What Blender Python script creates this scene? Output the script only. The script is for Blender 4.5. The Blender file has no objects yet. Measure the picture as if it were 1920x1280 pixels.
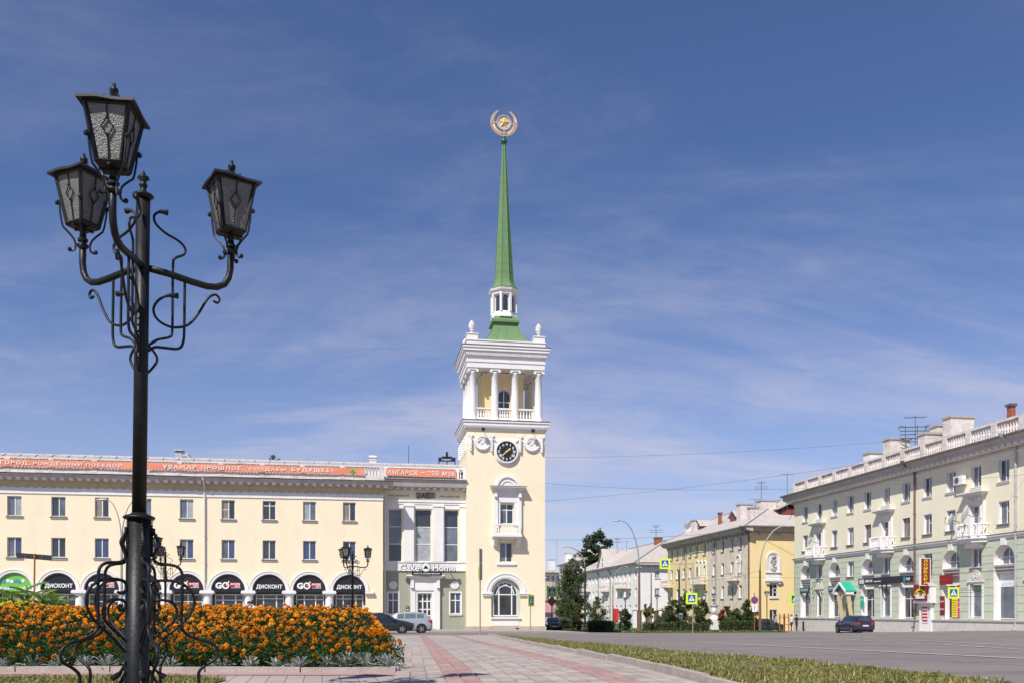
import bpy, math, random
import numpy as np
from mathutils import Vector, Matrix
random.seed(7)
PI = math.pi
scene = bpy.context.scene
COL = scene.collection

# ---------------------------------------------------------------- camera, sky, sun, exposure
EYE = 0.78
F = 1662.0                       # focal length in photo pixels (photo 1920 wide)
HOR = 1145.0                     # horizon row
YAW = math.radians(9.23)
SA, CA = math.sin(YAW), math.cos(YAW)
cam_d = bpy.data.cameras.new('camera')
cam = bpy.data.objects.new('camera', cam_d); COL.objects.link(cam)
cam_d.sensor_width = 36.0
cam_d.lens = F / 1920 * 36
cam_d.shift_y = (HOR - 640) / 1920
cam_d.clip_start = 0.1; cam_d.clip_end = 6000
cam.location = (0, 0, EYE)
cam.rotation_euler = (PI/2, 0, -YAW)
scene.camera = cam

SUN_EL = math.radians(49.5); SUN_AZ = math.radians(39)      # light travels towards (+sin, +cos)
w = bpy.data.worlds.new('World'); scene.world = w; w.use_nodes = True
nt = w.node_tree; nt.nodes.clear()
def N(t, typ, **kw):
    n = t.nodes.new(typ)
    for k, v in kw.items():
        if k in n.inputs.keys() if hasattr(n.inputs, 'keys') else False: n.inputs[k].default_value = v
        else: setattr(n, k, v)
    return n
out = nt.nodes.new('ShaderNodeOutputWorld'); bg = nt.nodes.new('ShaderNodeBackground')
sky = nt.nodes.new('ShaderNodeTexSky'); sky.sky_type = 'NISHITA'; sky.sun_disc = False
sky.sun_elevation = SUN_EL; sky.sun_rotation = SUN_AZ + PI
sky.altitude = 900; sky.air_density = 1.0; sky.dust_density = 0.35; sky.ozone_density = 3.2
tc = nt.nodes.new('ShaderNodeTexCoord')
sep = nt.nodes.new('ShaderNodeSeparateXYZ'); nt.links.new(tc.outputs['Generated'], sep.inputs[0])
def math_(op, a, b=None, c=None):
    n = nt.nodes.new('ShaderNodeMath'); n.operation = op
    for i, v in enumerate((a, b, c)):
        if v is None: continue
        if isinstance(v, (int, float)): n.inputs[i].default_value = v
        else: nt.links.new(v, n.inputs[i])
    return n.outputs[0]
zz = math_('ADD', math_('MAXIMUM', sep.outputs[2], 0.0), 0.22)
cx_ = math_('DIVIDE', sep.outputs[0], zz); cy_ = math_('DIVIDE', sep.outputs[1], zz)
cmb = nt.nodes.new('ShaderNodeCombineXYZ')
# shear so that the wisps run down to the right
nt.links.new(math_('ADD', cx_, math_('MULTIPLY', cy_, 0.45)), cmb.inputs[0])
nt.links.new(math_('MULTIPLY', cy_, 2.1), cmb.inputs[1])
def noise(vec, scale, detail, rough, dist, off=0.0):
    n = nt.nodes.new('ShaderNodeTexNoise'); n.inputs['Scale'].default_value = scale
    n.inputs['Detail'].default_value = detail; n.inputs['Roughness'].default_value = rough
    n.inputs['Distortion'].default_value = dist
    m = nt.nodes.new('ShaderNodeMapping'); m.inputs['Location'].default_value = (off, off*0.7, off*1.3)
    nt.links.new(vec, m.inputs['Vector']); nt.links.new(m.outputs[0], n.inputs['Vector'])
    return n.outputs['Fac']
n1 = noise(cmb.outputs[0], 0.75, 9, 0.60, 0.7, 3.1)
n2 = noise(cmb.outputs[0], 3.4, 10, 0.68, 1.3, 9.7)
cl = math_('ADD', math_('MULTIPLY', n1, 0.84), math_('MULTIPLY', n2, 0.16))
cr = nt.nodes.new('ShaderNodeMapRange'); cr.interpolation_type = 'SMOOTHSTEP'
cr.inputs['From Min'].default_value = 0.42; cr.inputs['From Max'].default_value = 0.70
cr.inputs['To Min'].default_value = 0.0; cr.inputs['To Max'].default_value = 0.42
nt.links.new(cl, cr.inputs['Value'])
low = nt.nodes.new('ShaderNodeMapRange'); low.interpolation_type = 'SMOOTHSTEP'
low.inputs['From Min'].default_value = 0.45; low.inputs['From Max'].default_value = 0.05
low.inputs['To Min'].default_value = 0.55; low.inputs['To Max'].default_value = 1.7
nt.links.new(sep.outputs[2], low.inputs['Value'])
hz = nt.nodes.new('ShaderNodeMapRange'); hz.interpolation_type = 'SMOOTHSTEP'
hz.inputs['From Min'].default_value = 0.36; hz.inputs['From Max'].default_value = -0.02
hz.inputs['To Min'].default_value = 0.0; hz.inputs['To Max'].default_value = 0.42
nt.links.new(sep.outputs[2], hz.inputs['Value'])
fac = math_('MAXIMUM', math_('MULTIPLY', cr.outputs[0], low.outputs[0]), 0.0)
fac = math_('MINIMUM', math_('ADD', fac, hz.outputs[0]), 0.9)
tint = nt.nodes.new('ShaderNodeMix'); tint.data_type = 'RGBA'; tint.blend_type = 'MULTIPLY'
tint.inputs['Factor'].default_value = 1.0; tint.inputs['B'].default_value = (0.82, 0.88, 1.10, 1)
nt.links.new(sky.outputs[0], tint.inputs['A'])
mix = nt.nodes.new('ShaderNodeMix'); mix.data_type = 'RGBA'
mix.inputs['B'].default_value = (6.3, 6.0, 7.0, 1)
nt.links.new(fac, mix.inputs['Factor']); nt.links.new(tint.outputs['Result'], mix.inputs['A'])
nt.links.new(mix.outputs['Result'], bg.inputs['Color']); bg.inputs['Strength'].default_value = 0.092
nt.links.new(bg.outputs[0], out.inputs[0])

sd = bpy.data.lights.new('sun', 'SUN'); sd.energy = 4.6; sd.angle = math.radians(0.5); sd.color = (1.0, 0.955, 0.885)
sun = bpy.data.objects.new('sun', sd); COL.objects.link(sun)
dirv = Vector((math.sin(SUN_AZ)*math.cos(SUN_EL), math.cos(SUN_AZ)*math.cos(SUN_EL), -math.sin(SUN_EL)))
sun.rotation_euler = dirv.to_track_quat('-Z', 'Y').to_euler(); sun.location = (-20, -30, 60)
vs = scene.view_settings; vs.view_transform = 'Standard'; vs.look = 'None'; vs.gamma = 1.0
vs.exposure = 0.2; vs.use_curve_mapping = False

# ---------------------------------------------------------------- survey helpers (photo pixel -> place)
def ray(px): a = (px - 960) / F; return SA + a*CA, CA - a*SA
def at(px, D): rx, ry = ray(px); return D*rx, D*ry
def sm(t): t = min(1, max(0, t)); return t*t*(3-2*t)
def zg(x, y):
    return -0.9*min(1, max(0, (y-12)/58)) - 0.8*min(1, max(0, (y-55)/50))*sm((x-10)/16)
def gp(px, py):
    D = 20.0
    for _ in range(60):
        x, y = at(px, D); D = 0.5*D + 0.5*(EYE - zg(x, y))*F/(py-HOR)
    x, y = at(px, D); return x, y
class Fac:
    def __init__(s, ox, oy, rot): s.ox, s.oy, s.rot = ox, oy, rot
    def _D(s, px, d):
        rx, ry = ray(px)
        return (s.oy-d)/ry if s.rot == 0 else (s.ox-d)/rx
    def u(s, px, d=0):
        D = s._D(px, d); rx, ry = ray(px)
        return D*rx - s.ox if s.rot == 0 else s.oy - D*ry
    def z(s, px, py, d=0): return EYE + (HOR-py)/F*s._D(px, d)

# ---------------------------------------------------------------- materials
MATS = {}
def mat(name, col, rough=0.8, var=0.0, scale=3.0, bump=0.0, bscale=40.0, metal=0.0, stain=0.0, stain_col=None,
        spec=0.5, coat=0.0, alpha=None, emit=None, trans=0.0, streak=True):
    m = bpy.data.materials.new(name); m.use_nodes = True; t = m.node_tree; b = t.nodes['Principled BSDF']
    b.inputs['Base Color'].default_value = (*col, 1); b.inputs['Roughness'].default_value = rough
    b.inputs['Metallic'].default_value = metal; b.inputs['Specular IOR Level'].default_value = spec
    if coat: b.inputs['Coat Weight'].default_value = coat; b.inputs['Coat Roughness'].default_value = 0.05
    if trans: b.inputs['Transmission Weight'].default_value = trans
    if var or stain or bump:
        tcn = t.nodes.new('ShaderNodeTexCoord'); geo = t.nodes.new('ShaderNodeNewGeometry')
        src = geo.outputs['Position']
        last = None
        if var:
            n = t.nodes.new('ShaderNodeTexNoise'); n.inputs['Scale'].default_value = scale; n.inputs['Detail'].default_value = 8
            n.inputs['Roughness'].default_value = 0.65
            t.links.new(src, n.inputs['Vector'])
            mx = t.nodes.new('ShaderNodeMix'); mx.data_type = 'RGBA'
            mx.inputs['A'].default_value = (*[c*(1-var) for c in col], 1)
            mx.inputs['B'].default_value = (*[min(1, c*(1+var)) for c in col], 1)
            mr = t.nodes.new('ShaderNodeMapRange'); mr.inputs['From Min'].default_value = 0.3; mr.inputs['From Max'].default_value = 0.7
            t.links.new(n.outputs['Fac'], mr.inputs['Value']); t.links.new(mr.outputs[0], mx.inputs['Factor'])
            last = mx.outputs['Result']
        if stain:
            mp = t.nodes.new('ShaderNodeMapping'); mp.inputs['Scale'].default_value = (1.1, 1.1, 0.22 if streak else 1.1)
            t.links.new(src, mp.inputs['Vector'])
            n = t.nodes.new('ShaderNodeTexNoise'); n.inputs['Scale'].default_value = 1.3; n.inputs['Detail'].default_value = 10
            n.inputs['Roughness'].default_value = 0.7; t.links.new(mp.outputs[0], n.inputs['Vector'])
            mr = t.nodes.new('ShaderNodeMapRange'); mr.inputs['From Min'].default_value = 0.5; mr.inputs['From Max'].default_value = 0.78
            mr.inputs['To Max'].default_value = stain; t.links.new(n.outputs['Fac'], mr.inputs['Value'])
            mx = t.nodes.new('ShaderNodeMix'); mx.data_type = 'RGBA'
            if last: t.links.new(last, mx.inputs['A'])
            else: mx.inputs['A'].default_value = (*col, 1)
            sc = stain_col or [c*0.45 for c in col]
            mx.inputs['B'].default_value = (*sc, 1); t.links.new(mr.outputs[0], mx.inputs['Factor'])
            last = mx.outputs['Result']
        if last: t.links.new(last, b.inputs['Base Color'])
        if bump:
            n = t.nodes.new('ShaderNodeTexNoise'); n.inputs['Scale'].default_value = bscale; n.inputs['Detail'].default_value = 5
            t.links.new(src, n.inputs['Vector'])
            bp = t.nodes.new('ShaderNodeBump'); bp.inputs['Strength'].default_value = bump; bp.inputs['Distance'].default_value = 0.02
            t.links.new(n.outputs['Fac'], bp.inputs['Height']); t.links.new(bp.outputs[0], b.inputs['Normal'])
    if emit: b.inputs['Emission Color'].default_value = (*emit, 1); b.inputs['Emission Strength'].default_value = 1
    MATS[name] = m; return m
M = MATS
mat('cream', (0.85, 0.74, 0.53), 0.9, 0.045, 0.5, 0.15, 30, stain=0.34, stain_col=(0.72, 0.56, 0.38))
mat('cream2', (0.82, 0.76, 0.57), 0.9, 0.035, 0.6, 0.15, 30, stain=0.22, stain_col=(0.60, 0.55, 0.40))
mat('frieze', (0.55, 0.46, 0.27), 0.9, 0.08, 0.8, stain=0.5, stain_col=(0.30, 0.25, 0.17))
mat('ochre', (0.87, 0.68, 0.34), 0.9, 0.04, 0.6, 0.15, 30, stain=0.3, stain_col=(0.62, 0.50, 0.32))
mat('ochre_worn', (0.72, 0.62, 0.48), 0.9, 0.18, 1.2, 0.2, 20, stain=0.8, stain_col=(0.28, 0.25, 0.22))
mat('white', (0.78, 0.755, 0.73), 0.85, 0.04, 1.0, 0.1, 30, stain=0.3, stain_col=(0.52, 0.47, 0.42))
mat('white_wall', (0.83, 0.79, 0.75), 0.9, 0.04, 0.6, 0.1, 30, stain=0.25, stain_col=(0.58, 0.54, 0.5))
mat('worn_white', (0.68, 0.62, 0.57), 0.9, 0.16, 3.0, 0.4, 14, stain=0.85, stain_col=(0.34, 0.24, 0.20), streak=False)
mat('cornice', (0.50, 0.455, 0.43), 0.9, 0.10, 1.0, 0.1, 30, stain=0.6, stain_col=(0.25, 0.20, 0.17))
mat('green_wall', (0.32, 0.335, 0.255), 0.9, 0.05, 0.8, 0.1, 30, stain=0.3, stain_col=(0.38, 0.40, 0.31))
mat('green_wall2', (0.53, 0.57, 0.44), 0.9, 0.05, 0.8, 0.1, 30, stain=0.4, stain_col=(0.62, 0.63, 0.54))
mat('plinth', (0.55, 0.53, 0.49), 0.95, 0.10, 2.0, 0.5, 9, stain=0.6, stain_col=(0.36, 0.34, 0.31), streak=False)
mat('plinth_tan', (0.50, 0.40, 0.32), 0.95, 0.1, 2.0, 0.3, 15, stain=0.5)
mat('sill', (0.42, 0.385, 0.35), 0.7, 0.1, 3)
mat('iron_sheet', (0.12, 0.115, 0.11), 0.6, 0.3, 3)
mat('roof_grey', (0.33, 0.32, 0.33), 0.75, 0.12, 1.5, stain=0.3)
mat('slate', (0.47, 0.42, 0.385), 0.95, 0.12, 1.0, 0.6, 6, stain=0.4, stain_col=(0.3, 0.27, 0.25))
mat('roof_green', (0.125, 0.225, 0.09), 0.7, 0.09, 1.2, stain=0.45, stain_col=(0.19, 0.27, 0.15))
mat('seam_green', (0.09, 0.22, 0.08), 0.6, 0.1, 2)
mat('dark_green_paint', (0.03, 0.10, 0.05), 0.35)
mat('gold', (0.85, 0.58, 0.24), 0.45, metal=0.25, var=0.15, scale=3)
mat('gold_pale', (0.60, 0.44, 0.30), 0.5, metal=0.35, var=0.15, scale=5)
mat('pvc', (0.80, 0.79, 0.78), 0.45)
mat('wood_frame', (0.25, 0.12, 0.07), 0.6)
mat('glass_dark', (0.035, 0.042, 0.05), 0.06, spec=0.9, var=0.5, scale=0.7)
mat('glass_mid', (0.12, 0.145, 0.17), 0.08, spec=0.9, var=0.45, scale=0.8)
mat('glass_curtain', (0.34, 0.36, 0.37), 0.12, spec=0.8, var=0.25, scale=2.2)
mat('glass_blue', (0.045, 0.07, 0.14), 0.08, spec=0.9, var=0.45, scale=1.2)
mat('glass_warm', (0.26, 0.22, 0.17), 0.15, spec=0.8, var=0.3, scale=2.0); mat('glass_shop', (0.03, 0.033, 0.036), 0.05, spec=0.9, var=0.6, scale=1.1)
mat('black_sign', (0.018, 0.018, 0.02), 0.35)
mat('orange_banner', (0.78, 0.27, 0.15), 0.75, 0.06, 1.2)
mat('sign_white', (0.82, 0.82, 0.82), 0.5)
mat('red', (0.55, 0.02, 0.02), 0.5)
mat('dark_red', (0.22, 0.02, 0.02), 0.5)
mat('yellow', (0.85, 0.62, 0.02), 0.5)
mat('lime', (0.66, 0.90, 0.015), 0.5)
mat('sign_blue', (0.02, 0.09, 0.36), 0.4)
mat('cyan', (0.05, 0.30, 0.55), 0.5)
mat('sign_green', (0.16, 0.48, 0.07), 0.5)
mat('bottle_green', (0.02, 0.085, 0.06), 0.45)
mat('turquoise', (0.02, 0.38, 0.26), 0.5, 0.06, 3)
mat('magenta', (0.55, 0.05, 0.22), 0.5)
mat('poster_pale', (0.60, 0.60, 0.62), 0.5)
mat('brown_metal', (0.17, 0.10, 0.075), 0.6, 0.2, 4)
mat('rust', (0.33, 0.12, 0.05), 0.8, 0.3, 5)
mat('zinc', (0.48, 0.48, 0.49), 0.5, 0.12, 3, metal=0.3)
mat('pipe_white', (0.66, 0.65, 0.64), 0.5)
mat('galv', (0.36, 0.35, 0.33), 0.55, 0.15, 5, metal=0.3)
mat('post_concrete', (0.36, 0.34, 0.32), 0.9, 0.1, 4)
mat('black_paint', (0.009, 0.0095, 0.0105), 0.46, 0.5, 14, 0.12, 45, spec=0.32, stain=0.5, stain_col=(0.035, 0.024, 0.018), streak=False)
mat('black_paint_rough', (0.022, 0.022, 0.022), 0.55, 0.3, 10)
mat('roof_rust', (0.10, 0.06, 0.045), 0.7, 0.4, 20)
mat('brick_red', (0.32, 0.09, 0.06), 0.9, 0.2, 4)
mat('dormer_red', (0.24, 0.055, 0.04), 0.85, 0.15, 3)
def road_mat():
    m = mat('asphalt', (0.215, 0.182, 0.167), 0.9, 0.13, 0.25, 0.3, 70, stain=0.55, stain_col=(0.13, 0.115, 0.11), streak=False)
    t = m.node_tree; b = t.nodes['Principled BSDF']; prev = b.inputs['Base Color'].links[0].from_socket
    geo = t.nodes.new('ShaderNodeNewGeometry')
    def layer(prev, sock, lo, hi, col, amt):
        mr = t.nodes.new('ShaderNodeMapRange'); mr.inputs['From Min'].default_value = lo; mr.inputs['From Max'].default_value = hi; mr.inputs['To Max'].default_value = amt
        t.links.new(sock, mr.inputs['Value']); mx = t.nodes.new('ShaderNodeMix'); mx.data_type = 'RGBA'
        t.links.new(prev, mx.inputs['A']); mx.inputs['B'].default_value = (*col, 1); t.links.new(mr.outputs[0], mx.inputs['Factor']); return mx.outputs['Result']
    v = t.nodes.new('ShaderNodeTexVoronoi'); v.feature = 'DISTANCE_TO_EDGE'; v.inputs['Scale'].default_value = 0.22
    nd = t.nodes.new('ShaderNodeTexNoise'); nd.inputs['Scale'].default_value = 0.8; nd.inputs['Detail'].default_value = 6
    t.links.new(geo.outputs['Position'], nd.inputs['Vector']); ad = t.nodes.new('ShaderNodeVectorMath'); ad.operation = 'MULTIPLY_ADD'
    ad.inputs[1].default_value = (3, 3, 0); t.links.new(nd.outputs['Color'], ad.inputs[0]); t.links.new(geo.outputs['Position'], ad.inputs[2]); t.links.new(ad.outputs[0], v.inputs['Vector'])
    prev = layer(prev, v.outputs['Distance'], 0.012, 0.0, (0.06, 0.055, 0.05), 0.6)
    mp = t.nodes.new('ShaderNodeMapping'); mp.inputs['Scale'].default_value = (0.05, 0.9, 1); mp.inputs['Rotation'].default_value = (0, 0, 0.55)
    t.links.new(geo.outputs['Position'], mp.inputs['Vector']); n2_ = t.nodes.new('ShaderNodeTexNoise'); n2_.inputs['Scale'].default_value = 1.0; n2_.inputs['Detail'].default_value = 6
    t.links.new(mp.outputs[0], n2_.inputs['Vector']); prev = layer(prev, n2_.outputs['Fac'], 0.5, 0.7, (0.11, 0.10, 0.095), 0.55)
    v2 = t.nodes.new('ShaderNodeTexVoronoi'); v2.distance = 'CHEBYCHEV'; v2.inputs['Scale'].default_value = 0.09; t.links.new(geo.outputs['Position'], v2.inputs['Vector'])
    prev = layer(prev, v2.outputs['Distance'], 0.20, 0.19, (0.12, 0.11, 0.105), 0.5)
    t.links.new(prev, b.inputs['Base Color'])
road_mat()
mat('sidewalk', (0.33, 0.29, 0.26), 0.93, 0.1, 0.7, 0.2, 40, stain=0.4, stain_col=(0.24, 0.21, 0.19), streak=False)
mat('kerb', (0.40, 0.34, 0.30), 0.93, 0.14, 5, 0.5, 30, stain=0.5, streak=False)
mat('kerb_light', (0.50, 0.46, 0.42), 0.93, 0.14, 3, 0.3, 30)
mat('road_paint', (0.52, 0.49, 0.46), 0.85, 0.2, 3, stain=0.7, stain_col=(0.24, 0.22, 0.2), streak=False)
mat('paver_a', (0.385, 0.32, 0.285), 0.93, 0.12, 7, 0.3, 60)
mat('paver_b', (0.44, 0.375, 0.335), 0.93, 0.12, 7, 0.3, 60)
mat('paver_c', (0.33, 0.275, 0.245), 0.93, 0.12, 7, 0.3, 60)
mat('paver_red', (0.36, 0.225, 0.20), 0.93, 0.15, 7, 0.3, 60)
mat('paver_red2', (0.41, 0.26, 0.235), 0.93, 0.15, 7, 0.3, 60)
mat('soil', (0.045, 0.032, 0.022), 1.0, 0.3, 8, 0.6, 20)
mat('turf', (0.115, 0.115, 0.04), 1.0, 0.3, 1.2, 0.6, 25)
mat('turf_far', (0.065, 0.12, 0.025), 1.0, 0.35, 0.8, 0.6, 6)
mat('bark', (0.07, 0.05, 0.04), 0.95, 0.3, 5)
mat('birch_bark', (0.30, 0.27, 0.24), 0.9, 0.3, 5)
def leafmat(name, col, tr=0.35):
    m = bpy.data.materials.new(name); m.use_nodes = True; t = m.node_tree; b = t.nodes['Principled BSDF']
    oi = t.nodes.new('ShaderNodeNewGeometry')
    mx = t.nodes.new('ShaderNodeMix'); mx.data_type = 'RGBA'
    mx.inputs['A'].default_value = (*[c*0.62 for c in col], 1); mx.inputs['B'].default_value = (*[min(1, c*1.45) for c in col], 1)
    t.links.new(oi.outputs['Random Per Island'], mx.inputs['Factor']); t.links.new(mx.outputs['Result'], b.inputs['Base Color'])
    b.inputs['Roughness'].default_value = 0.62; b.inputs['Specular IOR Level'].default_value = 0.3
    tl = t.nodes.new('ShaderNodeBsdfTranslucent'); t.links.new(mx.outputs['Result'], tl.inputs['Color'])
    ms = t.nodes.new('ShaderNodeMixShader'); ms.inputs[0].default_value = tr
    t.links.new(b.outputs[0], ms.inputs[1]); t.links.new(tl.outputs[0], ms.inputs[2])
    t.links.new(ms.outputs[0], t.nodes['Material Output'].inputs[0]); MATS[name] = m
leafmat('leaf_dark', (0.07, 0.10, 0.036), .5); leafmat('leaf_mid', (0.11, 0.155, 0.05), .5); leafmat('leaf_light', (0.18, 0.22, 0.075), .5)
leafmat('leaf_rust', (0.17, 0.07, 0.03)); leafmat('leaf_grey', (0.16, 0.18, 0.12)); leafmat('leaf_yellow', (0.36, 0.28, 0.05))
leafmat('leaf_marigold', (0.035, 0.075, 0.016)); leafmat('leaf_silver', (0.42, 0.45, 0.40), 0.15); leafmat('leaf_canna', (0.16, 0.27, 0.05))
leafmat('grass_green', (0.13, 0.17, 0.035)); leafmat('grass_straw', (0.40, 0.33, 0.13)); leafmat('grass_far', (0.08, 0.15, 0.03))
leafmat('petal', (0.90, 0.31, 0.007), 0.2); leafmat('petal_deep', (0.80, 0.23, 0.006), 0.25); leafmat('petal_faded', (0.40, 0.16, 0.03), 0.2); leafmat('petal_yellow', (0.85, 0.55, 0.03), 0.25)
leafmat('pine_needles', (0.028, 0.05, 0.018)); leafmat('petal_red', (0.35, 0.03, 0.03))
mat('skin', (0.45, 0.27, 0.2), 0.6); mat('hair', (0.03, 0.02, 0.015), 0.7); mat('cloth_dark', (0.02, 0.022, 0.03), 0.9)
mat('cloth_blue', (0.08, 0.12, 0.25), 0.9); mat('cloth_pink', (0.55, 0.3, 0.32), 0.9); mat('cloth_pale', (0.6, 0.6, 0.6), 0.9)
mat('tyre', (0.015, 0.015, 0.015), 0.85); mat('rim', (0.5, 0.5, 0.52), 0.3, metal=0.8)
mat('car_navy', (0.012, 0.018, 0.05), 0.25, coat=1); mat('car_black', (0.012, 0.012, 0.013), 0.25, coat=1)
mat('car_silver', (0.50, 0.50, 0.52), 0.3, metal=0.5, coat=1); mat('car_white', (0.75, 0.75, 0.75), 0.3, coat=1)
mat('car_teal', (0.014, 0.028, 0.035), 0.28, coat=1); mat('car_glass', (0.02, 0.028, 0.03), 0.03, spec=1.0)
mat('car_glass_green', (0.10, 0.15, 0.135), 0.05, spec=1.0)
mat('tail_red', (0.45, 0.02, 0.02), 0.2); mat('lamp_clear', (0.6, 0.6, 0.6), 0.1); mat('plate', (0.7, 0.7, 0.68), 0.5); mat('under', (0.01, 0.01, 0.01), 0.9)
# rough cast glass of the lanterns
def frosted():
    m = bpy.data.materials.new('lantern_glass'); m.use_nodes = True; t = m.node_tree; b = t.nodes['Principled BSDF']
    b.inputs['Base Color'].default_value = (0.30, 0.29, 0.27, 1); b.inputs['Roughness'].default_value = 0.35
    tcn = t.nodes.new('ShaderNodeTexCoord'); v = t.nodes.new('ShaderNodeTexVoronoi'); v.inputs['Scale'].default_value = 90
    t.links.new(tcn.outputs['Object'], v.inputs['Vector'])
    n = t.nodes.new('ShaderNodeTexNoise'); n.inputs['Scale'].default_value = 14; n.inputs['Detail'].default_value = 5
    t.links.new(tcn.outputs['Object'], n.inputs['Vector'])
    mx = t.nodes.new('ShaderNodeMix'); mx.data_type = 'RGBA'; mx.inputs['A'].default_value = (0.10, 0.098, 0.09, 1); mx.inputs['B'].default_value = (0.27, 0.262, 0.24, 1)
    t.links.new(n.outputs['Fac'], mx.inputs['Factor']); t.links.new(mx.outputs['Result'], b.inputs['Base Color'])
    bp = t.nodes.new('ShaderNodeBump'); bp.inputs['Strength'].default_value = 0.9; bp.inputs['Distance'].default_value = 0.006
    t.links.new(v.outputs['Distance'], bp.inputs['Height']); t.links.new(bp.outputs[0], b.inputs['Normal'])
    tl = t.nodes.new('ShaderNodeBsdfTranslucent'); t.links.new(mx.outputs['Result'], tl.inputs['Color'])
    ms = t.nodes.new('ShaderNodeMixShader'); ms.inputs[0].default_value = 0.06
    t.links.new(b.outputs[0], ms.inputs[1]); t.links.new(tl.outputs[0], ms.inputs[2])
    t.links.new(ms.outputs[0], t.nodes['Material Output'].inputs[0]); MATS['lantern_glass'] = m
frosted()
# far part of the paved walk, where single pavers can no longer be told apart
def paved():
    m = bpy.data.materials.new('paving_far'); m.use_nodes = True; t = m.node_tree; b = t.nodes['Principled BSDF']
    geo = t.nodes.new('ShaderNodeNewGeometry')
    br = t.nodes.new('ShaderNodeTexBrick'); br.inputs['Scale'].default_value = 1.0
    br.inputs['Brick Width'].default_value = 0.3; br.inputs['Row Height'].default_value = 0.2; br.inputs['Mortar Size'].default_value = 0.006
    br.inputs['Color1'].default_value = (0.39, 0.325, 0.29, 1); br.inputs['Color2'].default_value = (0.44, 0.375, 0.335, 1); br.inputs['Mortar'].default_value = (0.17, 0.15, 0.13, 1)
    mp = t.nodes.new('ShaderNodeMapping'); mp.inputs['Rotation'].default_value = (0, 0, PI/2-0.05)
    t.links.new(geo.outputs['Position'], mp.inputs['Vector']); t.links.new(mp.outputs[0], br.inputs['Vector'])
    n = t.nodes.new('ShaderNodeTexNoise'); n.inputs['Scale'].default_value = 0.5; n.inputs['Detail'].default_value = 8
    t.links.new(geo.outputs['Position'], n.inputs['Vector'])
    mx = t.nodes.new('ShaderNodeMix'); mx.data_type = 'RGBA'; mx.blend_type = 'MULTIPLY'; mx.inputs['Factor'].default_value = 0.7
    mr = t.nodes.new('ShaderNodeMapRange'); mr.inputs['From Min'].default_value = 0.3; mr.inputs['From Max'].default_value = 0.7; mr.inputs['To Min'].default_value = 0.72; mr.inputs['To Max'].default_value = 1.12
    t.links.new(n.outputs['Fac'], mr.inputs['Value']); t.links.new(br.outputs['Color'], mx.inputs['A']); t.links.new(mr.outputs[0], mx.inputs['B'])
    t.links.new(mx.outputs['Result'], b.inputs['Base Color']); b.inputs['Roughness'].default_value = 0.93
    MATS['paving_far'] = m
paved()

# ---------------------------------------------------------------- object helpers
ORG = {}
def link(o): COL.objects.link(o); return o
def tag(o, label=None, cat=None, group=None, kind=None):
    if label: o['label'] = label
    if cat: o['category'] = cat
    if group: o['group'] = group
    if kind: o['kind'] = kind
    return o
def thing(name, label, cat, loc=(0, 0, 0), rotz=0.0, group=None):
    """local x,y frame; z of parts is given absolute and stored relative to the base"""
    o = link(bpy.data.objects.new(name, None)); o.location = loc; o.rotation_euler = (0, 0, rotz)
    o.empty_display_size = 0.3
    ORG[o] = Vector((0, 0, loc[2])); return tag(o, label, cat, group)
def lthing(name, label, cat, loc=(0, 0, 0), rotz=0.0, group=None):
    """thing whose parts are in fully local coordinates"""
    o = thing(name, label, cat, loc, rotz, group); ORG[o] = Vector((0, 0, 0)); return o
def setmats(me, mats):
    for m in (mats if isinstance(mats, (list, tuple)) else [mats]): me.materials.append(MATS[m] if isinstance(m, str) else m)
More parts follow.
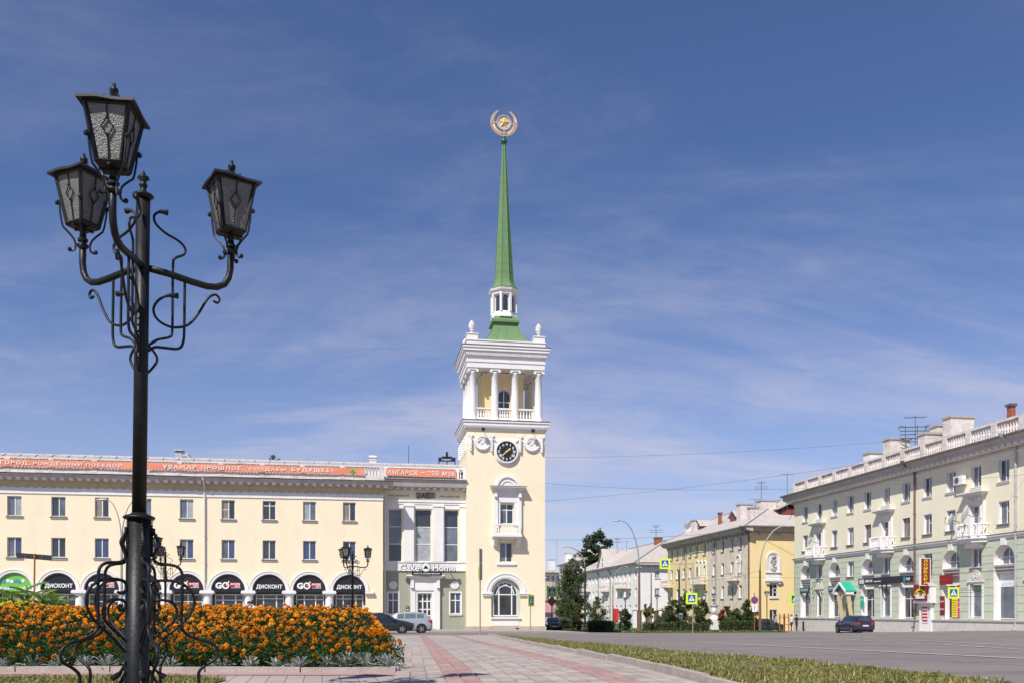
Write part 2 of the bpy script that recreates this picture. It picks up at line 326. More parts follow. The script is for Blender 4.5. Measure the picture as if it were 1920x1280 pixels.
class MB:
    def __init__(s): s.v = []; s.f = []; s.mi = []; s.cur = 0
    def add(s, vs, fs):
        b = len(s.v); s.v += [tuple(p) for p in vs]
        for f in fs: s.f.append([b+i for i in f]); s.mi.append(s.cur)
        return s
    def m(s, i): s.cur = i; return s
    def box(s, x0, x1, y0, y1, z0, z1):
        return s.add([(x0,y0,z0),(x1,y0,z0),(x1,y1,z0),(x0,y1,z0),(x0,y0,z1),(x1,y0,z1),(x1,y1,z1),(x0,y1,z1)],
              [(0,3,2,1),(4,5,6,7),(0,1,5,4),(1,2,6,5),(2,3,7,6),(3,0,4,7)])
    def poly(s, pts): return s.add(pts, [list(range(len(pts)))])
    def frustum(s, cx, cy, z0, z1, hx0, hy0, hx1, hy1):
        return s.add([(cx-hx0,cy-hy0,z0),(cx+hx0,cy-hy0,z0),(cx+hx0,cy+hy0,z0),(cx-hx0,cy+hy0,z0),
                      (cx-hx1,cy-hy1,z1),(cx+hx1,cy-hy1,z1),(cx+hx1,cy+hy1,z1),(cx-hx1,cy+hy1,z1)],
              [(0,3,2,1),(4,5,6,7),(0,1,5,4),(1,2,6,5),(2,3,7,6),(3,0,4,7)])
    def prism(s, pts, y0, y1):          # outline in x,z ; thickness along y
        n = len(pts)
        vs = [(p[0], y0, p[1]) for p in pts] + [(p[0], y1, p[1]) for p in pts]
        return s.add(vs, [list(range(n)), list(range(2*n-1, n-1, -1))] + [[i, (i+1) % n, (i+1) % n+n, i+n] for i in range(n)])
    def xprism(s, pts, x0, x1):         # outline in y,z ; length along x
        n = len(pts)
        vs = [(x0, p[0], p[1]) for p in pts] + [(x1, p[0], p[1]) for p in pts]
        return s.add(vs, [list(range(n)), list(range(2*n-1, n-1, -1))] + [[i, (i+1) % n, (i+1) % n+n, i+n] for i in range(n)])
    def lathe(s, prof, cx=0, cy=0, cz=0, seg=12, a0=0.0):
        vs = []; fs = []; k = len(prof)
        for (r, z) in prof:
            for j in range(seg):
                a = a0+2*PI*j/seg; vs.append((cx+r*math.cos(a), cy+r*math.sin(a), cz+z))
        for i in range(k-1):
            for j in range(seg):
                fs.append((i*seg+j, i*seg+(j+1) % seg, (i+1)*seg+(j+1) % seg, (i+1)*seg+j))
        fs.append(list(range(seg))[::-1]); fs.append([(k-1)*seg+j for j in range(seg)])
        return s.add(vs, fs)
    def tube(s, pts, r, seg=8, flat=None):
        pts = [Vector(p) for p in pts]; n = len(pts); rs = r if isinstance(r, (list, tuple)) else [r]*n
        vs = []; fs = []; up = None
        for i, p in enumerate(pts):
            t = (pts[min(i+1, n-1)]-pts[max(i-1, 0)]).normalized()
            if up is None:
                up = Vector((0, 0, 1)) if abs(t.z) < 0.9 else Vector((1, 0, 0))
                up = (up - t*up.dot(t)).normalized()
            else:
                up = (up - t*up.dot(t)); up = up.normalized() if up.length > 1e-6 else Vector((1, 0, 0))
            si = t.cross(up)
            for j in range(seg):
                a = 2*PI*j/seg
                vs.append(p + (up*math.cos(a)*(flat if flat else 1) + si*math.sin(a))*rs[i])
        for i in range(n-1):
            for j in range(seg):
                fs.append((i*seg+j, (i+1)*seg+j, (i+1)*seg+(j+1) % seg, i*seg+(j+1) % seg))
        fs.append(list(range(seg))); fs.append([(n-1)*seg+j for j in range(seg)][::-1])
        return s.add(vs, fs)
    def ball(s, c, r, seg=8, rings=6, sz=1.0):
        prof = [(max(0.001, r*math.sin(PI*i/rings)), -r*sz*math.cos(PI*i/rings)) for i in range(rings+1)]
        return s.lathe(prof, c[0], c[1], c[2], seg)
    def disc(s, cx, cz, r, y0, y1, seg=24, sx=1.0):
        return s.prism([(cx+r*sx*math.cos(2*PI*i/seg), cz+r*math.sin(2*PI*i/seg)) for i in range(seg)], y0, y1)
    def ring(s, cx, cz, r0, r1, y0, y1, a0=0, a1=PI, seg=20, sx=1.0):
        n = seg
        for i in range(n):
            A = a0+(a1-a0)*i/n; B = a0+(a1-a0)*(i+1)/n
            p = [(cx+sx*r*math.cos(t), cz+r*math.sin(t)) for r, t in ((r0, A), (r1, A), (r1, B), (r0, B))]
            vs = [(q[0], y0, q[1]) for q in p]+[(q[0], y1, q[1]) for q in p]
            fs = [(0,1,2,3), (7,6,5,4), (1,5,6,2), (0,3,7,4)]
            if i == 0: fs.append((0,4,5,1))
            if i == n-1 : fs.append((3,2,6,7))
            s.add(vs, fs)
        return s
    def mesh(s, name, mats, off=(0, 0, 0), smooth=False):
        me = bpy.data.meshes.new(name)
        if any(off): vs = [(a-off[0], b-off[1], c-off[2]) for a, b, c in s.v]
        else: vs = s.v
        me.from_pydata(vs, [], s.f); setmats(me, mats)
        if any(s.mi): me.polygons.foreach_set('material_index', s.mi)
        if smooth: me.polygons.foreach_set('use_smooth', [True]*len(me.polygons))
        me.update(); return me
    def build(s, name, mats, parent=None, smooth=False, kind=None):
        off = ORG.get(parent, Vector((0, 0, 0)))
        o = link(bpy.data.objects.new(name, s.mesh(name, mats, off, smooth)))
        if parent: o.parent = parent; ORG[o] = off
        if kind: o['kind'] = kind
        return o
def smooth_edges(o, ang=35):
    me = o.data
    me.polygons.foreach_set('use_smooth', [True]*len(me.polygons))
    try: me.set_sharp_from_angle(angle=math.radians(ang))
    except Exception: pass
    return o
def place(name, me, loc, parent=None, rot=None):
    o = link(bpy.data.objects.new(name, me)); off = ORG.get(parent, Vector((0, 0, 0)))
    o.location = Vector(loc)-off
    if rot: o.rotation_euler = rot
    if parent: o.parent = parent
    ORG[o] = Vector(loc); return o
def copy_tree(o, parent=None):
    c = link(o.copy()); c.parent = parent
    for ch in o.children: copy_tree(ch, c)
    return c
def solo(name, label, cat, mb, mats, loc, rotz=0, group=None, smooth=False):
    """a thing that is one mesh, local coordinates"""
    o = link(bpy.data.objects.new(name, mb.mesh(name, mats, smooth=smooth))); o.location = loc; o.rotation_euler = (0, 0, rotz)
    return tag(o, label, cat, group)
CACHE = {}
def text(parent, s, cx, y, cz, wd, ht, m, depth=0.02, name='lettering', bold=0.0, rotz=0.0, space=1.0):
    key = (s, space, round(wd, 3), round(ht, 3), m, depth, bold)
    if key not in CACHE:
        cu = bpy.data.curves.new('lettering', 'FONT'); cu.body = s; cu.space_character = space; cu.align_x = 'CENTER'; cu.align_y = 'CENTER'; cu.size = 1
        cu.extrude = 0.0; cu.offset = bold; cu.resolution_u = 3
        to = bpy.data.objects.new('tmp', cu); COL.objects.link(to)
        dg = bpy.context.evaluated_depsgraph_get(); me0 = bpy.data.meshes.new_from_object(to.evaluated_get(dg))
        COL.objects.unlink(to); bpy.data.objects.remove(to)
        vs = np.array([v.co[:] for v in me0.vertices]); mn = vs.min(0); mx = vs.max(0)
        sx = wd/max(1e-6, mx[0]-mn[0]); sz = ht/max(1e-6, mx[1]-mn[1])
        P = [((v[0]-(mn[0]+mx[0])/2)*sx, -depth, (v[1]-(mn[1]+mx[1])/2)*sz) for v in vs]
        fs = [list(p.vertices) for p in me0.polygons]; n = len(P)
        ec = {}
        for f in fs:
            for a, b in zip(f, f[1:]+f[:1]): ec[(a, b)] = 1
        sides = [[a, b, b+n, a+n] for (a, b) in ec if (b, a) not in ec]
        me = bpy.data.meshes.new('lettering'); me.from_pydata(P+[(a, 0, c) for a, _, c in P], [], fs+sides); setmats(me, m)
        bpy.data.meshes.remove(me0); CACHE[key] = me
    return place(name, CACHE[key], (cx, y, cz), parent, (0, 0, rotz) if rotz else None)

# walls with real openings.  op = (u0, u1, z0, z1, arch)  for arch: z1 = spring line
def wall(mb, u0, u1, z0, z1, ops=(), y=0.0, depth=0.22, grooves=(), gd=0.03, rm=None):
    us = {u0, u1}; zs = {z0, z1}; R = []
    for o in ops:
        a, b, c, d = o[:4]; top = d + (b-a)/2 if (len(o) > 4 and o[4]) else d
        R.append((a, b, c, top)); us |= {a, b}; zs |= {max(z0, c), min(z1, top)}
    G = []
    for g in grooves: zs |= {g-0.02, g+0.02}; G.append(g)
    us = sorted(u for u in us if u0-1e-6 <= u <= u1+1e-6); zs = sorted(zs)
    base = mb.cur
    for j in range(len(zs)-1):
        zc = (zs[j]+zs[j+1])/2; gr = any(abs(zc-g) < 0.02 for g in G); yy = y+gd if gr else y
        for i in range(len(us)-1):
            uc = (us[i]+us[i+1])/2
            if any(a < uc < b and c < zc < t for a, b, c, t in R): continue
            mb.poly([(us[i], yy, zs[j]), (us[i+1], yy, zs[j]), (us[i+1], yy, zs[j+1]), (us[i], yy, zs[j+1])])
            if gr:
                for zz_ in (zs[j], zs[j+1]): mb.poly([(us[i], y, zz_), (us[i+1], y, zz_), (us[i+1], yy, zz_), (us[i], yy, zz_)])
    if rm is not None: mb.m(rm)
    for o in ops:
        a, b, c, d = o[:4]; dp = o[5] if len(o) > 5 else depth; arch = len(o) > 4 and o[4]
        mb.poly([(a, y, c), (a, y+dp, c), (a, y+dp, d), (a, y, d)]); mb.poly([(b, y, c), (b, y, d), (b, y+dp, d), (b, y+dp, c)])
        mb.poly([(a, y, c), (b, y, c), (b, y+dp, c), (a, y+dp, c)])
        if not arch: mb.poly([(a, y, d), (a, y+dp, d), (b, y+dp, d), (b, y, d)])
        else:
            r = (b-a)/2; n = 18; uc = (a+b)/2
            P = [(uc-r*math.cos(PI*i/n), d+r*math.sin(PI*i/n)) for i in range(n+1)]
            for i in range(n):
                p, q = P[i], P[i+1]
                mb.poly([(p[0], y, p[1]), (p[0], y+dp, p[1]), (q[0], y+dp, q[1]), (q[0], y, q[1])])
                mb.m(base); mb.poly([(p[0], y, p[1]), (q[0], y, q[1]), (q[0], y, d+r), (p[0], y, d+r)])
                if rm is not None: mb.m(rm)
    mb.m(base)
    return mb
def cached(key, fn):
    if key not in CACHE: CACHE[key] = fn()
    return CACHE[key]
def window(root, uc, z0, wd, ht, y=0.18, cols=(0.5,), rows=(), frame='pvc', glass=('glass_mid',), sill=None, t=0.055, sillw=0.12, name='window', sd=0.14):
    """rows: (fraction of height, first column, last column)"""
    cols = [0]+list(cols)+[1]
    def mk():
        b = MB(); b.box(-wd/2, wd/2, 0, .07, 0, t); b.box(-wd/2, wd/2, 0, .07, ht-t, ht)
        b.box(-wd/2, -wd/2+t, 0, .07, t, ht-t); b.box(wd/2-t, wd/2, 0, .07, t, ht-t)
        for c in cols[1:-1]: b.box(-wd/2+c*wd-t*0.6, -wd/2+c*wd+t*0.6, -.005, .07, t, ht-t)
        for r in rows:
            a, e = (r[1], r[2]) if len(r) > 1 else (0, len(cols)-2)
            b.box(-wd/2+cols[a]*wd+t*.6, -wd/2+cols[e+1]*wd-t*.6, -.003, .067, r[0]*ht-t*.5, r[0]*ht+t*.5)
        return b.mesh(name, frame)
    fr = place(name, cached(('w', wd, ht, tuple(cols), tuple(rows), frame, t, name), mk), (uc, y, z0), root)
    for i in range(len(cols)-1):
        zsplit = [0]+sorted(r[0] for r in rows if len(r) == 1 or r[1] <= i <= r[2])+[1]
        for k in range(len(zsplit)-1):
            g = glass[random.randrange(len(glass))] if len(glass) != len(cols)-1 else glass[i]
            x0, x1 = cols[i]*wd, cols[i+1]*wd; a, b_ = zsplit[k]*ht, zsplit[k+1]*ht
            w_, h_ = x1-x0-t*1.1, b_-a-t*1.1
            if w_ < .03 or h_ < .03: continue
            me = cached(('p', round(w_, 3), round(h_, 3), g), lambda: MB().box(-w_/2, w_/2, 0, .015, -h_/2, h_/2).mesh('pane', g))
            rz = 0.0 if k else 0.0
            place('pane', me, (uc-wd/2+(x0+x1)/2, y+.03, z0+(a+b_)/2), fr)
    if sill:
        me = cached(('s', wd, sill, sillw, sd), lambda: MB().box(-wd/2-sillw, wd/2+sillw, -sd, 0.02, -0.05, 0).box(-wd/2-sillw+.04, wd/2+sillw-.04, -sd*.6, 0.0, -0.17, -.05).mesh('sill', sill))
        place('sill', me, (uc, 0.0 if y > 0 else y, z0), fr)
    return fr
def arch_window(root, uc, z0, wd, zs, y, cols=(0.5,), rows=(), frame='pvc', g='glass_mid', t=0.06, name='window'):
    r = wd/2
    def mk():
        b = MB(); b.box(-r, r, 0, .07, 0, t); b.box(-r, -r+t, 0, .07, t, zs-z0); b.box(r-t, r, 0, .07, t, zs-z0)
        b.ring(0, zs-z0, r-t, r, 0, .07, 0, PI, 14)
        for c in cols:
            xx = -r+c*wd; hh = zs-z0+math.sqrt(max(0, r*r-xx*xx))-t
            b.box(xx-t*.6, xx+t*.6, -.005, .07, t, hh)
        for k in rows:
            b.box(-r+t, r-t, -.003, .067, k-t/2, k+t/2)
        return b.mesh(name, frame)
    fr = place(name, cached(('aw', wd, z0-zs, tuple(cols), tuple(rows), frame, name), mk), (uc, y, z0), root)
    def pm():
        b = MB(); n = 14
        pts = [(-r+t, 0), (r-t, 0)]+[((r-t)*math.cos(PI*i/n), (r-t)*math.sin(PI*i/n)) for i in range(1, n)]
        pts = [(r-t, 0)]+[((r-t)*math.cos(PI*i/n), (r-t)*math.sin(PI*i/n)) for i in range(1, n)]+[(-r+t, 0)]
        b.prism(pts, .03, .045); return b.mesh('pane', g)
    place('pane', cached(('ap', wd, g, t), pm), (uc, y, zs), fr)
    if zs-z0 > .15:
        h_ = zs-z0-t
        place('pane', cached(('pp', wd, round(h_, 3), g), lambda: MB().box(-r+t, r-t, .03, .045, 0, h_).mesh('pane', g)), (uc, y, z0+t), fr)
    return fr
def glyphs(parent, cx, cz, wd, ht, m, n, seed, y=-.006):
    """lettering too small to read in the photograph: a row of short strokes"""
    r = random.Random(seed); b = MB(); st = wd/n
    for i in range(n):
        x = cx-wd/2+st*i; w_ = st*.72; t_ = st*.17
        b.box(x, x+t_, y-.012, y, cz-ht/2, cz+ht/2)
        k = r.randrange(4)
        if k != 0: b.box(x+w_-t_, x+w_, y-.012, y, cz-ht/2*(r.random()*.6+.4), cz+ht/2)
        b.box(x+t_, x+w_-t_, y-.012, y, cz+(r.choice((-.5, 0, .42)))*ht-ht*.06, cz+(r.choice((-.5, 0, .42)))*0+r.choice((-.0,))*ht+ht*.10+0) if k == 3 else b.box(x+t_, x+w_-t_, y-.012, y, cz+r.choice((-.5, -.08, .36))*ht, cz+ht*.5)if k == 2 else b.box(x+t_, x+w_-t_, y-.012, y, cz-ht*.06, cz+ht*.1)
    return b.build('lettering', m, parent)
BAL = [(.055, 0), (.055, .06), (.035, .1), (.075, .3), (.06, .42), (.03, .62), (.045, .72), (.03, .8), (.055, .88), (.055, 1)]
def balusters(mb, pts, h, z0=None, seg=6, sc=1.0):
    for p in pts: mb.lathe([(r*sc*1.15, q*h) for r, q in BAL], p[0], p[1], p[2] if z0 is None else z0, seg)

# ================================================================ GROUND
def grid_sheet(name, corners, dz, m, nx=8, ny=8, kind='structure', thick=0.0):
    """bilinear patch draped on the terrain; corners in x,y: a(0,0) b(1,0) c(1,1) d(0,1)"""
    a, b, c, d = [Vector((*p, 0)) for p in corners]; mb = MB(); vs = []
    for j in range(ny+1):
        for i in range(nx+1):
            s, t = i/nx, j/ny; p = a*(1-s)*(1-t)+b*s*(1-t)+c*s*t+d*(1-s)*t
            vs.append((p.x, p.y, zg(p.x, p.y)+dz))
    fs = [(j*(nx+1)+i, j*(nx+1)+i+1, (j+1)*(nx+1)+i+1, (j+1)*(nx+1)+i) for j in range(ny) for i in range(nx)]
    mb.add(vs, fs)
    if thick:                                   # skirt = kerb face
        ring_ = [i for i in range(nx+1)]+[j*(nx+1)+nx for j in range(1, ny+1)]+[ny*(nx+1)+i for i in range(nx-1, -1, -1)]+[j*(nx+1) for j in range(ny-1, 0, -1)]
        P = [vs[i] for i in ring_]; n = len(P)
        mb.add(P+[(p[0], p[1], p[2]-thick) for p in P], [(i, (i+1) % n, (i+1) % n+n, i+n) for i in range(n)])
    o = mb.build(name, m); o['kind'] = kind; return o
gx = [-3000, -800, -200, -80, -40] + list(range(-30, 70, 4)) + [80, 120, 250, 800, 3000]
gy = [-3000, -500, -60, 0, 6, 12] + list(range(15, 115, 5)) + [130, 160, 220, 300, 450, 900, 3500]
mb = MB(); vs = [(x, y, zg(x, y)) for y in gy for x in gx]; nx_ = len(gx)
mb.add(vs, [(j*nx_+i, j*nx_+i+1, (j+1)*nx_+i+1, (j+1)*nx_+i) for j in range(len(gy)-1) for i in range(nx_-1)])
g = mb.build('ground', 'asphalt'); g['kind'] = 'structure'

# kerb line between the paved walk and the lawn strip; lawn edge towards the road
K0, K1, K2 = gp(1313, 1280), gp(1000, 1210), gp(917, 1190)
def ext(p, q, y): t = (y-p[1])/(q[1]-p[1]); return (p[0]+(q[0]-p[0])*t, y)
R0, R1, R2 = gp(1792, 1281), gp(1325, 1232), gp(899, 1188)
Kpts = [ext(K0, K1, 3.0), K0, K1, K2]
def kerb_x(y):
    P = Kpts
    for a, b in zip(P, P[1:]):
        if y <= b[1]: return ext(a, b, y)[0]
    return ext(P[-2], P[-1], y)[0]
Rpts = [ext(R0, R1, 3.0), R0, R1, R2]
def road_x(y):
    P = Rpts
    for a, b in zip(P, P[1:]):
        if y <= b[1]: return ext(a, b, y)[0]
    return ext(P[-2], P[-1], y)[0]
YEND = K2[1]
# the paved walk: base sheet, the 300 nearest pavers one by one, the others joined, then material only
def pathx(s, y): return s + .05*(y-9.6)
walk = grid_sheet('paved_walk', [(-30, 3), (kerb_x(3), 3), (kerb_x(YEND)-.0, YEND), (-30, YEND)], 0.012, 'paving_far', 10, 26)
def draped_strip(name, s0, s1, ya, yb, m, dz, parent=None):
    mb = MB(); n = 30; vs = []
    for i in range(n+1):
        y = ya+(yb-ya)*i/n
        for s in (s0, s1): x = pathx(s, y); vs.append((x, y, zg(x, y)+dz))
    mb.add(vs, [(2*i, 2*i+1, 2*i+3, 2*i+2) for i in range(n)])
    return mb.build(name, m, parent)
RED = [(0.83, 1.21), (2.60, 2.90)]
def is_red(s): return any(a-.02 < s < b+.02 for a, b in RED)
YP = 24.0
for (a, b) in RED: draped_strip('red_stripe', a, b, YP, YEND, 'paver_red', 0.020, walk)
rp = random.Random(3)
cands = []
cw, cl_ = 0.19, 0.30
for i in range(-1, 27):
    s = 0.45+i*cw+cw/2
    for j in range(0, int((YP-8.9)/cl_)):
        y = 8.9+(j+.5)*cl_; x = pathx(s, y)
        if x+cw/2 > kerb_x(y)-.03 or (x-cw/2 < .50 and y > 11.2): continue
        cands.append((y, x, s))
cands.sort(key=lambda c: c[0]+(6 if c[1] > 3.6+0*c[0] else 0))
pm = {}
def paver_mesh(m, k):
    if (m, k) not in pm:
        b = MB(); hx, hy = cw/2-.005, cl_/2-.005
        b.add([(-hx,-hy,0),(hx,-hy,0),(hx,hy,0),(-hx,hy,0),(-hx+.006,-hy+.006,.034),(hx-.006,-hy+.006,.034),(hx-.006,hy-.006,.034),(-hx+.006,hy-.006,.034)],
              [(4,5,6,7),(0,1,5,4),(1,2,6,5),(2,3,7,6),(3,0,4,7)])
        pm[(m, k)] = b.mesh('paver', m)
    return pm[(m, k)]
rest = MB()
for idx, (y, x, s) in enumerate(cands):
    m = rp.choice(['paver_red', 'paver_red', 'paver_red2']) if is_red(s) else rp.choice(['paver_a', 'paver_a', 'paver_b', 'paver_c'])
    dz = rp.uniform(-.003, .003)
    if idx < 300:
        o = link(bpy.data.objects.new('paver', paver_mesh(m, 0))); o.parent = walk
        o.location = (x, y, zg(x, y)+dz-.01+.006); o.rotation_euler = (rp.uniform(-.006, .006), rp.uniform(-.006, .006), -.05)
    else:
        rest.m(['paver_a', 'paver_b', 'paver_c', 'paver_red', 'paver_red2'].index(m))
        hx, hy, zt = cw/2-.006, cl_/2-.006, zg(x, y)+.028+dz
        v = [(x+sx*hx, y+sy*hy, z_) for z_ in (zt-.03, zt) for sx, sy in ((-1,-1),(1,-1),(1,1),(-1,1))]
        rest.add(v, [(4,5,6,7),(0,1,5,4),(1,2,6,5),(3,0,4,7)])
o = rest.build('pavers', ['paver_a', 'paver_b', 'paver_c', 'paver_red', 'paver_red2'], walk, kind='stuff')
# kerb of the lawn, stone by stone
kerb = link(bpy.data.objects.new('lawn_kerb', None)); kerb['kind'] = 'structure'
pts = []; 
ys = np.arange(8.0, YEND, 1.0)
km = [MB().box(-.485, .485, -.05, .05, 0, .13+.006*k).mesh('kerb_stone', 'kerb') for k in range(3)]
for k in range(len(ys)-1):
    p, q = (kerb_x(ys[k]), ys[k]), (kerb_x(ys[k+1]), ys[k+1])
    c = ((p[0]+q[0])/2, (p[1]+q[1])/2); a = math.atan2(q[1]-p[1], q[0]-p[0])
    o = link(bpy.data.objects.new('kerb_stone', km[k % 3])); o.parent = kerb
    o.location = (c[0]+rp.uniform(-.02, .02), c[1], zg(*c)-.03+rp.uniform(-.006, .006)); o.rotation_euler = (0, rp.uniform(-.004, .004), a+rp.uniform(-.012, .012)); o.scale = (1.0, 1, 1)
# lawn
def lawn(name, fn, dz, m='turf', n=30):
    mb = MB(); vs = []; nx = 6
    for i in range(n+1):
        for j in range(nx+1):
            x, y = fn(j/nx, i/n); b = .05*math.sin(PI*j/nx)+random.uniform(-.012, .012)
            vs.append((x, y, zg(x, y)+dz+b))
    mb.add(vs, [(i*(nx+1)+j, i*(nx+1)+j+1, (i+1)*(nx+1)+j+1, (i+1)*(nx+1)+j) for i in range(n) for j in range(nx)])
    o = mb.build(name, m, smooth=True); o['kind'] = 'structure'; return o
def lawn_xy(s, t):
    y = 5+(YEND+1.0-5)*t**1.3; a, b = kerb_x(y)+.05, road_x(y); b = max(b, a+.05); return a+(b-a)*s, y
lawn('lawn', lawn_xy, .03)
def blades(name, pts, hs, mats, label=None, wd=.006, group=None, seed=1, lean=.5):
    r = np.random.RandomState(seed); n = len(pts); P = np.array(pts); hs = np.array(hs)
    a = r.rand(n)*2*PI; ln = r.rand(n)*lean*hs; b = r.rand(n)*2*PI
    dx = np.cos(a)*wd; dy = np.sin(a)*wd; tx = np.cos(b)*ln; ty = np.sin(b)*ln
    V = np.zeros((n, 5, 3))
    V[:, 0] = P-np.stack([dx, dy, np.zeros(n)], 1); V[:, 1] = P+np.stack([dx, dy, np.zeros(n)], 1)
    mid = P+np.stack([tx*.35, ty*.35, hs*.6], 1)
    V[:, 2] = mid+np.stack([dx*.7, dy*.7, np.zeros(n)], 1); V[:, 3] = mid-np.stack([dx*.7, dy*.7, np.zeros(n)], 1)
    V[:, 4] = P+np.stack([tx, ty, hs*(1-.25*lean)], 1)
    me = bpy.data.meshes.new(name); me.vertices.add(n*5); me.vertices.foreach_set('co', V.ravel())
    idx = np.arange(n)*5
    loops = np.stack([idx, idx+1, idx+2, idx+3, idx+3, idx+2, idx+4], 1).ravel()
    me.loops.add(n*7); me.loops.foreach_set('vertex_index', loops)
    me.polygons.add(n*2); st = np.stack([np.arange(n)*7, np.arange(n)*7+4], 1).ravel(); me.polygons.foreach_set('loop_start', st)
    tot = np.tile([4, 3], n); me.polygons.foreach_set('loop_total', tot)
    setmats(me, mats); me.polygons.foreach_set('material_index', np.repeat(r.choice(len(mats), n, p=MP.get(name)), 2))
    me.update(calc_edges=True); me.validate()
    o = link(bpy.data.objects.new(name, me)); o['kind'] = 'stuff'
    return tag(o, label, 'grass')
MP = {'grass': [.42, .58], 'meadow_grass': [.75, .25]}
rg = random.Random(11); pts = []; hs = []
while len(pts) < 120000:
    t = rg.random()**1.75; y = 7.5+(YEND+.8-7.5)*t; a, b = kerb_x(y)+.02, road_x(y)
    if b <= a: continue
    if rg.random() > (b-a)/3.5: continue
    x = a+(b-a)*rg.random()+rg.gauss(0, .04)
    if x < a-.1: continue
    cl2 = math.sin(x*3.1+math.sin(y*1.7)*2)*math.sin(y*2.3+x)
    if cl2 < -.72 and rg.random() < .6: continue
    edge = min(1, (x-a)/.25+.35)
    pts.append((x, y, zg(x, y)+.04)); hs.append((.035+.05*rg.random()+.02*cl2+(.07 if rg.random() < .02 else 0))*edge)
blades('grass', pts, hs, ['grass_green', 'grass_straw'], 'dry mown yellow green grass of the strip between walk and road', wd=.0075, lean=1.1)
# lawn corner in front of the bed, where the big lamp stands
G0 = [at(px, 0.97*EYE*F/(py-HOR)) for px, py in ((-700, 1285), (-40, 1273), (250, 1274), (420, 1277), (470, 1290))]
GP = [(-9, 9.8)]+[gp(-60, 1271), gp(180, 1271), gp(330, 1273), gp(425, 1277)]+[(-1.75, 8.6), (-1.2, 7.2), (-.8, 4), (-9, 4)]
mb = MB(); mb.poly([(x, y, .024) for x, y in GP]); o = mb.build('front_lawn', 'turf'); o['kind'] = 'structure'
def inside(x, y, P):
    c = False; j = len(P)-1
    for i in range(len(P)):
        if (P[i][1] > y) != (P[j][1] > y) and x < (P[j][0]-P[i][0])*(y-P[i][1])/(P[j][1]-P[i][1])+P[i][0]: c = not c
        j = i
    return c
pts = []; hs = []
while len(pts) < 42000:
    x, y = rg.uniform(-8, -.8), rg.uniform(5.5, 10.8)
    if y < 7.6 and rg.random() < .6: continue
    if inside(x, y, GP) or (inside(x, y-.06, GP) and rg.random() < .4): pts.append((x, y, .02)); hs.append(.03+.055*rg.random())
blades('grass', pts, hs, ['grass_green', 'grass_straw'], 'patchy grass around the foot of the tall lamp post', seed=2, wd=.006, lean=1.1)

# street past the tower, sidewalks, markings
def quad_px(name, pxs, dz, m, nx=8, ny=4, **k): return grid_sheet(name, [gp(*p) for p in pxs], dz, m, nx, ny, **k)
grid_sheet('sidewalk', [(-45, 69.5), (17.5, 69.5), (17.5, 78), (-45, 78)], .10, 'sidewalk', 16, 3, thick=.2)     # before the arcades
# sidewalk along the right-hand buildings
grid_sheet('sidewalk', [(42.6, 40), (47.5, 40), (47.5, 92), (42.6, 92)], .12, 'sidewalk', 3, 26, thick=.25)
# far lawn islands with shrubs before the white and the ochre house
grid_sheet('lawn', [(27.0, 84.5), (42.2, 84.5), (42.2, 101), (26.0, 101)], .10, 'turf_far', 8, 8, thick=.2)
grid_sheet('lawn', [(17.8, 93), (27.0, 93), (31, 150), (23.5, 150)], .10, 'turf_far', 6, 18, thick=.2)
grid_sheet('lawn', [(26.0, 101.3), (46.8, 101.3), (46.8, 200), (31.5, 200)], .10, 'turf_far', 8, 30, thick=.2)
# road paint
def stripe(p, q, wdt, n=12, m='road_paint'):
    a, b = Vector(gp(*p)), Vector(gp(*q)); d = (b-a).normalized(); nn = Vector((-d.y, d.x))*wdt/2
    o = grid_sheet('road_marking', [tuple(a-nn), tuple(b-nn), tuple(b+nn), tuple(a+nn)], .014, m, n, 1); return o
stripe((1300, 1203), (1920, 1234.5), .15, 30)
for i in range(12):
    t0 = i/12; x0 = 1560+360*t0; x1 = x0+18; stripe((x0, 1196.5+.0565*(x0-1560)), (x1, 1196.5+.0565*(x1-1560)), .15, 2)
stripe((1690, 1199), (1960, 1212), .15, 12)
for i in range(9):
    x0 = 1400+i*17; stripe((x0, 1193.2), (x0+8, 1193.4), .3, 2)
for i in range(7):
    x0 = 1072+i*18; stripe((x0, 1181.8+.12*i), (x0+11, 1183.2+.12*i), .45, 2)
stripe((1040, 1187), (1190, 1190.5), .13, 8)

# ================================================================ LEFT BUILDING WITH ARCADE
FL = Fac(0, 76.0, 0)
UR = FL.u(718)                                   # right corner
PITCH = (FL.u(655)-FL.u(27))/8; WC = [FL.u(655)-PITCH*k for k in range(13)]     # from right to left
UL = WC[-1]-PITCH/2
root = thing('arcade_building', 'long three storey cream building with a white arcade, left of the clock tower', 'building', (0, 76.0, -0.9))
z1t, z1b = FL.z(655, 1014), FL.z(655, 1049); z2t, z2b = FL.z(655, 941), FL.z(655, 976)
WW = 1.06
ZS = 2.49; RI = 1.34; ZC = FL.z(655, 926)
ops = []
for c in WC:
    ops += [(c-WW/2, c+WW/2, z1b, z1t), (c-WW/2, c+WW/2, z2b, z2t), (c-RI, c+RI, -0.9, ZS, True, .9)]
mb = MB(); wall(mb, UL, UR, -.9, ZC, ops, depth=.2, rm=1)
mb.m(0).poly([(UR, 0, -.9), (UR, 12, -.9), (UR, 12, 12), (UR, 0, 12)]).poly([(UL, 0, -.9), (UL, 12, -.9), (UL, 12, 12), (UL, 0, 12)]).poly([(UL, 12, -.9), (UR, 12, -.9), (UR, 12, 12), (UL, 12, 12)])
mb.build('wall', ['cream', 'green_wall'], root)
